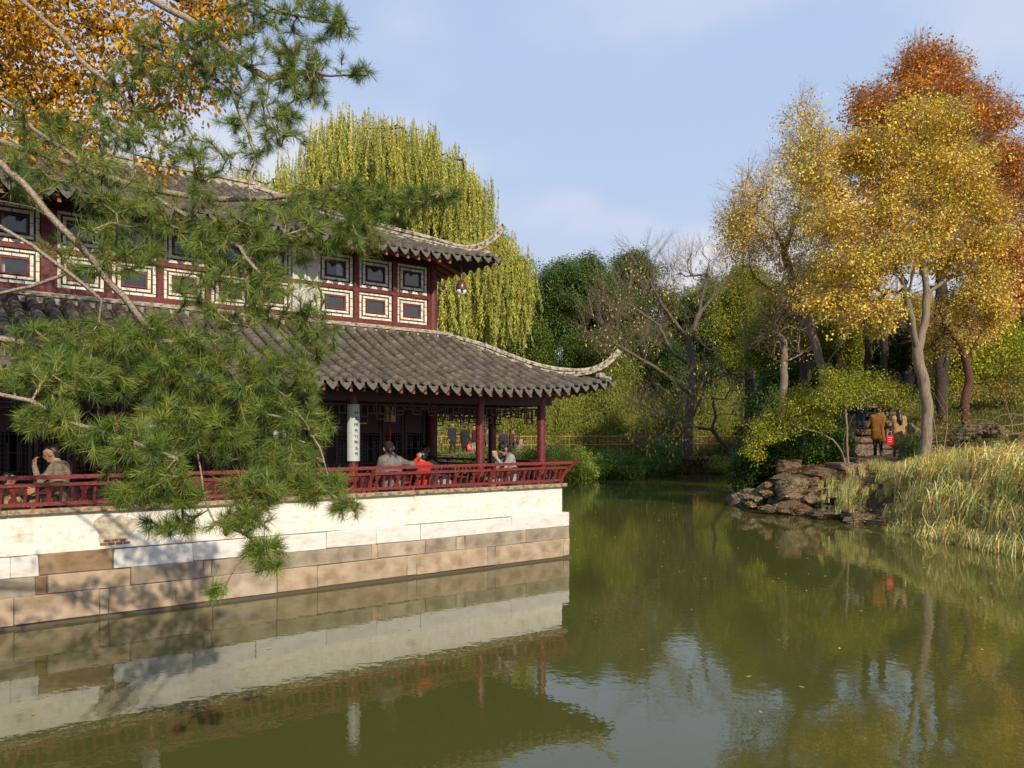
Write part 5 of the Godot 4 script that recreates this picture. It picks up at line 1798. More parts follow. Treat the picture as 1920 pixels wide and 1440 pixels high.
func field(b: MB, bones: Array, cell: float, blend: float, tints: Array) -> void:   # one smooth surface round bones [from, to, radius, radius, tint]
	var lo := Vector3.ONE * 1e9
	var hi := -lo
	for e in bones:
		var r := maxf(e[2], e[3]) + cell * 2.0 + 0.01
		lo = lo.min(e[0].min(e[1]) - Vector3.ONE * r)
		hi = hi.max(e[0].max(e[1]) + Vector3.ONE * r)
	var nx := int((hi.x - lo.x) / cell) + 2
	var ny := int((hi.y - lo.y) / cell) + 2
	var nz := int((hi.z - lo.z) / cell) + 2
	var sum := PackedFloat32Array()
	sum.resize(nx * ny * nz)
	var near := PackedFloat32Array()
	near.resize(sum.size())
	near.fill(9.0)
	var who := PackedByteArray()
	who.resize(sum.size())
	for e in bones:
		var a: Vector3 = e[0]
		var c: Vector3 = e[1]
		var ab := c - a
		var l2 := maxf(ab.length_squared(), 1e-8)
		var m := maxf(e[2], e[3]) + cell * 1.8 + 2.0 / blend
		var p0 := ((a.min(c) - Vector3.ONE * m - lo) / cell).max(Vector3.ZERO)
		var p1 := (a.max(c) + Vector3.ONE * m - lo) / cell
		for z in range(int(p0.z), mini(int(p1.z) + 1, nz)):
			for y in range(int(p0.y), mini(int(p1.y) + 1, ny)):
				var k := (z * ny + y) * nx
				for x in range(int(p0.x), mini(int(p1.x) + 1, nx)):
					var p := lo + Vector3(x, y, z) * cell
					var f := clampf((p - a).dot(ab) / l2, 0.0, 1.0)
					var d := p.distance_to(a + ab * f) - lerpf(e[2], e[3], f)
					if d < m:
						sum[k + x] += exp(-blend * d)
						if d < near[k + x]:
							near[k + x] = d
							who[k + x] = e[4]
	var vid := PackedInt32Array()
	vid.resize(sum.size())
	vid.fill(-1)
	var first := b.v.size()
	var step := [0, 1, nx, nx + 1, nx * ny, nx * ny + 1, nx * ny + nx, nx * ny + nx + 1]
	for z in nz - 1:
		for y in ny - 1:
			var k := (z * ny + y) * nx
			for x in nx - 1:
				var n := 0
				for s in step:
					if sum[k + x + s] > 1.0: n += 1
				if n == 0 or n == 8: continue
				var at_p := Vector3.ZERO
				var cnt := 0
				for ed in [[0, 1], [2, 3], [4, 5], [6, 7], [0, 2], [1, 3], [4, 6], [5, 7], [0, 4], [1, 5], [2, 6], [3, 7]]:
					var va := sum[k + x + step[ed[0]]]
					var vb := sum[k + x + step[ed[1]]]
					if (va > 1.0) == (vb > 1.0): continue
					var fa := log(maxf(va, 1e-5))
					var fb := log(maxf(vb, 1e-5))
					var f := clampf(fa / (fa - fb), 0.05, 0.95)
					var ca := Vector3(ed[0] & 1, (ed[0] >> 1) & 1, ed[0] >> 2)
					var cb := Vector3(ed[1] & 1, (ed[1] >> 1) & 1, ed[1] >> 2)
					at_p += ca.lerp(cb, f)
					cnt += 1
				vid[k + x] = b.v.size()
				b.v.append(lo + (Vector3(x, y, z) + at_p / cnt) * cell)
				b.n.append(Vector3.ZERO)
				var best := 9.0
				var tint := 0
				for s in step:
					if near[k + x + s] < best:
						best = near[k + x + s]
						tint = who[k + x + s]
				b.c.append(tints[tint])
	for z in range(1, nz - 1):
		for y in range(1, ny - 1):
			for x in range(1, nx - 1):
				var k := (z * ny + y) * nx + x
				var ins := sum[k] > 1.0
				for ax in 3:
					var o: int = [1, nx, nx * ny][ax]
					if (sum[k + o] > 1.0) == ins: continue
					var u: int = [nx, nx * ny, 1][ax]
					var w: int = [nx * ny, 1, nx][ax]
					var q := [vid[k - u - w], vid[k - w], vid[k], vid[k - u]]
					if q[0] < 0 or q[1] < 0 or q[2] < 0 or q[3] < 0: continue
					if not ins: q.reverse()
					var m := (b.v[q[1]] - b.v[q[0]]).cross(b.v[q[3]] - b.v[q[0]]) + (b.v[q[3]] - b.v[q[2]]).cross(b.v[q[1]] - b.v[q[2]])
					for s in 4: b.n[q[s]] += m
					b.i.append_array([q[0], q[2], q[1], q[0], q[3], q[2]])
	for k in range(first, b.v.size()): b.n[k] = b.n[k].normalized()

func joints(h: float) -> Dictionary:      # standing, facing +z, left is +x, feet at the origin
	var j := {"pelvis": Vector3(0, 0.53, 0), "waist": Vector3(0, 0.62, 0), "chest": Vector3(0, 0.74, -0.005), "neck": Vector3(0, 0.85, -0.01), "head": Vector3(0, 0.925, 0.012)}
	for s in [["l", 1.0], ["r", -1.0]]:
		j["sh" + s[0]] = Vector3(0.105 * s[1], 0.805, -0.01)
		j["el" + s[0]] = Vector3(0.135 * s[1], 0.635, -0.015)
		j["wr" + s[0]] = Vector3(0.14 * s[1], 0.49, 0.02)
		j["hip" + s[0]] = Vector3(0.05 * s[1], 0.515, 0)
		j["kn" + s[0]] = Vector3(0.055 * s[1], 0.285, 0.01)
		j["an" + s[0]] = Vector3(0.057 * s[1], 0.045, -0.01)
		j["toe" + s[0]] = Vector3(0.065 * s[1], 0.018, 0.085)
	for k in j: j[k] *= h
	return j

func hand(bones: Array, wrist: Vector3, dir: Vector3, out: Vector3, curl: float, s: float, tint: int) -> void:   # out is the way the back of the hand looks
	var d := dir.normalized()
	var o := (out - d * out.dot(d)).normalized()
	var side := d.cross(o)
	for k in 4:
		var w := side * (k - 1.5) * 0.0205 * s
		var a := wrist + w * 0.7 + d * 0.02 * s
		var knuckle := wrist + w + d * 0.085 * s
		bones.append([a, knuckle, 0.014 * s, 0.012 * s, tint])
		var l: float = [0.062, 0.076, 0.072, 0.056][k] * s
		var d1 := d.rotated(side, -curl * 0.6) if false else (d * cos(curl * 0.6) - o * sin(curl * 0.6))
		var d2 := d * cos(curl * 1.3) - o * sin(curl * 1.3)
		bones.append([knuckle, knuckle + d1 * l * 0.55, 0.0095 * s, 0.0088 * s, tint])
		bones.append([knuckle + d1 * l * 0.55, knuckle + d1 * l * 0.55 + d2 * l * 0.5, 0.0088 * s, 0.0075 * s, tint])
	var tb := wrist - side * 0.028 * s + d * 0.03 * s
	bones.append([tb, tb - side * 0.025 * s + d * 0.03 * s - o * 0.012 * s, 0.012 * s, 0.010 * s, tint])
	bones.append([tb - side * 0.025 * s + d * 0.03 * s - o * 0.012 * s, tb - side * 0.03 * s + d * 0.058 * s - o * 0.024 * s, 0.010 * s, 0.008 * s, tint])

# o: h, pose {joint: position in metres}, top, legs, shoe, hair colours, coat (length below the pelvis in metres), coarse, face (direction the head looks), grip [l, r] curls
func person(label: String, foot: Vector3, turn: float, o: Dictionary) -> Node3D:
	var t := thing("person", label, "person", foot, turn, "")
	var h: float = o.get("h", 1.68)
	var j := joints(h)
	var pose: Dictionary = o.get("pose", {})
	for k in pose: j[k] = pose[k]
	var top: Color = o.top
	var tints := [o.get("skin", SKIN), top, o.legs, o.get("shoe", Color(0.03, 0.03, 0.03)), o.get("inner", top), o.get("hair", Color(0.012, 0.01, 0.009)), Color(0.7, 0.68, 0.65)]
	var w: float = h / 1.68 * o.get("bulk", 1.0)
	var cell: float = o.get("cell", 0.024)
	var bones := []
	var sl: Vector3 = j.shl
	var sr: Vector3 = j.shr
	var hl: Vector3 = j.hipl
	var hr: Vector3 = j.hipr
	for e in [[hl, sl], [hr, sr]]:
		var top_p: Vector3 = e[1].lerp(j.neck, 0.28)
		var wl: Vector3 = e[0].lerp(e[1], 0.4).lerp(j.waist, 0.2)
		bones.append([e[0], wl, 0.105 * w, 0.098 * w, 1])
		bones.append([wl, top_p + Vector3(0, -0.07, 0) * w, 0.098 * w, 0.10 * w, 1])
		bones.append([e[1], top_p, 0.062 * w, 0.06 * w, 1])
	bones.append([j.pelvis, j.chest, 0.10 * w, 0.115 * w, 1])
	bones.append([j.chest, j.neck, 0.10 * w, 0.055 * w, 1])
	bones.append([j.neck, j.neck.lerp(j.head, 0.6), 0.05 * w, 0.048 * w, 0])
	for s in ["l", "r"]:
		bones.append([j["sh" + s], j["el" + s], 0.058 * w, 0.046 * w, 1])
		bones.append([j["el" + s], j["wr" + s], 0.046 * w, 0.034 * w, 1])
		bones.append([j["hip" + s], j["kn" + s], 0.088 * w, 0.060 * w, 2])
		bones.append([j["kn" + s], j["an" + s], 0.060 * w, 0.044 * w, 2])
		bones.append([j["an" + s] + Vector3(0, -0.02, 0), j["toe" + s], 0.04 * w, 0.032 * w, 3])
		if o.get("coat", 0.0) > 0.0:
			var q: Vector3 = j["hip" + s].lerp(j["kn" + s], clampf(o.coat / 0.42, 0, 1.15))
			bones.append([j["hip" + s], q, 0.112 * w, o.get("flare", 0.115) * w, 1])
	if o.get("coat", 0.0) > 0.0: bones.append([j.pelvis, (j.knl + j.knr) * 0.5 * clampf(o.coat / 0.42, 0, 1) + j.pelvis * (1.0 - clampf(o.coat / 0.42, 0, 1)), 0.10 * w, 0.10 * w, 1])
	if o.has("collar"):
		bones.append([j.neck + Vector3(-0.04, 0.0, 0.0), j.neck + Vector3(0.04, 0.0, 0.0), 0.058 * w, 0.058 * w, 4])
	var b := MB.new()
	field(b, bones, cell, 48.0, tints)
	# head
	var look: Vector3 = o.get("look", Vector3(0, 0, 1))
	look = look.normalized()
	var up: Vector3 = (j.head - j.neck).normalized()
	up = (up - look * up.dot(look) * 0.7).normalized()
	var ear := up.cross(look).normalized()
	var hd: Vector3 = j.head
	var hs: float = h / 1.68 * o.get("head", 1.0)
	var fine: float = o.get("fine", 0.014)
	var hb := [[hd + (up * 0.03 - look * 0.02) * hs, hd + (up * 0.035 + look * 0.02) * hs, 0.082 * hs, 0.078 * hs, 0], [hd + (look * 0.03 - up * 0.03) * hs, hd + (look * 0.048 - up * 0.082) * hs, 0.056 * hs, 0.036 * hs, 0],
		[hd + (look * 0.092 + up * 0.012) * hs, hd + (look * 0.108 - up * 0.022) * hs, 0.010 * hs, 0.016 * hs, 0], [hd + (look * 0.085 - up * 0.05) * hs - ear * 0.018 * hs, hd + (look * 0.085 - up * 0.05) * hs + ear * 0.018 * hs, 0.009 * hs, 0.009 * hs, 0],
		[hd - up * 0.02 * hs, j.neck, 0.052 * hs, 0.054 * hs, 0]]
	for s in [-1.0, 1.0]:
		hb.append([hd + ear * s * 0.082 * hs - up * 0.01 * hs, hd + ear * s * 0.086 * hs + up * 0.022 * hs, 0.016 * hs, 0.019 * hs, 0])
		hb.append([hd + (look * 0.082 + up * 0.018 + ear * s * 0.032) * hs, hd + (look * 0.083 + up * 0.018 + ear * s * 0.034) * hs, 0.011 * hs, 0.011 * hs, 5])
		hb.append([hd + (look * 0.083 + up * 0.038 + ear * s * 0.022) * hs, hd + (look * 0.078 + up * 0.038 + ear * s * 0.05) * hs, 0.008 * hs, 0.008 * hs, 5])
	field(b, hb, fine, 90.0, tints)
	# hands
	for s in ["l", "r"]:
		var fb := []
		var dir: Vector3 = o.get("hand" + s, j["wr" + s] - j["el" + s])
		var outv: Vector3 = o.get("back" + s, Vector3(1.0 if s == "l" else -1.0, 0, 0.2))
		hand(fb, j["wr" + s], dir, outv, o.get("curl", 0.5), h / 1.68, 0)
		fb.append([j["el" + s].lerp(j["wr" + s], 0.88), j["wr" + s] + dir.normalized() * 0.02, 0.028 * w, 0.024 * w, 0])
		field(b, fb, fine * 0.72, 200.0, tints)
	part("body", b, M.figure, t)
	# hair or a hat
	var kind: String = o.get("hair_kind", "short")
	var hc: Array = []
	match kind:
		"short": hc = [[hd + (up * 0.052 - look * 0.028) * hs, hd + (up * 0.055 + look * 0.03) * hs, 0.080 * hs, 0.066 * hs, 0], [hd + (up * 0.01 - look * 0.045) * hs, hd - (up * 0.03 + look * 0.05) * hs, 0.072 * hs, 0.055 * hs, 0]]
		"curly":
			hc = [[hd + (up * 0.06 - look * 0.03) * hs, hd + (up * 0.07 + look * 0.035) * hs, 0.095 * hs, 0.085 * hs, 0], [hd + (up * 0.0 - look * 0.05) * hs, hd - (up * 0.06 + look * 0.05) * hs, 0.085 * hs, 0.06 * hs, 0]]
			for k in 26:
				var q := ball().normalized()
				var p: Vector3 = hd + (up * 0.055 - look * 0.025) * hs + q * 0.098 * hs
				if (p - hd).dot(look) < 0.06: hc.append([p, p + q * 0.012, 0.022 * hs, 0.016 * hs, 0])
		"long": hc = [[hd + (up * 0.05 - look * 0.028) * hs, hd + (up * 0.05 + look * 0.022) * hs, 0.083 * hs, 0.072 * hs, 0], [hd - look * 0.05 * hs, hd - (up * 0.13 + look * 0.085) * hs, 0.080 * hs, 0.090 * hs, 0], [hd - (up * 0.13 + look * 0.085) * hs, hd - (up * 0.27 + look * 0.125) * hs, 0.092 * hs, 0.085 * hs, 0], [hd - (up * 0.27 + look * 0.125) * hs, hd - (up * 0.40 + look * 0.125) * hs - ear * 0.03, 0.082 * hs, 0.05 * hs, 0]]
		"thin": hc = [[hd + (up * 0.03 - look * 0.045) * hs, hd - (up * 0.01 + look * 0.05) * hs, 0.075 * hs, 0.062 * hs, 0], [hd + (ear * 0.06 + up * 0.02) * hs, hd + (ear * 0.062 - up * 0.01) * hs, 0.034 * hs, 0.03 * hs, 0], [hd + (ear * -0.06 + up * 0.02) * hs, hd + (ear * -0.062 - up * 0.01) * hs, 0.034 * hs, 0.03 * hs, 0]]
		"cap":
			hc = [[hd + (up * 0.058 - look * 0.022) * hs, hd + (up * 0.058 + look * 0.03) * hs, 0.087 * hs, 0.080 * hs, 0], [hd + (up * 0.045 + look * 0.085) * hs - ear * 0.045 * hs, hd + (up * 0.045 + look * 0.085) * hs + ear * 0.045 * hs, 0.012, 0.012, 0], [hd + (up * 0.04 + look * 0.13) * hs - ear * 0.03 * hs, hd + (up * 0.04 + look * 0.13) * hs + ear * 0.03 * hs, 0.010, 0.010, 0], [hd - (look * 0.05 - up * 0.01) * hs, hd - (look * 0.05 + up * 0.03) * hs, 0.066 * hs, 0.056 * hs, 0]]
		"hat": hc = [[hd + (up * 0.065 - look * 0.02) * hs, hd + (up * 0.075 + look * 0.02) * hs, 0.085 * hs, 0.08 * hs, 0]]
	if hc.size():
		b = MB.new()
		field(b, hc, fine * 0.9, 80.0, [Color.WHITE])
		part("cap" if kind == "cap" else "hat" if kind == "hat" else "hair", b, o.get("hair_mat", M.hair), t)
	if kind == "hat":
		b = MB.new()
		b.lathe(PackedVector2Array([Vector2(0.08, 0.045), Vector2(0.15, 0.02), Vector2(0.152, 0.026), Vector2(0.082, 0.06)]), 20, Vector3.ZERO)
		part("hat_brim", b, o.hair_mat, t, hd + up * 0.02)
	if kind == "cap":      # strap opening and a strand of hair under it
		b = MB.new()
		field(b, [[hd - (look * 0.062 + up * 0.012) * hs, hd - (look * 0.058 + up * 0.05) * hs, 0.058 * hs, 0.05 * hs, 0]], fine, 80.0, [Color.WHITE])
		part("hair", b, M.hair, t)
	return t

func cloth(r: float, g: float, b: float, key: String) -> StandardMaterial3D:
	return surf(key, r, g, b, 0.85, T.fine, Vector3.ONE * 6.0)

func visitors() -> void:
	var wt := front
	var yaw := TURN
	# --- sitting on the parapet; local axes of a seated figure: facing +z, seat at y 0
	var sit := {"pelvis": Vector3(0, 0.12, 0), "waist": Vector3(0, 0.28, -0.03), "chest": Vector3(0, 0.45, -0.02), "neck": Vector3(0, 0.62, 0.0), "head": Vector3(0, 0.745, 0.02), "hipl": Vector3(0.09, 0.10, 0), "hipr": Vector3(-0.09, 0.10, 0), "knl": Vector3(0.12, 0.10, 0.44), "knr": Vector3(-0.12, 0.10, 0.44), "anl": Vector3(0.12, -0.32, 0.42), "anr": Vector3(-0.12, -0.32, 0.46), "toel": Vector3(0.13, -0.38, 0.56), "toer": Vector3(-0.13, -0.38, 0.60), "shl": Vector3(0.175, 0.56, 0), "shr": Vector3(-0.175, 0.56, 0), "ell": Vector3(0.22, 0.32, 0.08), "elr": Vector3(-0.22, 0.32, 0.08), "wrl": Vector3(0.12, 0.2, 0.3), "wrr": Vector3(-0.12, 0.2, 0.3)}
	# man in grey: his back to the pond, right side; an arm laid along the top rail
	var p := sit.duplicate()
	p.merge({"shl": Vector3(0.18, 0.555, -0.03), "shr": Vector3(-0.185, 0.54, 0.02), "ell": Vector3(0.22, 0.33, 0.1), "wrl": Vector3(0.16, 0.22, 0.32), "elr": Vector3(-0.29, 0.47, -0.26), "wrr": Vector3(-0.30, 0.26, -0.06), "head": Vector3(0.02, 0.755, 0.02)}, true)
	# he looks into the hall: facing -z of the pavilion, so his right hand is on the right of the picture
	var seat := wt * Vector3(fx(733, -0.25), 1.565, -0.27)
	person("man in grey jacket and dark cap leaning his arm on the red railing", seat, yaw + PI, {"h": 1.72, "pose": p, "top": Color(0.20, 0.19, 0.195), "legs": Color(0.05, 0.055, 0.075), "inner": Color(0.06, 0.05, 0.05), "collar": 1, "cell": 0.017, "fine": 0.009, "hair_kind": "cap", "hair_mat": cloth(0.022, 0.017, 0.016, "cap_cloth"), "bulk": 1.12, "handr": Vector3(-0.05, -0.9, 0.2), "backr": Vector3(-0.3, 0.4, -0.9), "look": Vector3(-0.25, -0.05, 1.0)})
	# child in red with hands on the head
	p = {}
	for k in sit: p[k] = sit[k] * Vector3(0.78, 0.80, 0.78)
	p.merge({"head": Vector3(0.0, 0.60, 0.03), "neck": Vector3(0, 0.49, 0.0), "ell": Vector3(0.26, 0.46, -0.02), "wrl": Vector3(0.12, 0.60, -0.06), "elr": Vector3(-0.24, 0.42, 0.03), "wrr": Vector3(-0.12, 0.50, 0.14)}, true)
	seat = wt * Vector3(fx(793, -0.25), 1.565, -0.27)
	person("child in bright red with a hand on a dark capped head", seat, yaw + PI, {"h": 1.28, "pose": p, "top": Color(0.62, 0.035, 0.02), "legs": Color(0.58, 0.035, 0.02), "cell": 0.015, "fine": 0.008, "hair_kind": "short", "hair_mat": M.black, "head": 1.18, "handl": Vector3(-0.55, 0.6, 0.25), "backl": Vector3(0.3, 0.3, -0.9), "curl": 0.45, "look": Vector3(0.3, -0.25, 1.0)})
	# young man with curly hair in profile, drinking
	p = sit.duplicate()
	p.merge({"neck": Vector3(0, 0.6, 0.06), "head": Vector3(0, 0.715, 0.13), "chest": Vector3(0, 0.44, 0.02), "ell": Vector3(0.2, 0.36, 0.22), "elr": Vector3(-0.2, 0.36, 0.24), "wrl": Vector3(0.07, 0.55, 0.34), "wrr": Vector3(-0.06, 0.5, 0.36), "shl": Vector3(0.17, 0.55, 0.06), "shr": Vector3(-0.17, 0.55, 0.06)}, true)
	seat = wt * Vector3(fx(958, -0.3), 1.565, -0.30)
	var y3 := yaw - PI * 0.5 - 0.35
	person("curly haired person in pale grey hooded vest drinking, seen from the side", seat, y3, {"h": 1.7, "pose": p, "top": Color(0.40, 0.39, 0.38), "inner": Color(0.10, 0.12, 0.15), "collar": 1, "legs": Color(0.35, 0.34, 0.33), "cell": 0.017, "fine": 0.009, "hair_kind": "curly", "handl": Vector3(-0.2, 0.8, 0.1), "handr": Vector3(0.2, 0.7, -0.1), "look": Vector3(0, -0.2, 1)})
	var cup := thing("cup", "pale blue cup held up by the curly haired drinker", "cup", Transform3D(Basis(Vector3.UP, y3), seat) * Vector3(0.0, 0.58, 0.37))
	var b := MB.new()
	b.lathe(PackedVector2Array([Vector2(0.0, 0.0), Vector2(0.032, 0.0), Vector2(0.042, 0.11), Vector2(0.038, 0.11), Vector2(0.03, 0.01), Vector2(0.0, 0.01)]), 18)
	part("bowl", b, surf("cup_blue", 0.35, 0.42, 0.55, 0.3), cup)
	# eating person at the left
	p = sit.duplicate()
	p.merge({"head": Vector3(0, 0.735, 0.10), "neck": Vector3(0, 0.62, 0.04), "ell": Vector3(0.23, 0.36, 0.20), "wrl": Vector3(0.07, 0.58, 0.30), "elr": Vector3(-0.22, 0.34, 0.12), "wrr": Vector3(-0.1, 0.24, 0.34)}, true)
	seat = wt * Vector3(fx(112, -0.3), 1.565, -0.3)
	var y4 := yaw - PI * 0.5 - 0.5
	person("person in beige jacket with a dark shoulder strap eating by the railing", seat, y4, {"h": 1.7, "pose": p, "top": Color(0.30, 0.24, 0.175), "legs": Color(0.26, 0.21, 0.16), "cell": 0.015, "fine": 0.008, "hair_kind": "short", "handl": Vector3(-0.35, 0.75, 0.1), "backl": Vector3(0.6, 0.2, 0.6), "curl": 0.9, "look": Vector3(0, -0.15, 1)})
	b = MB.new()
	var sp := PackedVector3Array([Vector3(-0.1, 0.66, -0.08), Vector3(-0.07, 0.6, -0.14), Vector3(0.0, 0.45, -0.155), Vector3(0.09, 0.3, -0.14), Vector3(0.17, 0.15, -0.06)])
	for k in 4: b.bar(sp[k], sp[k + 1], 0.035, 0.006, Vector3.BACK)
	b.bevel(Vector3(0.2, 0.10, 0.06), Vector3(0.07, 0.16, 0.22), 0.02)
	var bag := thing("shoulder_bag", "dark bag hung on a strap over the beige jacket", "bag", seat, y4)
	part("strap", b, M.black, bag)
	# child at the far left
	p = {}
	for k in sit: p[k] = sit[k] * Vector3(0.8, 0.62, 0.8)
	seat = wt * Vector3(fx(14, -0.3), 1.50, -0.32)
	person("small child in tan coat behind the railing at the left edge", seat, yaw + PI * 0.55, {"h": 1.1, "pose": p, "top": Color(0.42, 0.30, 0.17), "legs": Color(0.40, 0.28, 0.16), "cell": 0.015, "fine": 0.008, "head": 1.2})
	# dim figure behind the second column
	p = sit.duplicate()
	seat = wt * Vector3(-2.35, 1.5, -1.9)
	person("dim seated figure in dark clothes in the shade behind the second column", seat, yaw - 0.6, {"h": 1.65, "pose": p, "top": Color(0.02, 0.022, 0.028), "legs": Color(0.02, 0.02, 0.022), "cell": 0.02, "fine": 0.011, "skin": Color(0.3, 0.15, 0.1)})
	# --- strollers on the far path
	var walk_l := {"anl": Vector3(0.09, 0.08, 0.2), "knl": Vector3(0.09, 0.47, 0.12), "toel": Vector3(0.1, 0.05, 0.34), "anr": Vector3(-0.09, 0.09, -0.22), "knr": Vector3(-0.09, 0.46, 0.02), "toer": Vector3(-0.1, 0.04, -0.1)}
	var far := [
		[848, 49.6, 1.78, 0.6, Color(0.022, 0.022, 0.028), Color(0.02, 0.02, 0.024), "thin", "man in black padded jacket walking on the far path, left of the orange bag", 0.16, {}],
		[872, 49.8, 1.80, 2.9, Color(0.022, 0.021, 0.020), Color(0.022, 0.02, 0.02), "thin", "balding man in long dark coat carrying the orange bag", 0.34, {}],
		[890, 49.4, 1.86, -0.9, Color(0.13, 0.02, 0.03), Color(0.62, 0.60, 0.58), "short", "young man in maroon jacket and white trousers beside the second column", 0.0, {}],
		[913, 49.6, 1.72, 1.4, Color(0.10, 0.095, 0.09), Color(0.05, 0.06, 0.08), "short", "person in grey top half hidden between two veranda columns", 0.0, {}],
		[944, 50.0, 1.72, 0.2, Color(0.03, 0.03, 0.04), Color(0.03, 0.03, 0.04), "hat", "person in pale brimmed hat and dark jacket facing the pond", 0.2, {}],
		[960, 50.6, 1.68, 1.2, Color(0.09, 0.02, 0.02), Color(0.03, 0.025, 0.025), "long", "person in dark red behind the bare twigs, beside the pink coat", 0.25, {}],
		[973, 49.8, 1.68, 2.6, Color(0.50, 0.30, 0.25), Color(0.03, 0.03, 0.035), "long", "woman in knee length pink coat on the far path", 0.42, {}],
		[1044, 51.0, 1.62, -1.2, Color(0.42, 0.32, 0.20), Color(0.3, 0.26, 0.2), "long", "person in beige bending over the fence right of the corner column", 0.2, {"chest": Vector3(0, 1.12, 0.22), "neck": Vector3(0, 1.25, 0.36), "head": Vector3(0, 1.30, 0.47), "shl": Vector3(0.17, 1.2, 0.3), "shr": Vector3(-0.17, 1.2, 0.3), "waist": Vector3(0, 1.0, 0.06), "ell": Vector3(0.2, 0.98, 0.42), "elr": Vector3(-0.2, 0.98, 0.42), "wrl": Vector3(0.14, 0.86, 0.58), "wrr": Vector3(-0.14, 0.86, 0.58)}],
		[1381, 53.0, 1.7, 0.9, Color(0.07, 0.015, 0.02), Color(0.02, 0.02, 0.025), "long", "person in dark red at the far end of the bamboo fence", 0.2, {}],
		[1391, 52.6, 1.74, -0.7, Color(0.02, 0.03, 0.05), Color(0.03, 0.035, 0.05), "short", "person in dark blue next to the dark red figure at the fence end", 0.0, {}],
	]
	var hat_mat := cloth(0.55, 0.40, 0.36, "pale_hat")
	var k := 0
	for e in far:
		p = walk_l.duplicate() if k in [0, 4] else {}
		p.merge(e[9], true)
		var o := {"h": e[2], "pose": p, "top": e[4], "legs": e[5], "hair_kind": e[6], "coat": e[8], "cell": 0.03, "fine": 0.019, "flare": 0.13}
		if e[6] == "hat": o.hair_mat = hat_mat
		if e[6] == "thin": o.hair_mat = cloth(0.05, 0.045, 0.042, "grey_hair")
		if k == 2: o.inner = Color(0.5, 0.48, 0.46)
		person(e[7], onland(e[0], e[1], 0.03), e[3], o)
		k += 1
	var bg := thing("plastic_bag", "orange plastic bag hanging from the balding man's hand", "bag", onland(879, 49.5, 0.52))
	b = MB.new()
	field(b, [[Vector3(0, 0.1, 0), Vector3(0.03, 0.02, 0), 0.11, 0.15, 0], [Vector3(0, 0.1, 0), Vector3(-0.02, 0.3, 0), 0.07, 0.02, 0]], 0.03, 30.0, [Color.WHITE])
	part("sack", b, surf("bag_orange", 0.75, 0.10, 0.03, 0.4), bg)
	# --- walkers on the steps
	var walk_r := {"anr": Vector3(-0.09, 0.16, -0.26), "knr": Vector3(-0.09, 0.48, 0.0), "toer": Vector3(-0.09, 0.05, -0.2), "anl": Vector3(0.08, 0.08, 0.1), "knl": Vector3(0.085, 0.48, 0.1), "toel": Vector3(0.09, 0.04, 0.24)}
	p = walk_r.duplicate()
	p.merge({"ell": Vector3(0.34, 1.06, 0.02), "wrl": Vector3(0.46, 0.86, 0.16)}, true)
	person("walker in ochre sweater and black trousers climbing the steps", onland(1646, 29.6, 0.16), PI - 0.35, {"h": 1.70, "pose": p, "top": Color(0.26, 0.115, 0.012), "legs": Color(0.018, 0.017, 0.018), "shoe": Color(0.3, 0.28, 0.26), "coat": 0.20, "flare": 0.13, "cell": 0.02, "fine": 0.012, "bulk": 1.12})
	p = {"anl": Vector3(0.13, 0.08, 0.02), "anr": Vector3(-0.12, 0.1, -0.08), "ell": Vector3(0.27, 1.1, 0.06), "wrl": Vector3(0.2, 0.92, 0.22), "elr": Vector3(-0.27, 1.08, 0.06), "wrr": Vector3(-0.25, 0.98, 0.24)}
	person("woman with long dark hair in tan belted trench coat", onland(1685, 29.2, 0.10), PI - 0.1, {"h": 1.66, "pose": p, "top": Color(0.50, 0.315, 0.15), "legs": Color(0.05, 0.11, 0.21), "shoe": Color(0.2, 0.18, 0.16), "coat": 0.44, "flare": 0.165, "cell": 0.02, "fine": 0.012, "hair_kind": "long", "hair_mat": surf("dark_brown_hair", 0.028, 0.014, 0.011, 0.45)})
	var rb := thing("shopping_bag", "glossy red shopping bag with pale lettering lines beside the trench coat", "bag", onland(1668, 29.0, 0.66), -0.2)
	b = MB.new()
	b.bevel(Vector3(0, 0.16, 0), Vector3(0.23, 0.32, 0.09), 0.012)
	part("bag_body", b, surf("bag_red", 0.55, 0.012, 0.012, 0.3), rb)
	b = MB.new()
	for q in 3: b.span(Vector3(-0.07 + 0.01 * q, 0.25 - q * 0.07, 0.0455), Vector3(0.08 - 0.015 * q, 0.262 - q * 0.07, 0.049))
	part("print", b, M.white_plastic, rb)
	b = MB.new()
	b.tube(PackedVector3Array([Vector3(-0.08, 0.33, 0), Vector3(-0.05, 0.46, 0), Vector3(0.05, 0.46, 0), Vector3(0.08, 0.33, 0)]), PackedFloat32Array([0.006, 0.006, 0.006, 0.006]), 5)
	part("handle", b, M.white_plastic, rb)
	p = walk_r.duplicate()
	person("man in navy jacket and dark jeans with white soled shoes, further up the steps", onland(1614, 35.5, 0.14), PI - 0.15, {"h": 1.72, "pose": p, "top": Color(0.018, 0.022, 0.045), "legs": Color(0.02, 0.035, 0.075), "shoe": Color(0.5, 0.5, 0.5), "cell": 0.024, "fine": 0.014})
	person("person in red top between the ochre sweater and the trench coat, higher up", onland(1664, 37.5, 0.12), PI, {"h": 1.6, "top": Color(0.30, 0.015, 0.018), "legs": Color(0.02, 0.02, 0.025), "cell": 0.028, "fine": 0.016, "coat": 0.2})
	person("person in dark padded jacket and light jeans at the top of the steps", onland(1682, 39.0, 0.12), PI + 0.2, {"h": 1.72, "pose": walk_l, "top": Color(0.016, 0.017, 0.03), "legs": Color(0.17, 0.24, 0.34), "cell": 0.028, "fine": 0.016})
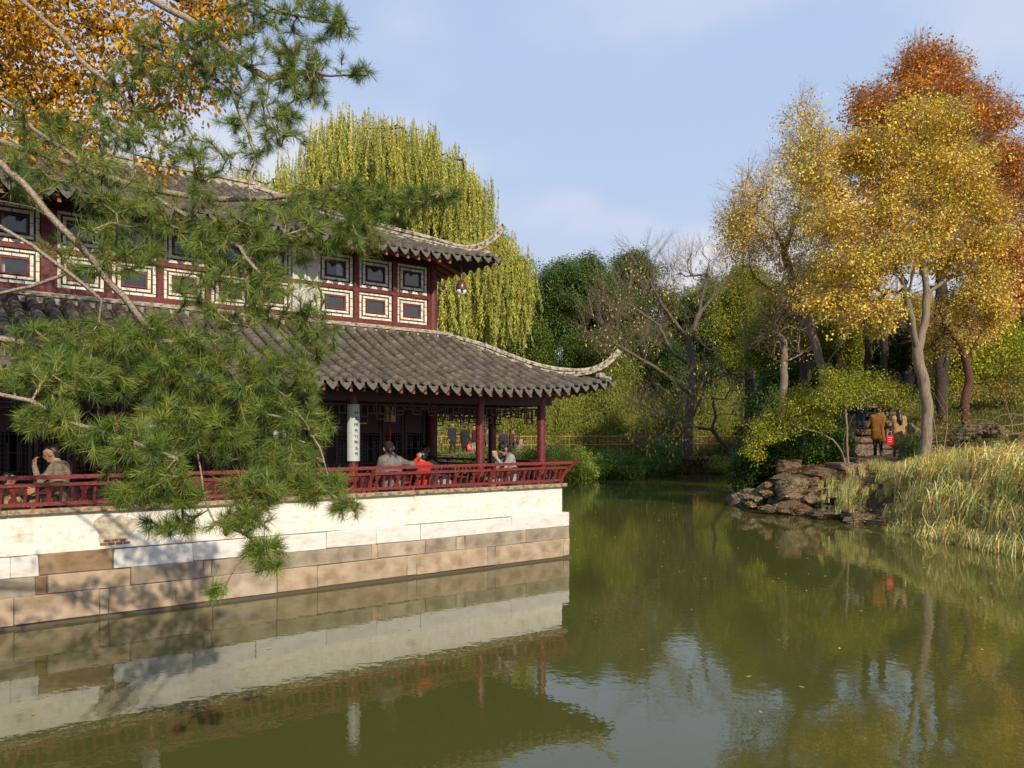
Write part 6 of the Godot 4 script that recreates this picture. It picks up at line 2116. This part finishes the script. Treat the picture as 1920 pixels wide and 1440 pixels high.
	person("person in black beside the light jeans, half hidden by leaves", onland(1706, 39.4, 0.12), PI - 0.3, {"h": 1.7, "top": Color(0.014, 0.014, 0.02), "legs": Color(0.015, 0.015, 0.02), "cell": 0.028, "fine": 0.016, "coat": 0.25})

# ---------------------------------------------------------------- the pine in front of the pavilion
func tuft(sd: int, n: int, long: float, open: float) -> ArrayMesh:
	var g := RandomNumberGenerator.new()
	g.seed = sd
	var b := MB.new()
	b.col = Color(0.9, 0.7, 0.5)
	b.tube(PackedVector3Array([Vector3(0, -0.06, 0), Vector3(0, 0.012, 0)]), PackedFloat32Array([0.0035, 0.003]), 4)
	for k in n:
		var a := g.randf_range(0, TAU)
		var th := g.randf_range(0.15, open)
		var d := Vector3(sin(th) * cos(a), cos(th), sin(th) * sin(a))
		var o := Vector3(0, g.randf_range(-0.055, 0.012), 0)
		var l := long * g.randf_range(0.7, 1.12)
		var s := d.cross(Vector3(g.randf_range(-1, 1), g.randf_range(-1, 1), g.randf_range(-1, 1))).normalized() * g.randf_range(0.0008, 0.0013)
		var bend := Vector3(g.randf_range(-1, 1), g.randf_range(-1.2, 0.4), g.randf_range(-1, 1)) * l * 0.10
		var m := o + d * l * 0.55 + bend * 0.3
		var tone := g.randf_range(0.45, 1.0)
		b.col = Color(tone * g.randf_range(0.8, 1.0), tone, tone * g.randf_range(0.5, 1.0))
		b.quad(o - s, o + s, m + s * 0.9, m - s * 0.9)
		b.tri(m - s * 0.9, m + s * 0.9, o + d * l + bend)
	return b.mesh()

func pine() -> void:
	var t := thing("pine_tree", "pine with flaky pale branches and long needles hanging across the pavilion at the left", "tree", Vector3(-4.6, ground(-4.6, -2.9), -2.9))
	var org := t.position
	var trunk := PackedVector3Array([Vector3(0, -0.4, 0), Vector3(0.1, 1.0, -0.1), Vector3(0.25, 2.2, -0.3), Vector3(0.35, 3.3, -0.5), Vector3(0.6, 4.4, -0.8), Vector3(0.9, 5.6, -1.0), Vector3(1.3, 7.0, -1.4)])
	# limbs as drawn in the photograph: [px, py, distance], thickness at the start
	var limbs := [
		[0.028, [[-330, 190, 4.4], [-120, 250, 4.6], [0, 305, 4.8], [40, 340, 4.8], [85, 395, 4.85], [145, 455, 4.9], [190, 510, 4.95], [250, 580, 5.0], [300, 640, 5.1]]],
		[0.022, [[-200, 370, 4.5], [0, 376, 4.7], [60, 388, 4.8], [105, 415, 4.86]]],
		[0.020, [[-250, 330, 4.3], [0, 425, 4.5], [60, 460, 4.55], [120, 505, 4.6], [190, 562, 4.7]]],
		[0.014, [[-200, 570, 4.8], [0, 550, 5.0], [60, 537, 5.0], [120, 515, 5.0], [190, 512, 5.1]]],
		[0.030, [[-300, 200, 5.0], [-60, 245, 5.3], [110, 300, 5.5], [240, 345, 5.6], [320, 362, 5.7], [400, 373, 5.8], [480, 372, 5.9], [560, 366, 5.9], [640, 352, 5.9], [720, 366, 5.8], [800, 372, 5.7], [868, 352, 5.6]]],
		[0.018, [[250, 345, 5.6], [330, 393, 5.5], [400, 440, 5.4], [450, 464, 5.3], [475, 500, 5.2]]],
		[0.026, [[-260, 560, 4.5], [0, 635, 4.8], [80, 650, 4.9], [150, 675, 5.0], [220, 706, 5.0], [290, 732, 5.1], [340, 752, 5.1]]],
		[0.016, [[-200, 720, 4.2], [0, 740, 4.4], [60, 752, 4.4], [120, 790, 4.4], [180, 805, 4.5], [250, 830, 4.5], [330, 860, 4.6]]],
		[0.024, [[-60, -90, 5.6], [40, 0, 5.7], [110, 60, 5.8], [150, 112, 5.9], [200, 152, 5.9], [246, 198, 6.0], [200, 238, 5.8], [130, 264, 5.6]]],
		[0.030, [[120, -160, 5.4], [285, 0, 5.6], [350, 34, 5.7], [400, 70, 5.7], [440, 108, 5.8], [476, 132, 5.8], [505, 148, 5.8], [560, 136, 5.8], [620, 142, 5.7], [688, 140, 5.6]]],
		[0.020, [[-200, 120, 4.9], [0, 184, 5.2], [46, 216, 5.3], [60, 240, 5.3], [150, 300, 5.3]]],
		[0.014, [[440, 108, 5.8], [432, 160, 5.7], [455, 225, 5.6], [480, 290, 5.5], [470, 330, 5.4]]],
		[0.016, [[300, -140, 5.6], [440, -10, 5.7], [520, 18, 5.8], [600, 40, 5.8], [650, 44, 5.7]]],
		[0.013, [[330, 752, 5.1], [370, 850, 5.0], [382, 930, 4.9], [402, 980, 4.9], [455, 1000, 4.8], [500, 1035, 4.8], [515, 1065, 4.8]]],
		[0.014, [[450, 690, 5.3], [540, 745, 5.2], [600, 840, 5.1], [620, 920, 5.1], [660, 950, 5.0]]],
		[0.014, [[290, 732, 5.1], [380, 720, 5.2], [470, 700, 5.3], [560, 700, 5.3]]],
		[0.012, [[300, 640, 5.1], [400, 640, 5.2], [500, 600, 5.3], [580, 590, 5.3]]],
		[0.014, [[505, 148, 5.8], [500, 200, 5.7], [520, 260, 5.6], [540, 290, 5.5]]],
		[0.012, [[200, 152, 5.9], [250, 90, 5.9], [300, 110, 5.9], [360, 150, 5.9]]],
	]
	var s := Skel.new()
	s.limb(trunk, 0.3)
	var caps := []
	while caps.size() < s.pos.size(): caps.append(0.3)
	for l in limbs:
		var p := PackedVector3Array()
		for e in l[1]: p.append(at(e[0], e[1], e[2]) - org)
		if l[1][0][0] < 0 or l[1][0][1] < 0: p.insert(0, trunk[3].lerp(trunk[6], clampf((p[0].y - 2.8) / 3.5, 0.0, 1.0)))
		s.limb(p, 0.12)
		while caps.size() < s.pos.size(): caps.append(l[0] * (0.75 if limbs.find(l) < 13 else 0.45))
	var blobs := [
		[110, 330, 130, 60, 5.0, 60], [300, 420, 150, 80, 5.3, 120], [200, 470, 120, 60, 5.0, 50], [430, 480, 90, 80, 5.3, 90], [540, 430, 110, 60, 5.5, 90], [640, 385, 110, 45, 5.7, 90], [740, 385, 60, 40, 5.7, 50], [815, 370, 45, 22, 5.6, 26], [680, 440, 50, 40, 5.6, 30],
		[420, 560, 100, 60, 5.2, 70], [540, 560, 70, 70, 5.3, 50], [590, 630, 50, 50, 5.3, 34], [320, 640, 150, 50, 5.1, 110], [130, 640, 140, 40, 4.8, 70], [90, 710, 110, 45, 4.6, 80], [230, 700, 120, 50, 4.9, 90], [380, 720, 120, 60, 5.1, 110], [510, 720, 80, 70, 5.2, 90], [560, 800, 60, 60, 5.2, 60], [450, 820, 90, 60, 5.1, 80], [340, 800, 90, 50, 4.9, 70],
		[90, 790, 60, 28, 4.4, 34], [220, 830, 90, 40, 4.5, 56], [280, 890, 80, 40, 4.6, 50], [330, 930, 60, 25, 4.7, 24], [540, 880, 70, 40, 5.1, 54], [600, 920, 50, 30, 5.1, 34], [655, 952, 22, 12, 5.0, 10], [480, 920, 60, 40, 4.9, 40], [330, 985, 40, 22, 4.8, 14], [450, 975, 60, 25, 4.8, 24], [495, 1040, 40, 34, 4.8, 22], [405, 1110, 12, 10, 4.8, 4], [270, 985, 16, 12, 4.8, 4], [250, 930, 50, 25, 4.6, 20],
		[330, 110, 90, 70, 5.8, 74], [250, 180, 70, 60, 5.9, 44], [300, 270, 90, 50, 5.7, 54], [170, 250, 90, 40, 5.5, 44], [60, 230, 70, 40, 5.3, 26], [420, 90, 60, 50, 5.7, 46], [440, 170, 60, 70, 5.7, 54], [520, 120, 50, 50, 5.8, 44], [560, 170, 60, 60, 5.7, 54], [520, 240, 60, 45, 5.6, 44], [600, 110, 50, 40, 5.8, 34], [580, 35, 70, 35, 5.8, 54], [640, 50, 24, 20, 5.7, 12], [675, 140, 22, 18, 5.6, 12], [480, 20, 50, 30, 5.7, 30], [380, 300, 50, 40, 5.6, 24], [460, 300, 50, 30, 5.5, 20],
		[-150, 200, 200, 200, 5.0, 60], [150, -220, 400, 150, 5.8, 110], [-200, 600, 150, 250, 4.6, 60], [350, -420, 350, 120, 5.6, 70],
	]
	var tips := PackedVector3Array()
	for e in blobs:
		e[5] = int(e[5] * (0.8 if e[1] < 320 and e[0] > 140 else 1.5 if e[1] > 900 else 1.05 if e[0] > 0 else 0.6))
		for q in blob_tips([e], 0.9): tips.append(q - org)
	s.grow(tips, 0.085, -0.15, rng, 0.22)
	s.thicken(0.17, 0.0026, 0.52)
	for k in s.pos.size():
		s.rad[k] = minf(s.rad[k], caps[k] if k < caps.size() else 0.006)
	part("trunk", s.wood(), M.bark_pine, t)
	var meshes := []
	for v in 5: meshes.append(tuft(600 + v, 42, 0.078 + 0.006 * v, 1.2 + 0.12 * v))
	var bufs := [PackedFloat32Array(), PackedFloat32Array(), PackedFloat32Array(), PackedFloat32Array(), PackedFloat32Array()]
	var pal := [[0.115, 0.165, 0.036], [0.16, 0.205, 0.042], [0.07, 0.115, 0.032], [0.20, 0.21, 0.05]]
	var cones := 0
	var cone := MB.new()
	for k in 7:
		var y := 0.045 * (1.0 - k / 7.0)
		for q in 7:
			var a := TAU * (q + 0.5 * (k % 2)) / 7.0
			var r := 0.016 * sin(PI * (k + 1.2) / 8.5)
			cone.box(Vector3(cos(a) * r, y, sin(a) * r), Vector3(0.012, 0.005, 0.009), Basis(Vector3.UP, -a) * Basis(Vector3.BACK, 0.5))
	var cone_mesh := cone.mesh()
	surf("cone", 0.20, 0.115, 0.06, 0.9)
	for k in s.tip:
		var q := s.par[k]
		var d := (s.pos[k] - s.pos[q]).normalized()
		var f := rnd(0.8, 1.15)
		put(bufs[rng.randi() % 5], Transform3D(towards(d + ball() * 0.25).scaled(Vector3(f, f, f)), s.pos[k]), pick(pal))
		for n in rng.randi() % 3:      # shoots beside the end
			var dd := (d + ball() * 0.9).normalized()
			f = rnd(0.65, 1.0)
			put(bufs[rng.randi() % 5], Transform3D(towards(dd).scaled(Vector3(f, f, f)), s.pos[q].lerp(s.pos[k], rng.randf()) + dd * 0.045), pick(pal))
		if rng.randf() < 0.035 and cones < 60:
			cones += 1
			part("pine_cone", cone_mesh, M.cone, t, s.pos[q], spin() * Basis(Vector3.RIGHT, 2.6) * Basis.from_scale(Vector3(0.7, 0.8, 0.7)))
	for k in 5: scatter("needles", meshes[k], M.needle, bufs[k], t)

func yellow_tree() -> void:
	var base := Vector3(-8.4, ground(-8.4, -4.2), -4.2)
	var t := thing("amber_tree", "tree with large amber yellow leaves overhead at the upper left, behind the pine", "tree", base)
	var s := Skel.new()
	s.limb(PackedVector3Array([Vector3(0, -0.4, 0), Vector3(0.1, 2, -0.3), Vector3(0.3, 4.2, -1.0), Vector3(0.6, 6.4, -2.0), Vector3(1.2, 8.4, -2.8)]), 0.3)
	for l in [[[-300, 60, 8.4], [-100, 40, 8.4], [0, 34, 8.4], [40, 58, 8.4], [80, 90, 8.4]], [[-160, -160, 8.4], [60, -60, 8.4], [150, 10, 8.4], [190, 60, 8.4]], [[60, -60, 8.4], [260, -50, 8.3], [380, 20, 8.3], [420, 60, 8.3]], [[-100, 40, 8.4], [0, 130, 8.3], [60, 190, 8.3], [120, 250, 8.3]]]:
		var p := PackedVector3Array()
		for e in l: p.append(at(e[0], e[1], e[2]) - base)
		if l[0][0] < 0 and l[0][0] != -100: p.insert(0, Vector3(0.6, 6.0, -1.8))
		s.limb(p, 0.25)
	var tips := blob_tips([[50, 60, 110, 80, 8.4, 46], [50, 190, 80, 60, 8.3, 28], [130, 250, 50, 50, 8.3, 16], [140, 150, 60, 50, 8.4, 12], [220, 60, 60, 60, 8.4, 18], [300, 90, 60, 50, 8.3, 16], [370, 50, 50, 50, 8.3, 12], [400, 20, 40, 25, 8.3, 10], [260, 190, 60, 40, 8.4, 16], [370, 150, 40, 30, 8.3, 8], [280, 300, 20, 12, 8.3, 3], [-150, 60, 150, 150, 8.4, 40], [150, -150, 350, 120, 8.4, 80]])
	for k in tips.size(): tips[k] -= base
	s.grow(tips, 0.2, 0.0, rng, 0.15)
	s.thicken(0.15, 0.004, 0.5)
	part("trunk", s.wood(), M.bark_dark, t)
	var places := PackedVector3Array()
	for k in s.tip:
		for q in 3: places.append(s.pos[k] + ball() * 0.2 + Vector3(0, -0.06, 0))
	foliage(t, "big", places, [[0.52, 0.32, 0.03], [0.46, 0.26, 0.03], [0.58, 0.38, 0.04], [0.40, 0.19, 0.03]], 1.0, "leaf_autumn")

# ---------------------------------------------------------------- small things
const STROKES := [
	[[[2, 8, 11, 8], [6.5, 2, 6.5, 22], [6.5, 9, 2, 17], [6.5, 9, 11, 15], [13, 8, 23, 8], [17.5, 2, 17.5, 22], [17.5, 9, 13, 18], [17.5, 9, 23, 18]]],
	[[[12, 1, 10, 4], [6, 4, 18, 4], [6, 4, 6, 12], [18, 4, 18, 12], [6, 8, 18, 8], [6, 12, 18, 12], [12, 13, 12, 23], [4, 16, 10, 16], [10, 16, 4, 22], [18, 14, 13, 17], [13, 17, 20, 23]]],
	[[[2, 5, 9, 5], [2, 5, 2, 18], [9, 5, 9, 18], [2, 11, 9, 11], [2, 18, 9, 18], [12, 6, 22, 6], [12, 6, 12, 13], [22, 6, 22, 13], [11, 13, 23, 13], [17, 2, 17, 13], [17, 13, 11, 22], [17, 13, 23, 22]]],
	[[[5, 5, 19, 5], [3, 11, 21, 11], [12, 5, 11, 13], [11, 13, 4, 22], [12, 11, 21, 22]]],
	[[[6, 3, 3, 9], [4, 8, 10, 8], [6, 8, 6, 21], [16, 3, 13, 9], [14, 8, 21, 8], [18, 8, 18, 22], [18, 22, 15, 20]]],
	[[[4, 3, 4, 22], [4, 3, 9, 4], [9, 4, 5, 9], [5, 9, 9, 13], [9, 13, 5, 15], [15, 3, 10, 10], [15, 3, 22, 10], [13, 10, 19, 10], [12, 14, 22, 14], [15, 14, 13, 20], [13, 20, 21, 19]]],
	[[[5, 5, 19, 5], [6, 12, 18, 12], [3, 20, 21, 20], [12, 5, 12, 20], [15, 15, 18, 17]]],
	[[[3, 5, 21, 5], [8, 2, 8, 8], [16, 2, 16, 8], [8, 9, 3, 16], [6, 13, 6, 22], [20, 10, 13, 16], [13, 9, 13, 21], [13, 21, 21, 21], [21, 21, 21, 18]]],
]

func couplet(label: String, x: float, order: Array) -> void:
	var im := Image.create(160, 560, false, Image.FORMAT_RGB8)
	im.fill(Color(0.70, 0.74, 0.73))
	var f := FastNoiseLite.new()
	f.frequency = 0.03
	for y in 560:
		for q in 160: im.set_pixel(q, y, Color(0.70, 0.74, 0.73) * (0.96 + 0.08 * f.get_noise_2d(q, y)))
	var n := 0
	for c in order:
		var oy := 66 + n * 58
		var size := 40.0 if n < 7 else 30.0
		for e in STROKES[c][0]:
			var a := Vector2(80 - size * 0.5 + e[0] / 24.0 * size, oy + e[1] / 24.0 * size)
			var z := Vector2(80 - size * 0.5 + e[2] / 24.0 * size, oy + e[3] / 24.0 * size)
			for k in 30:
				var p := a.lerp(z, k / 29.0)
				var r := 2.4 - 0.9 * k / 29.0
				for dy in range(-3, 4):
					for dx in range(-3, 4):
						if dx * dx + dy * dy <= r * r: im.set_pixel(clampi(int(p.x) + dx, 0, 159), clampi(int(p.y) + dy, 0, 559), Color(0.05, 0.05, 0.05))
		n += 1
	var m := StandardMaterial3D.new()
	m.albedo_texture = ImageTexture.create_from_image(im)
	m.roughness = 0.5
	var b := MB.new()
	var seg := 18
	var r := 0.118
	for k in seg + 1:
		var a := PI * k / seg
		for y in [2.11, 3.12]:
			b.v.append(Vector3(-cos(a) * r, y, sin(a) * r))
			b.n.append(Vector3(-cos(a), 0, sin(a)))
			b.c.append(Color.WHITE)
			b.t.append(Vector2(float(k) / seg, 1.0 - (y - 2.11) / 1.01))
	for k in seg:
		var q := k * 2
		b.i.append_array([q, q + 1, q + 2, q + 1, q + 3, q + 2])
	var t := in_front("couplet_board", label, "sign board")
	t.position = front * Vector3(x, 0, -0.5)
	part("panel", b, m, t)
	b = MB.new()
	for y in [2.108, 3.1201]:
		var ring := PackedVector3Array()
		var rr := PackedFloat32Array()
		for k in seg + 1:
			ring.append(Vector3(-cos(PI * k / seg) * (r - 0.004), y, sin(PI * k / seg) * (r - 0.004)))
			rr.append(0.007)
		b.tube(ring, rr, 5)
	part("edge", b, M.black, t)

func small_things() -> void:
	couplet("pale curved couplet board with black brushed characters on the sunlit column", fx(662, -0.5), [0, 1, 2, 3, 4, 5, 6, 7])
	couplet("pale curved couplet board half hidden behind the pine boughs", fx(283, -0.5), [4, 2, 7, 0, 5, 1, 3, 6])
	# domed security camera
	var t := thing("dome_camera", "brown and white domed security camera hanging under the upper eave", "camera", front * Vector3(fx(865, -1.45), 5.52, -1.45), TURN)
	var b := MB.new()
	b.lathe(PackedVector2Array([Vector2(0.115, 0.10), Vector2(0.118, 0.14), Vector2(0.11, 0.20), Vector2(0.085, 0.26), Vector2(0.05, 0.30), Vector2(0.022, 0.32), Vector2(0.022, 0.62), Vector2(0.0, 0.62)]), 28)
	part("housing", b, M.brown_metal, t)
	b = MB.new()
	b.lathe(PackedVector2Array([Vector2(0.0, -0.02), Vector2(0.035, -0.015), Vector2(0.075, 0.01), Vector2(0.10, 0.05), Vector2(0.110, 0.098), Vector2(0.0, 0.099)]), 28)
	part("dome", b, M.white_plastic, t)
	b = MB.new()
	b.lathe(PackedVector2Array([Vector2(0.0, -0.012), Vector2(0.022, -0.01), Vector2(0.024, 0.012), Vector2(0.0, 0.012)]), 14)
	part("lens", b, M.black, t, Vector3(-0.045, 0.055, 0.088), Basis(Vector3.RIGHT, PI * 0.5))
	b = MB.new()
	b.box(Vector3(-0.035, 0.088, 0.094), Vector3(0.09, 0.012, 0.03))
	part("slot", b, M.black, t)
	t = thing("loudspeaker", "small round grey fitting at the top of the red corner column", "speaker", front * Vector3(-1.9, 5.68, -1.98), TURN)
	b = MB.new()
	b.lathe(PackedVector2Array([Vector2(0.0, 0.0), Vector2(0.05, 0.0), Vector2(0.065, 0.04), Vector2(0.06, 0.09), Vector2(0.045, 0.07), Vector2(0.0, 0.05)]), 20)
	part("horn", b, M.granite_grey, t, Vector3.ZERO, Basis(Vector3.RIGHT, PI * 0.5))
	b = MB.new()
	b.bevel(Vector3(0, 0.1, 0.03), Vector3(0.07, 0.06, 0.06), 0.008)
	part("box", b, M.white_plastic, t)
	# hanging lantern tassel and lantern in the veranda
	t = thing("lantern", "dim palace lantern with a red tassel hanging in the veranda", "lantern", front * Vector3(fx(731, -1.3), 2.62, -1.3), TURN)
	b = MB.new()
	for q in 6:
		var a := TAU * q / 6.0
		b.bar(Vector3(cos(a) * 0.14, 0.2, sin(a) * 0.14), Vector3(cos(a) * 0.14, 0.52, sin(a) * 0.14), 0.016, 0.016, Vector3.BACK)
		var c := TAU * (q + 1) / 6.0
		for y in [0.2, 0.36, 0.52]: b.bar(Vector3(cos(a) * 0.14, y, sin(a) * 0.14), Vector3(cos(c) * 0.14, y, sin(c) * 0.14), 0.014, 0.014)
	b.tube(PackedVector3Array([Vector3(0, 0.52, 0), Vector3(0, 0.75, 0)]), PackedFloat32Array([0.008, 0.008]), 6)
	part("frame", b, M.door_wood, t)
	b = MB.new()
	for q in 6:
		var a := TAU * q / 6.0
		var c := TAU * (q + 1) / 6.0
		b.quad(Vector3(cos(c) * 0.13, 0.21, sin(c) * 0.13), Vector3(cos(a) * 0.13, 0.21, sin(a) * 0.13), Vector3(cos(a) * 0.13, 0.51, sin(a) * 0.13), Vector3(cos(c) * 0.13, 0.51, sin(c) * 0.13))
	part("shade", b, surf("lantern_paper", 0.42, 0.34, 0.16, 0.8), t)
	b = MB.new()
	b.tube(PackedVector3Array([Vector3(0, 0.2, 0), Vector3(0, 0.1, 0), Vector3(0, 0.08, 0), Vector3(0, -0.26, 0)]), PackedFloat32Array([0.004, 0.006, 0.02, 0.026]), 10)
	part("tassel", b, surf("tassel_red", 0.42, 0.01, 0.012, 0.7), t)
	# things on the parapet at the left
	t = thing("water_bottle", "clear plastic water bottle standing on the parapet behind the railing", "bottle", front * Vector3(fx(160, -0.26), 1.565, -0.26), TURN)
	b = MB.new()
	b.lathe(PackedVector2Array([Vector2(0.0, 0.0), Vector2(0.032, 0.0), Vector2(0.033, 0.13), Vector2(0.026, 0.165), Vector2(0.013, 0.19), Vector2(0.013, 0.2), Vector2(0.0, 0.2)]), 20)
	part("flask", b, M.glass, t)
	b = MB.new()
	b.lathe(PackedVector2Array([Vector2(0.0335, 0.04), Vector2(0.0335, 0.085)]), 20)
	part("label", b, M.white_plastic, t)
	b = MB.new()
	b.lathe(PackedVector2Array([Vector2(0.015, 0.192), Vector2(0.015, 0.212), Vector2(0.0, 0.212)]), 16)
	part("lid", b, M.white_plastic, t)
	t = thing("snack_packet", "yellow snack packet lying on the parapet by the beige jacket", "packet", front * Vector3(fx(64, -0.24), 1.57, -0.24), TURN)
	b = MB.new()
	b.bevel(Vector3(0, 0.025, 0), Vector3(0.15, 0.045, 0.07), 0.018)
	part("wrapper", b, surf("wrapper_yellow", 0.62, 0.46, 0.03, 0.4), t)
	t = thing("patterned_bag", "black and white patterned cloth bag on the parapet beside the child in red", "bag", front * Vector3(fx(832, -0.26), 1.565, -0.26), TURN)
	b = MB.new()
	field(b, [[Vector3(-0.1, 0.1, 0), Vector3(0.1, 0.09, 0), 0.1, 0.09, 0], [Vector3(0, 0.1, 0), Vector3(0.02, 0.24, 0), 0.08, 0.03, 0]], 0.015, 40.0, [Color.WHITE])
	var dots := noise_tex(51, 0.06, 2, [[0.0, 0.02, 0.02, 0.02], [0.52, 0.03, 0.03, 0.03], [0.56, 0.85, 0.85, 0.83], [1.0, 0.9, 0.9, 0.88]], 256)
	part("cloth", b, surf("dotted_cloth", 0.9, 0.9, 0.9, 0.9, dots, Vector3.ONE * 4.0), t)
	t = thing("tool_handles", "yellow and orange tool handles leaning in the shrub right of the corner column", "tools", onland(1050, 50.2), 0.0)
	b = MB.new()
	b.bar(Vector3(0, 0, 0), Vector3(0.12, 0.75, 0), 0.09, 0.09, Vector3.BACK)
	part("handle", b, surf("tool_yellow", 0.7, 0.38, 0.03, 0.5), t)
	b = MB.new()
	b.bar(Vector3(0.15, 0.6, 0), Vector3(0.4, 0.3, 0), 0.06, 0.06, Vector3.BACK)
	part("handle", b, M.bag_orange, t)
	# leaves floating on the pond
	var lf := MB.new()
	lf.quad(Vector3(-0.03, 0.004, 0), Vector3(0, 0.003, 0.016), Vector3(0.034, 0.009, 0), Vector3(0, 0.003, -0.016))
	var buf := PackedFloat32Array()
	for k in 240:
		var x := rnd(-7, 11)
		var z := rnd(-46, -7)
		if shore(x, z) > -0.2: continue
		put(buf, Transform3D(Basis(Vector3.UP, rnd(0, TAU)), Vector3(x, 0.002, z)), pick([[0.5, 0.4, 0.14], [0.6, 0.52, 0.3], [0.4, 0.22, 0.06]]))
	scatter("floating_leaves", lf.mesh(), M.leaf_autumn, buf, self)
